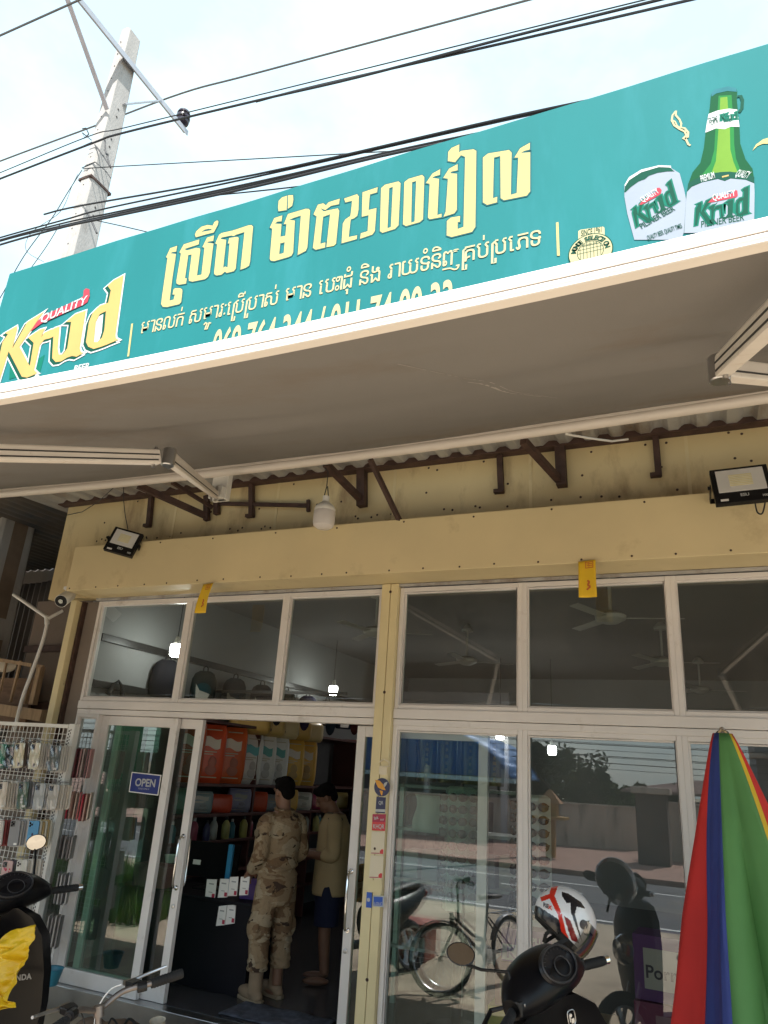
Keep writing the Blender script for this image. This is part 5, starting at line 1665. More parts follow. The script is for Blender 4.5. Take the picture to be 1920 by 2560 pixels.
sc1, S1, B1 = scooter('black scooter with a red and white helmet on its right grip', (-.60, -1.50, GZ), (-.75, .66), (-.94, .35), bar_z=1.10, mirrors=(-1,), emblem=(.075, .945, -.042))
sc2, S2_, B2 = scooter('black motor scooter draped with a yellow raincoat in front of the phone case rack', (-3.52, -1.82, GZ), (-.35, .94), (-.98, .20), bar_z=1.09, roll=.18, mirrors=(1,), word='HONDA')

# yellow raincoat thrown over the left scooter
M['rain'] = mat('yellow_raincoat', (.66, .41, .008), .45, 0, .12, 4, bump=.1)
from mathutils import noise
rc = MB()
CR = [(-3.3,-1.98,0.85), (-3.271,-2.0,0.801), (-3.284,-2.02,0.749), (-3.267,-2.04,0.687), (-3.262,-2.05,0.62), (-3.269,-2.06,0.556), (-3.224,-2.08,0.533), (-3.246,-2.1,0.527), (-3.326,-2.1,0.501)]
CL = [(-3.929,-2.06,0.708), (-3.914,-2.06,0.669), (-3.888,-2.07,0.64), (-3.855,-2.08,0.592), (-3.809,-2.1,0.547), (-3.788,-2.1,0.497), (-3.775,-2.1,0.463), (-3.737,-2.12,0.439), (-3.721,-2.12,0.398)]
def coat(u, v):
    f_ = v*(len(CR)-1)
    i = min(int(f_), len(CR)-2)
    a = Vector(CL[i]).lerp(Vector(CL[i+1]), f_-i)
    b_ = Vector(CR[i]).lerp(Vector(CR[i+1]), f_-i)
    p = a.lerp(b_, u)
    if v < .25:
        p.z -= .055*(1-v/.25)*math.exp(-((u-.62)/.10)**2)
    q = Vector((u*2.2+v*1.4, v*2.6-u*.8, 3.1))
    d_ = noise.turbulence(q, 4, True, noise_basis='PERLIN_ORIGINAL')*.085
    d_ += .035*abs(noise.noise(q*1.7+Vector((5, 2, 1))))
    d_ += .03*math.sin((u*1.0+v*.55)*16+2.5*noise.noise(q*1.2))*min(1, v*3)
    return (p.x+.02*noise.noise(q*2.3), p.y-d_, p.z+.012*noise.noise(q*3.1))
rc.grid(coat, 90, 80)
tag(rc.build('raincoat', M['rain'], None, smooth=True, solid=.002), 'crumpled yellow raincoat hanging over the front of the left scooter', 'raincoat')

# ---------------------------------------------------------------- helmet
hp = Vector((-0.779,-1.02,1.06))
hm = thing('helmet', 'white, red and black open face helmet hung on the scooter grip', 'helmet', hp)
def poly_in(p, P):
    c = False
    j = len(P)-1
    for i in range(len(P)):
        if (P[i][1] > p[1]) != (P[j][1] > p[1]) and p[0] < (P[j][0]-P[i][0])*(p[1]-P[i][1])/(P[j][1]-P[i][1])+P[i][0]:
            c = not c
        j = i
    return c
HRED = [[(790, 195), (845, 215), (812, 300), (874, 440), (845, 470), (764, 330), (688, 362), (672, 325), (762, 288)], [(842, 470), (876, 446), (912, 595), (970, 718), (1050, 725), (1035, 800), (975, 820), (885, 655)]]
HDRED = [[(895, 462), (955, 495), (1032, 680), (962, 660)]]
HBLK = [[(880, 258), (940, 268), (1060, 330), (1100, 385), (1020, 375), (1000, 440), (1062, 665), (1035, 620), (962, 425), (960, 350), (925, 355), (885, 300)], [(560, 385), (655, 405), (850, 500), (872, 600), (930, 720), (900, 760), (780, 700), (520, 760)], [(1085, 490), (1135, 480), (1120, 620), (1080, 600)], [(740, 215), (765, 210), (735, 262), (715, 270)]]
cr = camloc = Vector((0, -5.2, 1.7))
view = (hp-cr).normalized()
hr = Vector((-view.y, view.x, 0)) * -1
hr = view.cross(Vector((0, 0, 1))).normalized()
hu = hr.cross(view).normalized()
tilt = R(38)
fx = (hr*math.cos(tilt) - hu*math.sin(tilt) + view*.30).normalized()     # front of the helmet
uz_ = (hr*math.sin(tilt) + hu*math.cos(tilt) + view*.10)
uz_ = (uz_ - fx*uz_.dot(fx)).normalized()
sy = uz_.cross(fx)
HM = Matrix((fx, sy, uz_)).transposed()
SCL = .152/300
sh_v, sh_f, sh_m = [], [], []
NU, NV = 240, 150
def hpt(i, j, s_=1.0):
    a = 2*math.pi*i/NU
    b_ = math.pi*(j/(NV-1))
    p = Vector((math.sin(b_)*math.cos(a)*.158, math.sin(b_)*math.sin(a)*.125, math.cos(b_)*.148))
    if p.z < 0:
        p.x *= 1-.10*(p.z/.148)**2
    return p*s_
grid_i = {}
hmb = [MB(), MB(), MB(), MB()]
allm = MB()
for i in range(NU):
    for j in range(NV):
        allm.v.append(tuple(hp + HM @ hpt(i, j)))
for i in range(NU):
    for j in range(NV-1):
        c_ = (hpt(i, j)+hpt(i+1, j)+hpt(i, j+1)+hpt(i+1, j+1))/4
        if c_.z < -.062-.02*(c_.x < -.02) or (c_.x > .045 and c_.z < .035-.5*(c_.x-.045)*0 and c_.x > .095+.0*c_.z) :
            continue
        w_ = HM @ c_
        X, Z = w_.dot(hr), w_.dot(hu)
        px_ = (905+X/SCL, 500-Z/SCL)
        m_ = 0
        near = w_.dot(view) < .05
        if near:
            if any(poly_in(px_, q_) for q_ in HRED):
                m_ = 1
            elif any(poly_in(px_, q_) for q_ in HDRED):
                m_ = 3
            elif any(poly_in(px_, q_) for q_ in HBLK):
                m_ = 2
        else:
            m_ = 2
        a_, b_, c2, d2 = i*NV+j, ((i+1) % NU)*NV+j, ((i+1) % NU)*NV+j+1, i*NV+j+1
        allm.f.append((a_, b_, c2, d2))
        allm.mi.append(m_)
M['h_white'] = mat('helmet_white', (.74, .74, .75), .18, 0, .02, 4, coat=.5)
M['h_red'] = mat('helmet_red', (.62, .03, .015), .18, 0, .03, 4, coat=.5)
M['h_dred'] = mat('helmet_dark_red', (.20, .01, .012), .25, 0, .3, 40)
M['h_black'] = mat('helmet_black', (.012, .012, .016), .22, 0, .1, 4, coat=.3)
sho = allm.build('shell', [M['h_white'], M['h_red'], M['h_black'], M['h_dred']], hm, smooth=True, solid=.006)
li = MB()
NU2, NV2 = 40, 26
for i in range(NU2):
    for j in range(NV2):
        a = 2*math.pi*i/NU2
        b_ = math.pi*j/(NV2-1)
        li.v.append(tuple(hp + HM @ Vector((math.sin(b_)*math.cos(a)*.148, math.sin(b_)*math.sin(a)*.115, math.cos(b_)*.138))))
for i in range(NU2):
    for j in range(NV2-1):
        a = 2*math.pi*(i+.5)/NU2
        b_ = math.pi*(j+.5)/(NV2-1)
        if math.cos(b_)*.138 < -.085 or math.sin(b_)*math.cos(a)*.148 > .098:
            continue
        li.f.append((i*NV2+j, ((i+1) % NU2)*NV2+j, ((i+1) % NU2)*NV2+j+1, i*NV2+j+1))
        li.mi.append(0)
li.build('lining', M['black_rubber'], hm, smooth=True, solid=.014)
vs_ = MB()
def vis(u, v):
    a = lerp(-1.25, 1.25, u)
    z = lerp(.062, -.085, v)
    r_ = 1.05
    return tuple(hp + HM @ Vector((.160*r_*math.cos(a)*math.sqrt(max(.2, 1-(z/.20)**2))+.012*v, .130*r_*math.sin(a)*math.sqrt(max(.2, 1-(z/.20)**2)), z)))
vs_.grid(vis, 26, 12)
vs_.build('visor', glass_mat('smoke_visor', (.42, .39, .36), 2.0, .08, .04), hm, smooth=True)
pv = MB()
pv.lathe([(.022, 0), (.020, .008), (.001, .009)], hp + HM @ Vector((.045, -.118, .035)), HM @ Euler((R(90), 0, 0)).to_matrix(), 20)
pv.build('visor_pivot', M['h_black'], hm, smooth=True)
stp = MB()
for pts in ([(.03, -.11, -.055), (.0, -.09, -.13), (.015, -.07, -.20), (.05, -.06, -.27)], [(-.05, -.09, -.07), (-.05, -.05, -.12), (-.02, .0, -.15), (.03, .06, -.06)]):
    wp = [hp + HM @ Vector(p) for p in pts]
    for a, b_ in zip(wp[:-1], wp[1:]):
        stp.bar(a, b_, .018, .002, tuple(view))
stp.build('chin_strap', M['black_rubber'], hm)
for body, c_, s_, mm in (('RE', (700, 400), .026, M['h_black']), ('X', (748, 416), .026, M['h_red'])):
    me = text_mesh(body, s_, bold=.001, thick=0)
    X, Z = (c_[0]-905)*SCL, (500-c_[1])*SCL
    dep = -.128
    put_mesh(me, 'lettering', lambda u, v, w: hp + hr*(X+u*.96+v*.0) + hu*(Z-u*.28+v) + view*(dep+u*.0), mm, hm)
# helmet hangs: lower strap loops below
sb = MB()
sb.tube(smooth_pts([(-0.725,-1.3,0.939),(-0.732,-1.32,0.901),(-0.756,-1.34,0.866),(-0.783,-1.36,0.833)]), .005, 6)
sb.tube(smooth_pts([(-0.716,-1.3,0.948),(-0.718,-1.32,0.871),(-0.702,-1.32,0.858),(-0.697,-1.32,0.827),(-0.708,-1.32,0.821)]), .004, 6)
sb.build('loose_strap', M['black_rubber'], hm)

# ---------------------------------------------------------------- bicycle
bl_ = Vector((-2.43, -2.28, GZ))
bi = thing('bicycle', 'old bicycle with silver brake lever parked facing left in front of the door', 'bicycle', bl_)
FB = frame_of(bl_, (-.33, .94), .10)
FS = frame_of(bl_, (-.97, .22), .14)
M['bike_paint'] = mat('worn_bike_paint', (.10, .085, .085), .4, .3, .2, 8, dirt=(.12, .06, .035), dscale=9)
M['bar_metal'] = mat('dull_bar_metal', (.20, .18, .17), .4, .8, .2, 10, dirt=(.14, .08, .05), dscale=12)
hb = MB()
hz = .965
hbp = [(-.29, -.115, hz+.005), (-.20, -.085, hz+.012), (-.10, -.02, hz+.0), (0, 0, hz-.035), (.10, -.02, hz+.005), (.20, -.085, hz+.02), (.29, -.115, hz+.028)]
hb.tube(smooth_pts(hbp, 5), .012, 12)
put(hb, FS, 'handlebar', M['bar_metal'], bi, smooth=True)
for s_ in (-1, 1):
    g1 = MB()
    a, b_ = Vector((s_*.195, -.083, hz+.012+.006*s_)), Vector((s_*.325, -.13, hz+.016+.014*s_))
    g1.tube([a, b_], .0185, 14)
    for q in range(10):
        c_ = a.lerp(b_, .08+q*.09)
        g1.tube([c_, c_+(b_-a).normalized()*.006], .0205, 12)
    put(g1, FS, 'grip', M['black_rubber'], bi, smooth=True)
    lv = MB()
    lv.tube([(s_*.13, .02, hz+.02), (s_*.18, .015, hz+.02), (s_*.25, .0, hz+.03), (s_*.31, -.035, hz+.045)], [.011, .008, .007, .006], 8)
    lvo = put(lv, FS, 'brake_lever', M['steel'], bi, smooth=True)
    cl_ = MB()
    cl_.tube([(s_*.145, -.055, hz+.012), (s_*.18, -.075, hz+.015)], .021, 12)
    cl_.box((s_*.15, -.02, hz+.018), (.05, .05, .028))
    put(cl_, FS, 'lever_clamp', M['black_plastic'], lvo, bevel=.004)
    cbm = MB()
    cbm.tube(smooth_pts([(s_*.12, .02, hz+.018), (s_*.08, .05, hz-.0), (s_*.03, .06, hz-.07), (s_*.01, .04, hz-.2)], 5), .003, 6)
    put(cbm, FS, 'brake_cable', M['white_plastic'] if s_ > 0 else M['wire_black'], lvo)
st_ = MB()
st_.tube([(0, 0, hz-.03), (0, -.02, .62)], .013, 12)
st_.tube([(0, -.005, hz-.06), (0, .0, hz-.02)], .022, 14)
put(st_, FS, 'stem', M['bar_metal'], bi, smooth=True)
fkb = MB()
for s_ in (-1, 1):
    fkb.tube([(s_*.03, .0, .60), (s_*.05, .05, .50), (s_*.055, .14, .30)], .010, 8)
fkb.tube([(-.035, 0, .60), (.035, 0, .60)], .014, 8)
put(fkb, FS, 'fork', M['bike_paint'], bi, smooth=True)
def bwheel(F, yy, nm):
    tw = MB()
    tw.tube([(0, yy+.285*math.cos(a), .30+.285*math.sin(a)) for a in [2*math.pi*j/56 for j in range(56)]], .021, 8, closed=True)
    o = put(tw, F, nm, M['black_rubber'], bi, smooth=True)
    rm = MB()
    rm.tube([(0, yy+.262*math.cos(a), .30+.262*math.sin(a)) for a in [2*math.pi*j/56 for j in range(56)]], .011, 6, closed=True)
    put(rm, F, 'rim', M['steel'], o, smooth=True)
    sp_ = MB()
    for j in range(28):
        a = 2*math.pi*j/28
        s_ = .028 if j % 2 else -.028
        a2 = a + (.5 if (j//2) % 2 else -.5)
        sp_.tube([(s_, yy+.018*math.cos(a2), .30+.018*math.sin(a2)), (0, yy+.258*math.cos(a), .30+.258*math.sin(a))], .0016, 4)
    put(sp_, F, 'spokes', M['steel'], o)
    hbm = MB().lathe([(.020, -.04), (.014, -.03), (.014, .03), (.020, .04)], (0, yy, .30), (0, R(90), 0), 14)
    put(hbm, F, 'hub', M['steel'], o, smooth=True)
    fd = MB()
    rings = []
    for i in range(22):
        a = R(20+i*6.6)
        c_ = (yy+.325*math.cos(a), .30+.325*math.sin(a))
        rings.append([(-.026, c_[0]-.012*math.cos(a), c_[1]-.012*math.sin(a)), (-.015, c_[0], c_[1]), (.015, c_[0], c_[1]), (.026, c_[0]-.012*math.cos(a), c_[1]-.012*math.sin(a)), (.012, c_[0]-.004*math.cos(a), c_[1]-.004*math.sin(a)), (-.012, c_[0]-.004*math.cos(a), c_[1]-.004*math.sin(a))])
    fd.loft(rings)
    put(fd, F, 'mudguard', M['steel'], bi, smooth=True)
bwheel(FS, .14, 'front_wheel')
bwheel(FB, -.96, 'rear_wheel')
fr_ = MB()
fr_.tube([(0, -.02, .70), (0, -.02, .58)], .02, 12)
fr_.tube([(0, -.03, .62), (0, -.50, .30)], .016, 10)
fr_.tube([(0, -.03, .67), (0, -.35, .48), (0, -.56, .42)], .014, 10)
fr_.tube([(0, -.50, .30), (0, -.63, .74)], .015, 10)
for s_ in (-1, 1):
    fr_.tube([(s_*.02, -.60, .62), (s_*.05, -.96, .30)], .008, 8)
    fr_.tube([(s_*.02, -.50, .30), (s_*.05, -.96, .30)], .009, 8)
put(fr_, FB, 'frame', M['bike_paint'], bi, smooth=True)
sd_ = MB()
rings = []
for (yy, w_, z) in ((-.50, .022, .80), (-.56, .035, .805), (-.66, .075, .80), (-.74, .10, .805), (-.78, .085, .80)):
    rings.append([(w_*math.cos(a), yy, z+.028*math.sin(a)) for a in [2*math.pi*j/16 for j in range(16)]])
sd_.loft(rings)
put(sd_, FB, 'saddle', M['seat_black'], bi, smooth=True)
ck = MB()
ck.lathe([(.085, -.003), (.085, .003)], (.05, -.50, .30), (0, R(90), 0), 28)
ck.bar((.06, -.50, .30), (.075, -.38, .20), .02, .02)
ck.bar((-.06, -.50, .30), (-.075, -.62, .40), .02, .02)
ck.box((.12, -.37, .195), (.09, .06, .02))
ck.box((-.12, -.63, .405), (.09, .06, .02))
put(ck, FB, 'crank', M['steel'], bi)
rk_ = MB()
for s_ in (-1, 1):
    rk_.tube([(s_*.06, -.72, .64), (s_*.06, -1.18, .64)], .006, 6)
    rk_.tube([(s_*.06, -1.15, .64), (s_*.06, -.96, .30)], .005, 6)
for i in range(4):
    rk_.tube([(-.06, -.75-i*.13, .64), (.06, -.75-i*.13, .64)], .005, 6)
put(rk_, FB, 'luggage_rack', M['steel'], bi)

# ---------------------------------------------------------------- bag, cup and basin by the threshold
M['brown_cloth'] = mat('brown_canvas_cloth', (.13, .085, .055), .9, 0, .2, 8, bump=.3, bscale=20)
def blob_mesh(name, mb, m, par, voxel=.012, sm=6, iters=None):
    me = bpy.data.meshes.new(name)
    me.from_pydata(mb.v, [], mb.f)
    o = bpy.data.objects.new('tmp', me)
    COL.objects.link(o)
    bm = bmesh.new()
    bm.from_mesh(me)
    bmesh.ops.recalc_face_normals(bm, faces=bm.faces)
    bm.to_mesh(me)
    bm.free()
    r_ = o.modifiers.new('r', 'REMESH')
    r_.mode = 'VOXEL'
    r_.voxel_size = voxel
    s_ = o.modifiers.new('s', 'SMOOTH')
    s_.iterations = sm
    s_.factor = .5
    dg = bpy.context.evaluated_depsgraph_get()
    dg.update()
    out = bpy.data.meshes.new_from_object(o.evaluated_get(dg))
    bpy.data.objects.remove(o)
    off = BASE.get(par.name, Vector((0, 0, 0))) if par is not None else Vector((0, 0, 0))
    for v in out.vertices:
        v.co -= off
    out.materials.clear()
    out.materials.append(m)
    out.polygons.foreach_set('material_index', [0]*len(out.polygons))
    out.polygons.foreach_set('use_smooth', [True]*len(out.polygons))
    out.name = name
    ob = bpy.data.objects.new(name, out)
    COL.objects.link(ob)
    if par is not None:
        ob.parent = par
        BASE[ob.name] = off.copy()
    return ob
bgx, bgy, _ = (-3.855,-0.6,0.048)
bg_ = thing('cloth_bag', 'crumpled brown cloth bag lying by the door below the bicycle handlebar', 'bag', (bgx, bgy, GZ))
k = MB()
for (dx, dy, dz, rx, ry, rz) in ((-.22, 0, .10, .20, .13, .12), (.02, .02, .12, .22, .14, .13), (.22, -.02, .08, .17, .13, .10), (.10, -.06, .18, .10, .08, .07), (-.12, -.05, .17, .12, .08, .06)):
    k.ell((bgx+dx, bgy+dy, GZ+dz), (rx, ry, rz), (rnd.uniform(-.3, .3), rnd.uniform(-.3, .3), rnd.uniform(-.5, .5)))
blob_mesh('bag_body', k, M['brown_cloth'], bg_, .012, 4)
k = MB()
k.tube(smooth_pts([(bgx+.10, bgy-.08, GZ+.22), (bgx+.16, bgy-.1, GZ+.30), (bgx+.24, bgy-.1, GZ+.27), (bgx+.30, bgy-.08, GZ+.17)]), .008, 6)
k.tube(smooth_pts([(bgx-.02, bgy-.08, GZ+.23), (bgx+.02, bgy-.1, GZ+.28), (bgx+.08, bgy-.1, GZ+.25)]), .006, 6)
k.build('bag_strap', M['black_rubber'], bg_, smooth=True)
cu_ = Vector((-3.423,-0.75,0.126))
tag(MB().lathe([(.035, -.12), (.048, 0), (.051, .004), (.046, 0), (.034, -.115)], cu_, (R(12), 0, 0), 24).build('paper_cup', mat('cream_cup', (.62, .56, .46), .5), None, smooth=True), 'cream paper cup standing beside the brown bag', 'cup')
bs = Vector((-4.835,-0.3,0.103))
tag(MB().lathe([(.06, -.08), (.085, .03), (.09, .033), (.08, .027), (.055, -.07)], bs, None, 24).build('plastic_basin', mat('teal_plastic', (.03, .19, .27), .4), None, smooth=True), 'small blue green plastic basin behind the left scooter', 'basin')

# ================================================================ inside the shop
M['bulb_on'] = emat('lit_bulb', (1.0, .97, .92), 14.0)
def lit_bulb(label, loc):
    t_ = thing('lit_bulb', label, 'light bulb', loc, 'lit bulbs hanging in the shop')
    MB().lathe([(.001, -.075), (.045, -.073), (.06, -.055), (.062, .03), (.055, .05), (.001, .052)], (0, 0, 0), None, 20).build('diffuser', M['bulb_on'], t_, smooth=True, local=True)
    MB().lathe([(.05, .053), (.03, .09), (.02, .13), (.001, .132)], (0, 0, 0), None, 16).build('cap', M['white_plastic'], t_, smooth=True, local=True)
    MB().tube([(0, 0, .13), (0, 0, 3.49-loc[2])], .004, 6).build('cord', M['wire_black'], t_, local=True)
lit_bulb('lit bulb behind the leftmost upper pane', (-4.97, .70, 2.76))
lit_bulb('lit bulb behind the upper pane left of the column', (-4.95, 4.15, 2.78))
lit_bulb('lit bulb behind the top of the lower pane right of the column', (-2.95, 5.80, 2.36))
lit_bulb('lit bulb behind the lower pane beside the sunglasses rack, right of another', (-2.20, 5.90, 2.18))

M['fan'] = mat('dusty_fan_white', (.46, .45, .43), .5, 0, .08, 4)
def fan(label, loc, a0):
    t_ = thing('ceiling_fan', label, 'ceiling fan', loc, 'white ceiling fans in the shop')
    zc_ = 3.5-loc[2]
    MB().lathe([(.001, zc_-.02), (.015, zc_-.03), (.07, zc_-.09), (.075, zc_-.06), (.03, zc_-.005)], (0, 0, 0), None, 18).build('canopy', M['fan'], t_, smooth=True, local=True)
    MB().tube([(0, 0, .05), (0, 0, zc_-.05)], .014, 8).build('rod', M['fan'], t_, smooth=True, local=True)
    MB().lathe([(.001, -.05), (.06, -.045), (.125, -.01), (.13, .02), (.09, .05), (.02, .06)], (0, 0, 0), None, 24).build('motor', M['fan'], t_, smooth=True, local=True)
    for j in range(3):
        k = MB()
        a = a0 + j*2.0944
        m_ = Matrix.Rotation(a, 4, 'Z') @ Matrix.Rotation(R(10), 4, 'X')
        k.bx(.10, .58, -.042, .042, -.003, .003)
        k.xform(m_)
        k.build('blade', M['fan'], t_, bevel=.003, local=True)
fan('white ceiling fan behind the upper pane just left of the column', (-3.09, 1.45, 3.05), .3)
fan('white ceiling fan nearest the glass, behind the pane with the right paper slip', (-.73, 1.05, 3.05), .15)
fan('white ceiling fan behind the first upper pane right of the column', (-2.70, 3.3, 3.05), .5)
fan('white ceiling fan at the right edge of the pane with the paper slip', (-.47, 3.4, 3.05), .1)
fan('white ceiling fan deepest in the shop behind the right pane', (-.14, 5.8, 3.05), .2)

# rails and backpacks on the left wall
M['rail'] = mat('dark_steel_rail', (.05, .05, .05), .35, .5)
rl = thing('wall_rail', 'dark horizontal steel rail high on the left shop wall', 'rail', (XL+.05, .2, 2.78))
MB().bx(XL+.002, XL+.05, .10, 8.1, 2.75, 2.82).build('bar', M['rail'], rl, bevel=.004)
rl = thing('wall_rail', 'dark horizontal steel rail on the left wall behind the bags, the lower one', 'rail', (XL+.05, .2, 2.34))
MB().bx(XL+.002, XL+.05, .10, 3.2, 2.31, 2.38).build('bar', M['rail'], rl, bevel=.004)
def backpack(label, loc, col, col2, s_=1.0):
    t_ = thing('backpack', label, 'backpack', loc, 'backpacks hung on the left wall')
    k = MB()
    n_ = 20
    rings = []
    for (z, wx_, wy) in ((-.44, .15, .08), (-.41, .175, .105), (-.25, .185, .12), (-.10, .175, .11), (-.02, .14, .085), (.02, .08, .05)):
        rings.append([(wx_*math.copysign(abs(math.cos(a))**.7, math.cos(a)), wy*math.copysign(abs(math.sin(a))**.7, math.sin(a)), z) for a in [2*math.pi*j/n_ for j in range(n_)]])
    k.loft(rings)
    k.xform(Matrix.Scale(s_, 4))
    b_ = k.build('bag_body', flat(col, .8, 'bag_cloth'), t_, smooth=True, local=True)
    h_ = MB()
    h_.tube([(-.035*s_, 0, .0), (-.03*s_, 0, .07*s_), (0, 0, .095*s_), (.03*s_, 0, .07*s_), (.035*s_, 0, .0)], .008, 6)
    h_.build('handle', M['black_rubber'], t_, smooth=True, local=True)
    if col2:
        p_ = MB()
        p_.ell((0, -.10*s_, -.27*s_), (.125*s_, .045*s_, .12*s_))
        p_.build('front_pocket', flat(col2, .8, 'bag_cloth'), t_, smooth=True, local=True)
        w_ = MB()
        w_.add([(-.11*s_, -.135*s_, -.18*s_), (-.05*s_, -.152*s_, -.27*s_), (.10*s_, -.140*s_, -.31*s_), (.06*s_, -.135*s_, -.42*s_), (-.09*s_, -.130*s_, -.42*s_)], [(0, 1, 2, 3, 4)])
        w_.build('hang_tag', flat((.5, .47, .42), .7), t_, local=True)
    t_.rotation_euler = (0, 0, R(38))
    return t_
bp_specs = [((0.009, 0.01, 0.015), None, 'black backpack hanging beside the lit bulb in the leftmost upper pane'), ((0.006, 0.015, 0.015), (0.01, 0.05, 0.06), 'black backpack with a teal pocket next to the first mullion'), ((0.025, 0.035, 0.045), (0.01, 0.025, 0.04), 'slate grey backpack second in the row behind the middle left pane'), ((0.035, 0.0325, 0.045), (0.015, 0.02, 0.045), 'greyish purple backpack third in the row behind the middle left pane'), ((0.015, 0.03, 0.025), (0.01, 0.015, 0.03), 'dark green backpack beside the second mullion'), ((0.015, 0.015, 0.035), (0.025, 0.025, 0.05), 'dark blue backpack at the left of the pane with the second bulb'), ((0.04, 0.025, 0.015), (0.02, 0.015, 0.015), 'brown backpack under the second lit bulb'), ((0.01, 0.015, 0.025), (0.025, 0.04, 0.05), 'small dark backpack right of the second lit bulb')]
for i, (c1, c2, lb) in enumerate(bp_specs):
    backpack(lb, (XL+.15, (.98 if i == 0 else 1.04)+i*.60, 2.68 if i == 0 else 2.66), c1, c2, .78 if i else .84)
tag(MB().tube([(XL+.08, .28, 2.26), (XL+.09, .33, 2.36), (XL+.09, .38, 2.40), (XL+.09, .43, 2.36), (XL+.08, .48, 2.26), (XL+.09, .38, 2.16)], [.03, .015, .012, .015, .03, .06], 8).build('hand_bag', M['black_rubber'], None, smooth=True), 'dark handbag hung at the lower left corner of the leftmost upper pane', 'bag')

# goods shelf along the left wall
M['shelf_m'] = mat('dark_red_shelf', (.10, .035, .03), .5, 0, .1, 4)
sf = thing('goods_shelf', 'long dark red shelf unit with goods along the left shop wall', 'shelf', (-5.1, 2.6, -.05))
for z in (.30, .60, .90, 1.16, 1.46, 2.10):
    MB().bx(XL+.03, -4.93, 1.0, 5.2, z, z+.03).build('board', M['shelf_m'], sf, bevel=.003)
for y in (.98, 2.4, 3.8, 5.2):
    MB().bx(XL+.03, -4.95, y, y+.03, -.05, 2.16).build('upright', M['shelf_m'], sf)
MB().bx(XL+.01, XL+.03, 1.0, 5.2, -.05, 2.16).build('back_panel', mat('dim_panel', (.08, .08, .085), .7), sf)
def pack(label, loc, size, col, band, rot=40, group=None, badge=None):
    """a soft plump pack: pillow shape with printed band"""
    t_ = thing('diaper_pack', label, 'pack', loc, group, (0, 0, R(rot)))
    w_, d_, h_ = size
    k = MB()
    rings = []
    for i in range(9):
        f_ = i/8
        e = 1-abs(2*f_-1)**5
        rings.append([(w_/2*(.90+.10*e)*math.copysign(abs(math.cos(a))**.45, math.cos(a)), d_/2*(.55+.45*e)*math.copysign(abs(math.sin(a))**.45, math.sin(a)), f_*h_) for a in [2*math.pi*j/20 for j in range(20)]])
    k.loft(rings)
    b_ = k.build('bag_body', flat(col, .35, 'plastic_film'), t_, smooth=True, local=True)
    if band:
        q = MB()
        q.add([(-w_*.42, -d_*.503, h_*.35), (-w_*.20, -d_*.505, h_*.35), (-w_*.16, -d_*.505, h_*.80), (-w_*.40, -d_*.503, h_*.80)], [(0, 1, 2, 3)])
        q.build('printed_band', flat(band, .4), t_, local=True)
    if badge:
        q = MB()
        q.grid(lambda u, v: ((u-.42)*w_*.52, -d_*.505-.002*math.sin(u*3.1), h_*(.60+.17*v+.03*math.sin(u*6))), 8, 4)
        q.build('printed_badge', flat(badge, .4), t_, local=True)
        q = MB()
        q.ell((w_*.12, -d_*.49, h_*.36), (w_*.13, .008, h_*.10))
        q.ell((w_*.10, -d_*.49, h_*.22), (w_*.17, .008, h_*.09))
        q.build('printed_picture', flat([.55*c_+.10 for c_ in col], .5), t_, local=True)
        q = MB()
        for z_, x0_, x1_ in ((.52, -.25, .22), (.48, -.20, .12), (.09, -.3, .3), (.90, -.15, .3)):
            q.bx(w_*x0_, w_*x1_, -d_*.512, -d_*.505, h_*z_, h_*(z_+.018))
        q.build('print_line', flat((.55, .5, .4), .5), t_, local=True)
    return t_
gP = 'packs on the upper shelf'
for i, (y, c_, bd, bg2, lb) in enumerate((
    (1.25, (0.435, 0.087, 0.029), None, (0.725, 0.652, 0.58), 'orange pack half hidden behind the left door stile'),
    (1.62, (0.638, 0.087, 0.029), None, (0.797, 0.725, 0.652), 'big red orange pack, first one right of the open door stile'),
    (2.02, (0.667, 0.123, 0.029), None, (0.797, 0.725, 0.652), 'big red orange pack beside the white packs'),
    (2.42, (0.8, 0.8, 0.8), (0.043, 0.29, 0.609), (0.145, 0.507, 0.58), 'white pack with a blue band, leftmost of the white ones'),
    (2.72, (0.8, 0.8, 0.8), (0.043, 0.29, 0.609), (0.145, 0.435, 0.435), 'white pack with a blue band, middle of the white ones'),
    (3.02, (0.8, 0.8, 0.8), (0.072, 0.217, 0.609), (0.145, 0.435, 0.435), 'white pack with a blue band, rightmost of the white ones'),
    (3.36, (0.725, 0.435, 0.087), None, (0.797, 0.725, 0.652), 'golden yellow pack right of the white packs'),
    (3.70, (0.696, 0.406, 0.087), None, (0.725, 0.652, 0.58), 'golden yellow pack at the right end of the shelf'))):
    pack(lb, (-5.08, y, 1.49), (.30 if 3 <= i <= 5 else .36, .2, .55 if i > 2 else .60), c_, bd, 42, gP, bg2)
for i in range(5):
    pack(('yellow pack lying on top of the white packs, number %d from the left' % (i+1)).replace(', number 1 from the left', ', leftmost').replace(', number 2 from the left', ', second from the left').replace(', number 3 from the left', ', in the middle').replace(', number 4 from the left', ', second from the right').replace(', number 5 from the left', ', rightmost'), (-5.08, 2.35+i*.33, 2.04), (0.493, 0.319, 0.246), ((0.609, 0.392, 0.116), (0.667, 0.464, 0.174), (0.725, 0.58, 0.319), (0.609, 0.392, 0.116), (0.652, 0.522, 0.29))[i], None, 42, 'yellow packs lying on the white packs')
cols = [(0.072, 0.203, 0.145), (0.232, 0.29, 0.319), (0.652, 0.087, 0.043), (0.29, 0.29, 0.435), (0.667, 0.102, 0.043), (0.319, 0.377, 0.435), (0.725, 0.435, 0.116), (0.667, 0.638, 0.609), (0.435, 0.072, 0.145), (0.319, 0.072, 0.232), (.4, .3, .1)]
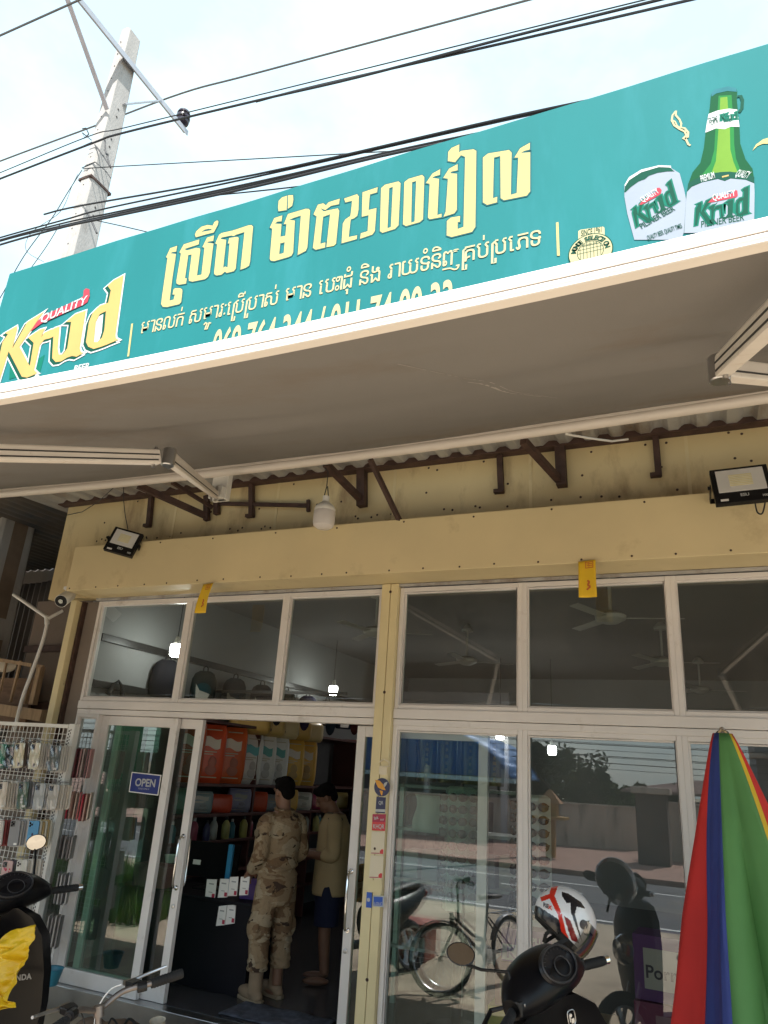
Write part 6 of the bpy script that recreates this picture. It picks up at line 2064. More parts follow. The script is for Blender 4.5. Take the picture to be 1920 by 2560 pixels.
for i in range(11):
    pack('bagged goods on the second shelf above the counter', (-5.06, 1.2+i*.36, 1.192), (.27, .14, .245-.03*(i % 3)), cols[i], None, 42, 'bagged goods on the second shelf', (.4, .38, .35) if i % 2 else None)
# bottles on the third shelf
def bottle(label, loc, col, cap, s_=1.0):
    t_ = thing('bottle', label, 'bottle', loc, 'bottles on the third shelf')
    MB().lathe([(.045*s_, 0), (.05*s_, .01), (.05*s_, .15*s_), (.03*s_, .19*s_), (.015*s_, .205*s_)], (0, 0, 0), None, 14).build('body', flat(col, .3, 'bottle_plastic'), t_, smooth=True, local=True)
    MB().lathe([(.018*s_, .205*s_), (.018*s_, .24*s_), (.001, .242*s_)], (0, 0, 0), None, 10).build('cap', flat(cap, .4), t_, smooth=True, local=True)
for i in range(22):
    bottle('bottle standing in the row on the third shelf behind the counter', (-5.0+.04*(i % 2), 1.1+i*.17, .932), ((.06, .22, .30), (.40, .36, .14), (.42, .44, .40), (.05, .05, .12), (.35, .08, .12), (.42, .38, .12))[(i*5) % 6], ((.6, .6, .6), (.05, .05, .06))[i % 2], .92 if i % 3 else .80)

for i in range(7):
    tag(MB().ell((-4.62+i*.13, 2.2+i*.42, 2.30-.02*(i % 3)), (.07, .05, .16)).build('hanging_pouch', flat(((.012, .012, .018), (.03, .02, .05), (.02, .03, .05), (.08, .02, .02))[i % 4], .8, 'bag_cloth'), None, smooth=True), 'dark pouch hanging in the row at the top of the doorway', 'pouch', 'pouches hanging at the top of the doorway')
tag(MB().bx(-5.3, -3.6, 1.9, 1.93, 2.47, 2.50).build('hanging_rod', M['rail']), 'dark rod across the shop just above the hanging pouches', 'rod')

# counter with monitor, card stands and basket
M['counter'] = mat('black_counter', (.007, .007, .010), .6, 0, .2, 3, spec=.15)
M['mon_black'] = mat('matt_black_plastic', (.006, .006, .007), .8, 0, .1, 5, spec=.1)
ct = thing('counter', 'low black shop counter behind the open door', 'counter', (-4.25, .8, -.05))
MB().bx(-5.0, -3.62, .55, 1.05, -.05, .595).build('front', M['counter'], ct, bevel=.004)
MB().bx(-5.05, -3.58, .51, 1.09, .598, .625).build('top', M['counter'], ct, bevel=.006)
mo = thing('monitor', 'black monitor seen from behind on the counter', 'monitor', (-4.30, .85, .625))
MB().box((-4.30, .84, .865), (.56, .03, .29), (R(-6), 0, R(4))).build('screen', M['mon_black'], mo, bevel=.006)
MB().bx(-4.34, -4.26, .86, .90, .625, .80).build('stand', M['mon_black'], mo)
MB().bx(-4.42, -4.18, .76, .98, .6255, .64).build('foot', M['black_plastic'], mo, bevel=.004)
mo2 = MB()
mr = Euler((R(-6), 0, R(4))).to_matrix()
mo2.box(Vector((-4.30, .84, .865)) + mr @ Vector((-.14, -.017, -.03)), (.08, .002, .04), mr)
tag(mo2.build('paper_label', M['paper_white']), 'small white label stuck to the back of the monitor', 'label')
def card(label, cs, y, lean=0):
    t_ = thing('payment_card_stand', label, 'card stand', (cs[0][0], y, cs[2][1]), 'white payment card stands at the counter')
    a_ = [(x, y, z) for x, z in cs]
    b_ = [(x, y+.006, z) for x, z in cs]
    MB().add(a_+b_, [(0, 3, 2, 1), (4, 5, 6, 7), (0, 1, 5, 4), (1, 2, 6, 5), (2, 3, 7, 6), (3, 0, 4, 7)]).build('card', M['paper_white'], t_)
    br_, bl_ = Vector((cs[2][0], 0, cs[2][1])), Vector((cs[3][0], 0, cs[3][1]))
    w_ = (br_-bl_).length
    k = MB()
    k.bx(br_.x-w_*.33, br_.x-.004, y-.002, y-.001, br_.z+.004, br_.z+.035)
    k.build('corner_mark', M['crimson'], t_)
    k = MB()
    k.bx(bl_.x+w_*.25, br_.x-w_*.25, y-.002, y-.001, cs[0][1]-.035, cs[0][1]-.025)
    k.bx(bl_.x+w_*.3, br_.x-w_*.3, y-.002, y-.001, bl_.z+.055, bl_.z+.060)
    k.build('print_line', flat((.35, .35, .35), .6), t_)
CD = [
 ([(-4.102,0.756),(-4.001,0.765),(-3.998,0.619),(-4.098,0.605)], .53, 'white payment card stand at the left of the counter row'),
 ([(-3.966,0.773),(-3.879,0.782),(-3.875,0.643),(-3.969,0.629)], .53, 'white payment card stand second from the left on the counter'),
 ([(-3.878,0.795),(-3.793,0.808),(-3.788,0.663),(-3.877,0.651)], .54, 'white payment card stand third from the left on the counter'),
 ([(-3.762,0.81),(-3.675,0.821),(-3.673,0.683),(-3.759,0.671)], .53, 'white payment card stand nearest the soldier on the counter'),
 ([(-3.952,0.566),(-3.875,0.583),(-3.871,0.437),(-3.958,0.418)], .54, 'white payment card taped on the counter front, left one'),
 ([(-3.869,0.584),(-3.786,0.597),(-3.779,0.46),(-3.866,0.439)], .54, 'white payment card taped on the counter front, right one'),
 ([(-3.606,0.624),(-3.568,0.633),(-3.568,0.509),(-3.604,0.5)], .545, 'white payment card taped on the counter front beside the soldier'),
]
for cs_, y, lb in CD:
    card(lb, cs_, y)
pb = thing('pink_basket', 'pink plastic basket at the left end of the counter', 'basket', (-4.72, .62, .625))
k = MB()
k.loft([[(-4.72+a*.19*s_, .62+b_*.10*s_, z) for a, b_ in ((-1, -1), (1, -1), (1, 1), (-1, 1))] for s_, z in ((.85, .63), (1.0, .80))], cap=False)
k.build('shell', flat((.55, .20, .20), .5), pb, solid=.006)
MB().tube([(-4.72+a*.195, .62+b_*.105, .80) for a, b_ in ((-1, -1), (1, -1), (1, 1), (-1, 1))], .008, 6, closed=True).build('rim', flat((.60, .24, .24), .5), pb)
tag(MB().lathe([(.045, 0), (.06, .06), (.063, .062), (.055, .055)], (-4.60, .64, .83), None, 16).build('white_cup', M['white_plastic'], None, smooth=True), 'white cup above the pink basket', 'cup')
tag(MB().box((-3.98, .66, .83), (.045, .03, .41), (R(4), R(3), 0)).build('blue_box', flat((.03, .22, .42), .4), None, bevel=.003), 'tall thin blue box standing behind the payment cards', 'box')
tag(MB().box((-3.78, .72, .70), (.14, .10, .15), (0, 0, R(15))).build('purple_box', flat((.10, .05, .26), .4), None, bevel=.004), 'small purple box on the counter beside the soldier', 'box')
# things on the floor inside the door
fm = thing('doormat_clutter', 'dark blue and grey doormat lying inside the door', 'doormat', (-3.1, .35, -.05))
MB().grid(lambda u, v: (lerp(-3.55, -2.75, u), lerp(.12, .50, v), -.044+.008*math.sin(u*14)*math.sin(v*9)), 24, 12).build('mat', mat('blue_grey_mat', (.06, .07, .10), .95, 0, .5, 16, bump=.5), fm, smooth=True, solid=.006)

# back of the shop: dark garments and hanging straps
gb = thing('hanging_goods_wall', 'grey back partition with black straps hanging in the doorway gap', 'partition', (-4.0, 6.1, -.05))
MB().bx(-5.2, -2.9, 6.1, 6.16, -.05, 3.0).build('panel', mat('partition_grey', (.20, .19, .20), .8, 0, .1, 2), gb)
for i in range(9):
    x = -4.55+i*.19+rnd.uniform(-.03, .03)
    MB().tube([(x, 6.06, 2.25), (x+.01, 6.06, 1.95-.1*(i % 3)), (x+.01, 6.06, 1.75-.12*(i % 3))], .018, 6).build('strap', M['black_rubber'], gb)
dc_ = thing('dark_rack', 'dark rack of clothes deep in the shop behind the people', 'clothes rack', (-3.9, 4.9, -.05))
for i in range(14):
    k = MB()
    x = -4.75+i*.14
    k.box((x, 4.9+rnd.uniform(-.05, .05), .85), (.10, .42, 1.1+rnd.uniform(-.1, .1)), (0, 0, R(rnd.uniform(-14, 14))))
    k.build('garment', flat(((.02, .02, .03), (.03, .025, .04), (.05, .04, .05), (.02, .03, .06))[i % 4], .9, 'cloth'), dc_, bevel=.03)

# ---------------------------------------------------------------- behind the right windows
def glasses(loc, rot, lens, frame_c, par_rack):
    t_ = thing('sunglasses', 'pair of sunglasses on the revolving stand', 'sunglasses', loc, None, (0, 0, rot))
    return t_
M['lens_dark'] = mat('dark_lens', (.012, .012, .014), .08)
M['lens_brown'] = mat('brown_lens', (.10, .06, .04), .1)
M['stand_grey'] = mat('pale_stand', (.72, .74, .70), .4, 0, .05, 2)
def sun_stand(label, x, y, z0, z1, grp, rot0, brown_every=3):
    t_ = thing('sunglasses_stand', label, 'display stand', (x, y, -.05))
    MB().lathe([(.13, z0), (.13, z1), (.10, z1+.02)], (x, y, 0), None, 6).build('column', M['stand_grey'], t_, bevel=.004)
    MB().lathe([(.22, -.05), (.22, -.02), (.04, .0), (.03, z0)], (x, y, 0), None, 20).build('base', M['black_plastic'], t_, smooth=True)
    n_ = int((z1-z0)/.088)
    protos = []
    for i in range(n_):
        for s_ in (-1, 0, 1):
            a = rot0 + s_*R(60)
            nx, ny = math.sin(a), -math.cos(a)
            c_ = Vector((x+nx*.155, y+ny*.155, z1-.06-i*.088))
            lm = M['lens_brown'] if (i+s_) % brown_every == 0 else M['lens_dark']
            key = (lm.name)
            g_ = thing('sunglasses', ('brown lensed' if lm is M['lens_brown'] else 'black lensed') + ' sunglasses hooked on the '+grp, 'sunglasses', c_, 'sunglasses on the '+grp+(' with brown lenses' if lm is M['lens_brown'] else ' with black lenses'), (0, 0, a))
            hit = [p for p in protos if p[0] == key]
            if hit:
                for nm, me in hit[0][1]:
                    o = bpy.data.objects.new(nm, me)
                    COL.objects.link(o)
                    o.parent = g_
            else:
                made = []
                for q in (-1, 1):
                    k = MB()
                    k.ell((q*.046, 0, 0), (.040, .007, .032), None, 14, 7)
                    o = k.build('lens', lm, g_, smooth=True, local=True)
                    made.append(('lens', o.data))
                    k = MB()
                    k.tube([(q*.086, .002, .010), (q*.092, .03, .010), (q*.080, .085, 0)], .0045, 6)
                    o = k.build('temple', M['black_plastic'], g_, local=True)
                    made.append(('temple', o.data))
                k = MB()
                k.tube([(-.010, -.004, .008), (.010, -.004, .008)], .0045, 6)
                o = k.build('bridge', M['steel'], g_, local=True)
                made.append(('bridge', o.data))
                protos.append((key, made))
    return t_
sun_stand('pale revolving stand full of sunglasses behind the pane right of the column', -1.93, .80, .75, 1.62, 'stand behind the pane right of the column', R(-20))
sun_stand('pale revolving stand of sunglasses behind the middle right pane', -1.30, .62, .75, 1.60, 'stand behind the middle right pane', R(-38))
tins_y = 1.05
for i, (x, z, h_) in enumerate(((-2.32, 1.66, .36), (-2.14, 1.66, .46), (-1.93, 1.66, .46), (-1.72, 1.66, .36))):
    t_ = thing('tall_tin', ('leftmost', 'second', 'third', 'rightmost')[i]+' of the four tall bronze tins above the sunglasses', 'tin', (x, tins_y, z), 'bronze tins above the sunglasses')
    MB().lathe([(.078, 0), (.082, .01), (.082, h_-.02), (.075, h_), (.001, h_+.002)], (0, 0, 0), None, 22).build('body', mat('bronze_tin', (.20, .16, .10), .3, .6, .15, 6), t_, smooth=True, local=True)
    k = MB()
    for j in range(7):
        k.box((.02, -.083, .05+j*h_/8.5), (.018+.01*(j % 2), .004, .025))
    k.build('print', M['gold'], t_, local=True)
hs = thing('slotted_shelf', 'grey slotted shelf unit with white goods behind the pane right of the column', 'shelf', (-2.35, 1.3, -.05))
for x in (-2.62, -2.05):
    MB().bx(x, x+.04, 1.18, 1.22, -.05, 1.62).build('upright', M['white_plastic'], hs)
for z in (.35, .85, 1.25, 1.6):
    MB().bx(-2.65, -1.55, 1.15, 1.55, z, z+.025).build('board', M['galv'], hs, bevel=.003)
for i in range(6):
    tag(MB().box((-2.5+i*.17, 1.32, .985), (.14, .2, .22+.03*(i % 3)), (0, 0, R(rnd.uniform(-8, 8)))).build('small_box', flat(((.45, .46, .46), (.30, .32, .34), (.5, .48, .42))[i % 3], .6, 'carton'), None, bevel=.004), 'pale small carton on the slotted shelf behind the pane right of the column', 'box', 'cartons on the slotted shelf')
tag(MB().grid(lambda u, v: (lerp(-2.45, -2.15, u)+.02*math.sin(v*6), 1.12+.02*math.sin(u*9), 1.55-.30*v), 10, 10).build('white_shirt', M['paper_white'], None, smooth=True, solid=.004), 'white shirt hung by the slotted shelf right of the column', 'shirt')

def carton(label, c_, size, col, rot, texts=(), panels=()):
    t_ = thing('product_carton', label, 'carton', c_, None, (0, 0, R(rot)))
    w_, d_, h_ = size
    MB().box((0, 0, h_/2), size).build('box', flat(col, .6, 'carton'), t_, bevel=.004, local=True)
    for (x0, x1, z0, z1, pc) in panels:
        MB().bx(x0*w_, x1*w_, -d_/2-.002, -d_/2-.001, z0*h_, z1*h_).build('printed_panel', flat(pc, .5), t_, local=True)
    m_ = Matrix.Translation(Vector(c_)) @ Matrix.Rotation(R(rot), 4, 'Z')
    for (body, u0, v0, sz, tc) in texts:
        me = text_mesh(body, sz, bold=.002, thick=0)
        put_mesh(me, 'lettering', lambda u, v, w: Vector(c_)+Vector((u+u0*w_, -d_/2-.003, v+v0*h_)), flat(tc, .5), t_)
    return t_
carton('purple and white carton reading Kun, topmost of its stack by the mullion', (-1.30, .45, .56), (.34, .25, .20), (.20, .09, .24), 4, (('Kun', -.40, .12, .10, (.30, .20, .34)), ('PLUS', .1, .62, .05, (.5, .45, .5))), ((-.48, .48, .05, .52, (.52, .48, .50)),))
carton('salmon carton in the middle of the stack by the mullion', (-1.31, .46, .30), (.40, .27, .255), (.42, .20, .17), 3, (('42', .22, .5, .08, (.25, .1, .1)),), ((-.42, -.05, .2, .75, (.48, .32, .20)),))
carton('yellow carton at the bottom of the stack by the mullion', (-1.33, .44, .05), (.44, .28, .245), (.52, .46, .05), 2, (), ((-.2, .2, .25, .75, (.42, .26, .10)),))
carton('purple carton with an oval print behind the right pane', (-.42, .42, .48), (.34, .28, .36), (.12, .035, .15), -3, (('Porro', -.30, .35, .10, (.05, .03, .05)),), ((-.32, .45, .18, .80, (.42, .36, .33)),))
carton('dark pink carton under the purple one', (-.42, .43, .07), (.36, .30, .40), (.20, .04, .09), -3, (), ((-.15, .42, .15, .85, (.34, .17, .2)),))
carton('brown cardboard box reading Hi-Q below the scooter reflection', (-.92, .34, .02), (.42, .28, .30), (.36, .25, .15), 6, (('Hi-Q', -.40, .62, .085, (.08, .05, .03)), ('4', .28, .2, .10, (.08, .05, .03))), ((-.05, .12, .30, .75, (.16, .17, .18)), (.22, .42, .66, .84, (.12, .08, .06))))
carton('orange yellow carton with two printed figures at the bottom right', (-.30, .26, -.05), (.46, .20, .30), (.60, .36, .04), 0, (('SUPER', .02, .62, .055, (.45, .10, .02)), ('CLEAN', .02, .40, .055, (.45, .10, .02))), ((-.42, -.32, .2, .85, (.05, .06, .12)), (-.22, -.10, .15, .8, (.1, .07, .06))))
tag(MB().tube([(-.18+.03*math.cos(2*math.pi*j/24), -.012, 1.02+.036*math.sin(2*math.pi*j/24)) for j in range(24)], .006, 6, closed=True).build('suction_ring', M['white_plastic'], None, smooth=True), 'small white ring stuck on the right lower pane', 'ring')
# ================================================================ people in the doorway
M['skin'] = mat('brown_skin', (.20, .105, .065), .55, 0, .08, 8)
M['hair'] = mat('black_hair', (.005, .0045, .0045), .9, 0, .3, 60, bump=.6, bscale=120, spec=.08)
def camo_mat():
    m, t, b = nmat('desert_camouflage')
    N, Lk = t.nodes, t.links
    tc = N.new('ShaderNodeTexCoord')
    mp = N.new('ShaderNodeMapping')
    mp.inputs['Scale'].default_value = (1.0, 1.0, 1.7)
    Lk.new(tc.outputs['Object'], mp.inputs['Vector'])
    base = None
    cols_ = [((.27, .20, .125), None, None), ((.17, .11, .065), 5.2, .525), ((.33, .27, .185), 5.6, .57), ((.06, .04, .03), 9.0, .625)]
    prev = None
    for i, (c_, sc_, th) in enumerate(cols_):
        if prev is None:
            rgb = N.new('ShaderNodeRGB')
            rgb.outputs[0].default_value = (*c_, 1)
            prev = rgb.outputs[0]
            continue
        nz = N.new('ShaderNodeTexNoise')
        nz.inputs['Scale'].default_value = sc_
        nz.inputs['Detail'].default_value = 3
        nz.inputs['Distortion'].default_value = .6
        off = N.new('ShaderNodeVectorMath')
        off.inputs[1].default_value = (i*3.7, i*1.3, i*5.1)
        Lk.new(mp.outputs['Vector'], off.inputs[0])
        Lk.new(off.outputs[0], nz.inputs['Vector'])
        rp = N.new('ShaderNodeValToRGB')
        rp.color_ramp.elements[0].position = th
        rp.color_ramp.elements[1].position = th+.012
        Lk.new(nz.outputs['Fac'], rp.inputs['Fac'])
        mx = N.new('ShaderNodeMixRGB')
        mx.inputs[2].default_value = (*c_, 1)
        Lk.new(rp.outputs['Color'], mx.inputs[0])
        Lk.new(prev, mx.inputs[1])
        prev = mx.outputs[0]
    Lk.new(prev, b.inputs['Base Color'])
    b.inputs['Roughness'].default_value = .9
    setin(b, 'Specular IOR Level', .1)
    nz = N.new('ShaderNodeTexNoise')
    nz.inputs['Scale'].default_value = 17
    nz.inputs['Detail'].default_value = 3
    nz.inputs['Distortion'].default_value = 1.5
    Lk.new(tc.outputs['Object'], nz.inputs['Vector'])
    bp = N.new('ShaderNodeBump')
    bp.inputs['Strength'].default_value = .9
    bp.inputs['Distance'].default_value = .02
    Lk.new(nz.outputs['Fac'], bp.inputs['Height'])
    Lk.new(bp.outputs['Normal'], b.inputs['Normal'])
    return m
M['camo'] = camo_mat()
M['boot'] = mat('tan_suede_boot', (.25, .18, .115), .85, 0, .12, 12)

def el_ring(c_, rx, ry, fwd, n_=18, up=None):
    """ring of an ellipse in the horizontal plane; fwd is the facing direction"""
    c_ = Vector(c_)
    f_ = Vector((fwd[0], fwd[1], 0)).normalized()
    s_ = Vector((f_.y, -f_.x, 0))
    return [c_ + s_*rx*math.cos(2*math.pi*j/n_) + f_*ry*math.sin(2*math.pi*j/n_) for j in range(n_)]
def limb(mb, pts, rr, n_=14):
    mb.tube(smooth_pts(pts, 5), [lerp(rr[min(i//5, len(rr)-1)], rr[min(i//5+1, len(rr)-1)], (i % 5)/5) for i in range((len(pts)-1)*5+1)], n_)
def hand(mb, wrist, dr, palm_n, s_=1.0, curl=.5):
    w_ = Vector(wrist)
    d_ = Vector(dr).normalized()
    n_ = Vector(palm_n).normalized()
    n_ = (n_-d_*n_.dot(d_)).normalized()
    sd = d_.cross(n_)
    mb.loft([[w_+d_*t_*s_+sd*a*wd*s_+n_*b_*.013*s_ for a, b_ in ((-1, -1), (0, -1.2), (1, -1), (1, 1), (0, 1.2), (-1, 1))] for t_, wd in ((-.015, .026), (.03, .036), (.085, .040))])
    for i, (off, ln) in enumerate(((-.030, .068), (-.010, .078), (.011, .073), (.030, .058))):
        b_ = w_+d_*.08*s_+sd*off*s_
        k1 = b_+(d_*math.cos(curl*.6)+n_*math.sin(curl*.6))*ln*.45*s_
        k2 = k1+(d_*math.cos(curl*1.5)+n_*math.sin(curl*1.5))*ln*.32*s_
        k3 = k2+(d_*math.cos(curl*2.3)+n_*math.sin(curl*2.3))*ln*.25*s_
        mb.tube([b_-d_*.02*s_, b_, k1, k2, k3], [.009*s_, .0095*s_, .0085*s_, .0075*s_, .006*s_], 8)
    tb = w_+d_*.02*s_-sd*.030*s_
    mb.tube([tb, tb+(d_*.6-sd*.7+n_*.3).normalized()*.035*s_, tb+(d_*.9-sd*.4+n_*.5).normalized()*.065*s_], [.013*s_, .010*s_, .008*s_], 8)
def head(mb, c_, fwd, pitch, s_=1.0):
    """skull, jaw, nose, ears, eye sockets"""
    f_ = Vector((fwd[0], fwd[1], 0)).normalized()
    sd = Vector((f_.y, -f_.x, 0))
    m_ = Matrix((sd, f_, Vector((0, 0, 1)))).transposed() @ Euler((-pitch, 0, 0)).to_matrix()
    c_ = Vector(c_)
    P = lambda x, y, z: c_ + m_ @ Vector((x*s_, y*s_, z*s_))
    def E(x, y, z, a, b_, g):
        mb.ell(P(x, y, z), (a*s_, b_*s_, g*s_), m_, 16, 11)
    E(0, -.012, .03, .076, .095, .090)
    E(0, .02, -.045, .058, .070, .075)
    E(0, .055, -.095, .032, .030, .026)
    mb.tube([P(0, .088, .02), P(0, .108, -.028), P(0, .092, -.035)], [.009*s_, .015*s_, .010*s_], 8)
    E(0, .082, -.068, .024, .014, .007)
    E(0, .081, -.080, .022, .014, .007)
    for q in (-1, 1):
        E(q*.030, .082, .032, .022, .012, .007)
        E(q*.030, .078, .012, .013, .010, .009)
        E(q*.078, -.008, -.010, .010, .020, .032)
    return P, m_
def hair(P, m_, m, par, s_=1.0, crown=.105):
    mb = MB()
    mb.ell(P(0, -.025, .050), (.086*s_, .102*s_, .085*s_), m_, 16, 11)
    mb.ell(P(0, -.070, -.005), (.070*s_, .050*s_, .065*s_), m_, 14, 9)
    mb.ell(P(0, .045, .095), (.060*s_, .045*s_, .035*s_), m_, 14, 9)
    blob_mesh('hair', mb, m, par, .008, 3)

# soldier: standing, facing left towards the counter, weight on both feet
sx_, sy_, sz_ = -3.46, .62, -.05
F1 = (-.93, .36)
f1 = Vector((F1[0], F1[1], 0)).normalized()
s1_ = Vector((f1.y, -f1.x, 0))                 # his right
so_ = Vector((sx_, sy_, sz_))
def pt1(x, y, z):
    return so_ + s1_*x + f1*y + Vector((0, 0, z))
p1 = thing('person', 'person in desert camouflage uniform and tan boots standing at the counter, back half turned', 'person', so_)
b_ = MB()
P1, hm1 = head(b_, pt1(0, .035, 1.545), F1, R(8), .98)
b_.tube([pt1(0, -.01, 1.36), pt1(0, .005, 1.43), pt1(0, .015, 1.52)], [.062, .056, .055], 14)
b_.loft([el_ring(pt1(0, y, z), rx, ry, F1) for z, rx, ry, y in ((.84, .155, .105, 0), (.95, .15, .105, 0), (1.1, .155, .105, 0), (1.25, .175, .11, 0), (1.34, .165, .095, -.005), (1.40, .09, .07, -.005))])
for q in (-1, 1):
    limb(b_, [pt1(q*.085, 0, .88), pt1(q*.10, .02, .47), pt1(q*.10, .0, .09)], [.08, .055, .042])
    b_.ell(pt1(q*.10, .05, .04), (.04, .10, .035), Matrix((s1_, f1, Vector((0, 0, 1)))).transposed())
arms1 = {-1: [pt1(-.172, 0, 1.30), pt1(-.222, -.02, 1.05), pt1(-.17, .14, .92)], 1: [pt1(.172, 0, 1.30), pt1(.222, .0, 1.06), pt1(.14, .20, .97)]}
for q in (-1, 1):
    limb(b_, arms1[q], [.05, .042, .032])
    a = arms1[q]
    hand(b_, a[2], a[2]-a[1], (0, 0, -1), 1.0, .6)
blob_mesh('body', b_, M['skin'], p1, .008, 3)
hair(P1, hm1, M['hair'], p1, .98)
b_ = MB()
b_.loft([el_ring(pt1(0, y, z), rx, ry, F1, 24) for z, rx, ry, y in ((.79, .182, .140, 0), (.80, .184, .142, 0), (.88, .180, .138, 0), (.96, .165, .124, .01), (1.04, .176, .134, .01), (1.10, .174, .13, 0), (1.25, .186, .13, 0), (1.32, .172, .112, -.01), (1.37, .120, .09, -.01), (1.40, .085, .075, -.01))])
for q in (-1, 1):
    a = arms1[q]
    limb(b_, [pt1(q*.09, 0, 1.335), a[0], a[0].lerp(a[1], .5), a[1], a[1].lerp(a[2], .9)], [.055, .074, .070, .064, .052])
    # folds at the elbow and sleeve pocket
    b_.ell(a[0].lerp(a[1], .45)+s1_*q*.035, (.05, .03, .06), Matrix((f1, s1_, Vector((0, 0, 1)))).transposed())
    b_.ell(a[1], (.072, .072, .04))
for z in (.97, .90, .86, 1.12, 1.17):
    b_.tube([pt1(.172*math.cos(g_), .132*math.sin(g_), z+.015*math.sin(g_*2+z*9)) for g_ in [2*math.pi*j/24 for j in range(24)]], .012, 6, closed=True)
jk = blob_mesh('jacket', b_, M['camo'], p1, .009, 3)
k = MB()
k.tube([pt1(.078*math.cos(g_), -.01+.070*math.sin(g_), 1.405+.012*math.sin(g_)) for g_ in [2*math.pi*j/24 for j in range(24)]], .016, 8, closed=True)
k.build('collar', M['camo'], jk, smooth=True)
pm = MB().lathe([(.030, 0), (.030, .004)], (arms1[-1][0].lerp(arms1[-1][1], .30) - s1_*.080), Matrix((f1, Vector((0, 0, 1)), -s1_)).transposed(), 16, 1, 1)
pm.build('shoulder_patch', flat((.16, .13, .09), .8), jk)
b_ = MB()
b_.loft([el_ring(pt1(0, 0, z), rx, ry, F1, 24) for z, rx, ry in ((.68, .15, .12), (.76, .182, .135), (.84, .172, .128), (.92, .165, .12))])
for q in (-1, 1):
    limb(b_, [pt1(q*.088, 0, .82), pt1(q*.108, .01, .60), pt1(q*.112, .015, .46), pt1(q*.112, .0, .30), pt1(q*.112, -.005, .215)], [.104, .095, .084, .080, .078])
    b_.ell(pt1(q*.188, .01, .52), (.035, .075, .095), Matrix((s1_, f1, Vector((0, 0, 1)))).transposed())
    for z in (.24, .29, .42, .47):
        b_.tube([pt1(q*.112+.078*math.cos(g_), .080*math.sin(g_), z+.014*math.sin(g_*2+q)) for g_ in [2*math.pi*j/20 for j in range(20)]], .010, 6, closed=True)
blob_mesh('trousers', b_, M['camo'], p1, .009, 3)
for q, dy in ((-1, .0), (1, .03)):
    b_ = MB()
    b_.tube([pt1(q*.112, dy, .27), pt1(q*.112, dy, .12), pt1(q*.112, dy, .06)], [.058, .056, .058], 14)
    m_ = Matrix((s1_, f1, Vector((0, 0, 1)))).transposed()
    b_.ell(pt1(q*.112, dy+.075, .055), (.052, .135, .052), m_)
    b_.ell(pt1(q*.112, dy-.02, .045), (.046, .07, .045), m_)
    bo_ = blob_mesh('boot', b_, M['boot'], p1, .008, 3)
    k = MB()
    k.loft([[pt1(q*.112+a*wd, dy+y, z) for a, y, wd in ((-1, -.08, .038), (-1, .08, .050), (-1, .17, .038), (0, .215, .0), (1, .17, .038), (1, .08, .050), (1, -.08, .038), (0, -.095, 0))] for z in (.0, .026)])
    k.build('sole', flat((.28, .22, .15), .8, 'boot_sole'), bo_, bevel=.004)

# second person: open cream shirt, dark shorts, looking down, both hands holding something dark
so2 = Vector((-3.33, 1.34, -.05))
F2 = (-.88, -.48)
f2 = Vector((F2[0], F2[1], 0)).normalized()
s2_ = Vector((f2.y, -f2.x, 0))
def pt2(x, y, z):
    return so2 + s2_*x + f2*y + Vector((0, 0, z))
p2 = thing('person', 'person in open cream shirt and dark shorts looking down behind the soldier', 'person', so2)
b_ = MB()
P2, hm2 = head(b_, pt2(0, .10, 1.50), F2, R(32), .98)
b_.tube([pt2(0, -.01, 1.34), pt2(0, .03, 1.41), pt2(0, .07, 1.47)], [.062, .056, .055], 14)
b_.loft([el_ring(pt2(0, y, z), rx, ry, F2) for z, rx, ry, y in ((.84, .155, .11, 0), (.95, .15, .115, .01), (1.1, .155, .11, 0), (1.25, .175, .11, 0), (1.33, .165, .095, -.005), (1.385, .09, .07, -.005))])
for q in (-1, 1):
    limb(b_, [pt2(q*.085, 0, .86), pt2(q*.10, .02, .46), pt2(q*.10, -.01, .09)], [.082, .058, .040])
    b_.ell(pt2(q*.10, .06, .035), (.042, .12, .032), Matrix((s2_, f2, Vector((0, 0, 1)))).transposed())
arms2 = {-1: [pt2(-.172, 0, 1.285), pt2(-.22, .0, 1.04), pt2(-.09, .24, 1.03)], 1: [pt2(.172, 0, 1.285), pt2(.22, -.02, 1.04), pt2(.09, .22, 1.02)]}
for q in (-1, 1):
    a = arms2[q]
    limb(b_, a, [.05, .042, .031])
    hand(b_, a[2], a[2]-a[1], (0, 0, -1), 1.0, .7)
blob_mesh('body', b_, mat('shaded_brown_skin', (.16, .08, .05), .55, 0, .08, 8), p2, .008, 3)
hair(P2, hm2, M['hair'], p2, .98)
b_ = MB()
b_.loft([el_ring(pt2(0, 0, z), rx, ry, F2, 24) for z, rx, ry in ((.78, .172, .13), (1.0, .165, .128), (1.25, .183, .125), (1.33, .17, .105), (1.385, .085, .075))])
blob_mesh('undershirt', b_, flat((.10, .085, .07), .85, 'cloth'), p2, .009, 3)
b_ = MB()
def shirt_pt(u, v):
    g_ = lerp(R(112), R(428), u)
    z = lerp(.70, 1.37, v)
    rx = lerp(.205, .205, v)*(1 if v < .85 else lerp(1, .55, (v-.85)/.15))
    ry = lerp(.165, .145, v)*(1 if v < .85 else lerp(1, .65, (v-.85)/.15))
    return pt2(rx*math.cos(g_)*(1+.03*math.sin(u*25+v*3)), ry*math.sin(g_)*(1+.03*math.sin(u*21)), z)
M['cream_shirt'] = mat('cream_shirt_cloth', (.34, .26, .15), .9, 0, .06, 5, bump=.9, bscale=14, spec=.1)
sh2 = MB().grid(lambda u, v: tuple(shirt_pt(u, v)), 60, 30).build('shirt', M['cream_shirt'], p2, smooth=True, solid=.006)
b_ = MB()
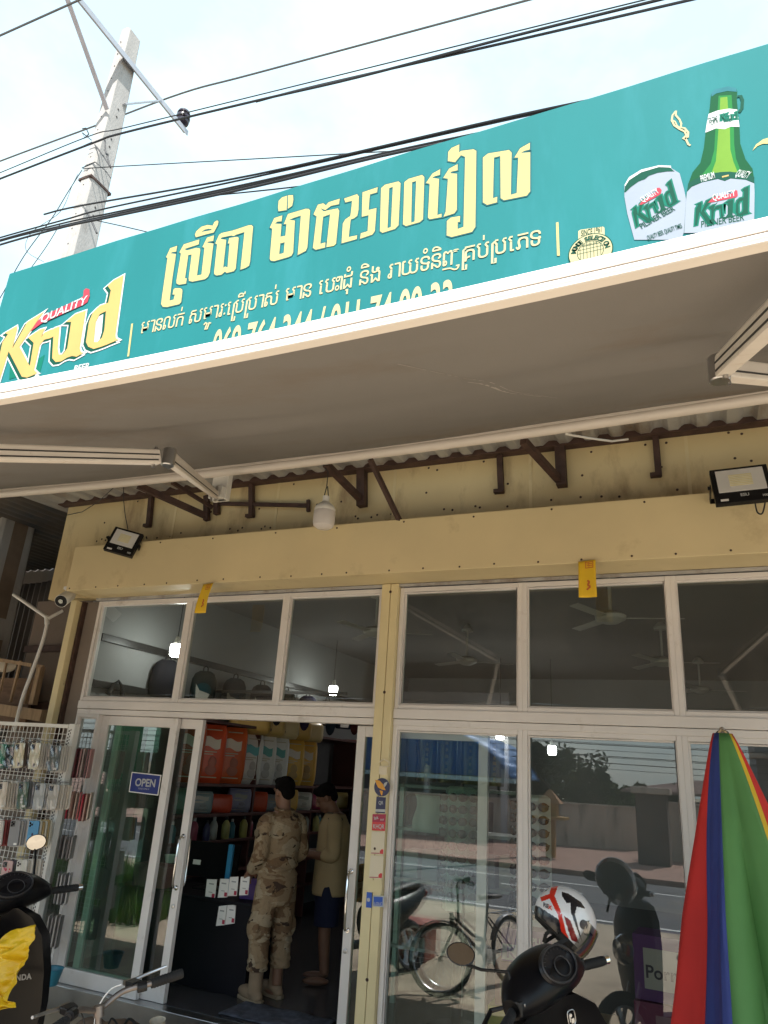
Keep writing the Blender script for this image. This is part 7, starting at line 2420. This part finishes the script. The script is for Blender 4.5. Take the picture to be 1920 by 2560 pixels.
for q in (-1, 1):
    a = arms2[q]
    limb(b_, [pt2(q*.09, 0, 1.33), a[0], a[0].lerp(a[1], .5), a[1], a[1].lerp(a[2], .35)], [.055, .074, .07, .066, .06])
blob_mesh('sleeves', b_, M['cream_shirt'], p2, .009, 3)
b_ = MB()
b_.loft([el_ring(pt2(0, 0, z), rx, ry, F2, 24) for z, rx, ry in ((.60, .15, .12), (.70, .185, .14), (.85, .172, .13), (.93, .165, .125))])
for q in (-1, 1):
    limb(b_, [pt2(q*.088, 0, .80), pt2(q*.105, .01, .60), pt2(q*.108, .01, .46)], [.115, .112, .112])
blob_mesh('shorts', b_, flat((.015, .018, .04), .85, 'cloth'), p2, .009, 3)
tag(MB().box(pt2(0, .33, 1.03), (.17, .10, .03), (0, 0, math.atan2(f2.y, f2.x))).build('wallet', M['black_rubber'], None, bevel=.006), 'dark wallet held by the person in the cream shirt', 'wallet')
tag(MB().box(pt1(.21, .30, .99), (.075, .012, .17), (R(18), 0, R(25))).build('paper_slip', M['paper_white'], None, bevel=.002), 'white packet held out between the two people', 'packet')

# ================================================================ the far side of the street, seen in the panes
FG = GZ + .10
M['far_wall'] = mat('stained_cream_wall', (.52, .43, .35), .9, 0, .12, 1.2, dirt=(.14, .11, .09), dscale=1.6, stretch=(2.5, 2.5, .35))
def wseg(a, b_, h_, label):
    k = MB()
    a, b_ = Vector(a), Vector(b_)
    k.bar(a+Vector((0, 0, h_/2)), b_+Vector((0, 0, h_/2)), .18, h_)
    k.bar(a+Vector((0, 0, h_+.03)), b_+Vector((0, 0, h_+.03)), .26, .06)
    return tag(k.build('garden_wall', M['far_wall']), label, 'wall')
wseg((-16, -16.6, FG), (-2.6, -21.5, FG), 1.25, 'stained cream garden wall across the street, reflected in the glass')
wseg((-2.0, -19.0, FG), (14, -18.0, FG), 1.5, 'garden wall across the street right of the dark gate pillar')
pl = thing('gate_pillar', 'dark stone gate pillar across the street, reflected beside the mullion', 'pillar', (-1.75, -17.2, FG))
MB().bx(-2.15, -1.35, -17.6, -16.8, FG, FG+1.75).build('shaft', mat('dark_stone', (.13, .10, .085), .85, 0, .15, 3), pl, bevel=.02)
MB().bx(-2.25, -1.25, -17.7, -16.7, FG+1.752, FG+1.92).build('cap', M['far_wall'], pl, bevel=.02)
M['leaf'] = mat('dark_leaves', (.045, .085, .025), .7, 0, .4, 3)
M['leaf2'] = mat('mid_leaves', (.065, .115, .03), .7, 0, .4, 3)
M['bark'] = mat('bark', (.10, .07, .05), .95, 0, .3, 8, bump=.4)
def tree(label, x, y, h_, cr_, m, n_=2600, tall=1.0):
    t_ = thing('tree', label, 'tree', (x, y, FG), 'trees behind the garden wall')
    k = MB()
    k.tube([(x, y, FG), (x+.1, y, FG+h_*.35), (x-.05, y+.1, FG+h_*.75)], [.16, .12, .05], 8)
    for i in range(6):
        a = i*1.05
        k.tube([(x+.08, y, FG+h_*(.32+.06*i)), (x+cr_*.6*math.cos(a), y+cr_*.6*math.sin(a), FG+h_*(.55+.05*i))], [.06, .02], 6)
    k.build('trunk', M['bark'], t_)
    cl_ = [(x+rnd.gauss(0, .5)*cr_, y+rnd.gauss(0, .5)*cr_, FG+h_*rnd.uniform(.38, .95), rnd.uniform(.25, .5)*cr_) for _ in range(22)]
    vs, fs = [], []
    for i in range(n_):
        c_ = cl_[i % len(cl_)]
        v = Vector((rnd.gauss(0, 1), rnd.gauss(0, 1), rnd.gauss(0, 1))).normalized()*c_[3]*rnd.random()**.4
        p = Vector(c_[:3])+Vector((v.x, v.y, v.z*tall))
        a_ = Vector((rnd.gauss(0, 1), rnd.gauss(0, 1), rnd.gauss(0, 1))).normalized()
        b_ = a_.orthogonal().normalized()
        l_ = rnd.uniform(.08, .16)
        n0 = len(vs)
        vs += [p-a_*l_, p+b_*l_*.5, p+a_*l_, p-b_*l_*.5]
        fs.append((n0, n0+1, n0+2, n0+3))
    me = MB().add(vs, fs)
    me_ = bpy.data.meshes.new('crown')
    off = BASE[t_.name]
    me_.from_pydata([tuple(Vector(p)-off) for p in me.v], [], me.f)
    me_.materials.append(m)
    o = bpy.data.objects.new('crown', me_)
    COL.objects.link(o)
    o.parent = t_
TR = [(-5.9, -24.5, 4.6, 1.5, 'leaf', 'tall dark tree left of the house across the street'), (-4.6, -25.5, 3.4, 1.2, 'leaf', 'dark round tree beside the tallest one across the street'), (-3.6, -26.5, 2.9, 1.1, 'leaf2', 'lighter bushy tree right of the dark trees'), (-7.6, -26, 4.2, 1.5, 'leaf2', 'broad tree at the left of the far tree row'), (-2.6, -27.5, 2.6, 1.0, 'leaf', 'small tree in front of the far house'), (-9.6, -27, 4.4, 1.6, 'leaf', 'dark tree half behind the blue roofed shed')]
for x, y, h_, c_, m_, lb in TR:
    tree(lb, x, y, h_*.72, c_*.9, M[m_])
hs2 = thing('far_house', 'low house with a dark overhanging roof across the street', 'house', (-.6, -27, FG))
MB().bx(-2.6, 2.2, -31, -26.6, FG, FG+1.5).build('wall', M['far_wall'], hs2)
rf = MB()
rf.loft([[(-3.6, -25.8, FG+1.75), (2.8, -25.8, FG+1.75), (2.8, -31.6, FG+1.75), (-3.6, -31.6, FG+1.75)], [(-3.5, -25.9, FG+1.85), (2.7, -25.9, FG+1.85), (2.7, -31.5, FG+1.85), (-3.5, -31.5, FG+1.85)], [(-.9, -28.6, FG+2.35), (.3, -28.6, FG+2.35), (.3, -28.8, FG+2.35), (-.9, -28.8, FG+2.35)]])
rf.build('roof', mat('dark_red_roof', (.10, .045, .035), .8), hs2)
for x in (-1.6, .2):
    wo_ = MB().bx(x, x+.9, -26.62, -26.58, FG+.5, FG+1.3).build('window', M['white_alu'], hs2)
    MB().bx(x+.06, x+.84, -26.575, -26.57, FG+.56, FG+1.24).build('pane', M['black_gloss'], wo_)
wr = MB().bx(-3.8, -.9, -25.2, -24.2, FG+1.15, FG+1.22).build('white_canopy', M['white_plastic'])
tag(wr, 'flat white canopy in front of the far house', 'canopy')
sd2 = thing('blue_roof_shed', 'market shed with a blue arched roof across the street', 'shed', (-10.5, -22, FG))
def arch(u, v):
    a = lerp(R(18), R(162), u)
    return (-10.6+4.6*math.cos(a), lerp(-19.5, -27, v), FG+1.1+2.6*math.sin(a)+.02*math.sin(u*120))
MB().grid(arch, 120, 4).build('roof', mat('blue_sheet_roof', (.03, .14, .34), .5, .2, .08, 2), sd2, smooth=True, solid=.01)
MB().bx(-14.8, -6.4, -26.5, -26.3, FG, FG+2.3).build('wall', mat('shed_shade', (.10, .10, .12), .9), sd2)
def gable(u, v):
    a = lerp(R(18), R(162), u)
    return (-10.6+4.6*math.cos(a), -19.55, lerp(FG+1.95, FG+1.1+2.6*math.sin(a), v))
MB().grid(gable, 60, 4).build('gable', mat('blue_gable_sheet', (.015, .08, .24), .5, .1, .08, 2), sd2, solid=.01)
for x in (-14.7, -12, -9.2, -6.5):
    MB().bx(x-.08, x+.08, -19.7, -19.5, FG, FG+2.2).build('post', M['galv_arm'], sd2)
MB().bx(-15.2, -6.0, -19.2, -18.9, FG+1.78, FG+1.92).build('valance', mat('pale_blue_canvas', (.32, .46, .50), .8), sd2)
bd2 = thing('concrete_house', 'grey two storey house at the far right of the street', 'house', (6, -26, FG))
MB().bx(1.2, 13, -30, -24, FG, FG+6.4).build('wall', mat('grey_render', (.22, .21, .21), .9, 0, .1, 1), bd2)
for i in range(5):
    for z in (1.0, 3.9):
        w2 = MB().bx(1.8+i*2.2, 3.2+i*2.2, -23.99, -23.95, FG+z, FG+z+1.4).build('window', M['white_alu'], bd2)
        MB().bx(1.88+i*2.2, 3.12+i*2.2, -23.945, -23.94, FG+z+.08, FG+z+1.32).build('pane', M['black_gloss'], w2)
MB().bx(1.0, 13.2, -23.9, -23.0, FG+3.1, FG+3.25).build('balcony', M['far_wall'], bd2)
# poles and wires across the street
for x, y, h_, lb in ((-4.9, -15.2, 7.5, 'thin pole on the far pavement, left one'), (-16, -15.2, 7.5, 'thin pole on the far pavement far to the left'), (7.5, -15.2, 7.5, 'thin pole on the far pavement, right one')):
    t_ = thing('street_pole', lb, 'pole', (x, y, FG))
    MB().tube([(x, y, FG), (x, y, FG+h_)], [.10, .07], 10).build('shaft', M['concrete'], t_, smooth=True)
    MB().bx(x-.8, x+.8, y-.04, y+.04, FG+h_-.5, FG+h_-.42).build('crossarm', M['galv_arm'], t_)
for i in range(9):
    z = 2.35+i*.15+(i % 3)*.05
    P = [(-40+j*5.2, -22.4-.04*i, z+.30*math.cos(j*1.13+i*.1)*.3) for j in range(15)]
    tag(MB().tube(smooth_pts(P, 3), .009+.006*(i % 2), 5).build('overhead_cable', M['wire_black']), 'cable strung along the far side of the street', 'cable', 'cables along the far side of the street')
# grass verge at the left of the forecourt
M['grass'] = mat('bright_grass', (.10, .22, .025), .8, 0, .3, 3)
gk = MB()
vs, fs = [], []
for i in range(9000):
    x, y = rnd.uniform(-11.5, -6.6), rnd.uniform(-5.9, -2.6)
    h_ = rnd.uniform(.10, .38)
    a = rnd.random()*6.28
    dx, dy = math.cos(a)*.018, math.sin(a)*.018
    n0 = len(vs)
    vs += [(x-dx, y-dy, GZ), (x+dx, y+dy, GZ), (x+rnd.gauss(0, .06), y+rnd.gauss(0, .06), GZ+h_)]
    fs.append((n0, n0+1, n0+2))
me_ = bpy.data.meshes.new('grass')
me_.from_pydata(vs, [], fs)
me_.materials.append(M['grass'])
o = bpy.data.objects.new('grass', me_)
COL.objects.link(o)
o['kind'] = 'stuff'
o['label'] = 'bright green grass verge at the left of the forecourt'
o['category'] = 'grass'
# spirit house style shrine on a post and a red bin across the road, seen in the pane
shn = thing('spirit_house', 'small golden spirit house on a post in front of the garden wall', 'shrine', (-4.3, -16.1, FG))
MB().bx(-4.42, -4.18, -16.2, -16.0, FG, FG+.95).build('post', mat('gold_paint', (.40, .22, .06), .5), shn)
MB().bx(-4.75, -3.85, -16.45, -15.75, FG+.95, FG+1.02).build('platform', mat('gold_paint_b', (.42, .24, .07), .5), shn)
MB().bx(-4.5, -4.1, -16.25, -15.95, FG+1.02, FG+1.35).build('shrine', mat('gold_paint_c', (.45, .25, .06), .5), shn)
MB().loft([[(-4.62, -16.35, FG+1.35), (-3.98, -16.35, FG+1.35), (-3.98, -15.85, FG+1.35), (-4.62, -15.85, FG+1.35)], [(-4.33, -16.12, FG+1.7), (-4.27, -16.12, FG+1.7), (-4.27, -16.08, FG+1.7), (-4.33, -16.08, FG+1.7)]]).build('roof', mat('gold_roof', (.36, .16, .05), .5), shn)
bn = thing('dust_bin', 'low brick red metal box standing on the sunny forecourt, reflected right of the column', 'box', (-3.30, -3.5, GZ))
MB().bx(-3.50, -3.12, -3.7, -3.35, GZ, GZ+.34).build('body', flat((.26, .07, .045), .5), bn, bevel=.01)
MB().bx(-3.53, -3.09, -3.73, -3.32, GZ+.342, GZ+.375).build('lid', flat((.42, .13, .09), .5), bn, bevel=.01)

# green banner and an unseen dark block added to darken the left door's reflection
gt = thing('green_banner', 'tall green cloth banner left on the forecourt, mirrored in the left panes', 'banner', (-8.7, -4.3, GZ))
MB().grid(lambda u, v: (lerp(-9.0, -8.45, u), -4.3+.03*math.sin(u*12+v*3), lerp(1.2, 4.3, v)), 16, 20).build('cloth', mat('green_tarp', (.03, .30, .12), .7, 0, .1, 2), gt, smooth=True, solid=.004)
MB().tube([(-9.05, -4.3, GZ), (-9.05, -4.3, 4.35), (-8.4, -4.3, 4.35)], .025, 8).build('frame', M['galv_arm'], gt)
dk = thing('added_dark_block', 'tall dark cloth block added out of view to darken the left door reflection', 'blocker', (-7.35, -4.2, GZ))
MB().grid(lambda u, v: (-7.35+.62*math.cos(6.2832*u)*(1+.04*math.sin(u*60)), -4.2+.5*math.sin(6.2832*u), lerp(GZ+.02, 2.5, v)), 80, 12).build('cover', mat('dark_block_cloth', (.012, .014, .012), .9, 0, .2, 3), dk, smooth=True)
MB().bx(-8.05, -6.65, -4.8, -3.6, 2.5, 2.56).build('top', mat('dark_block_top', (.03, .035, .03), .8), dk, bevel=.01)
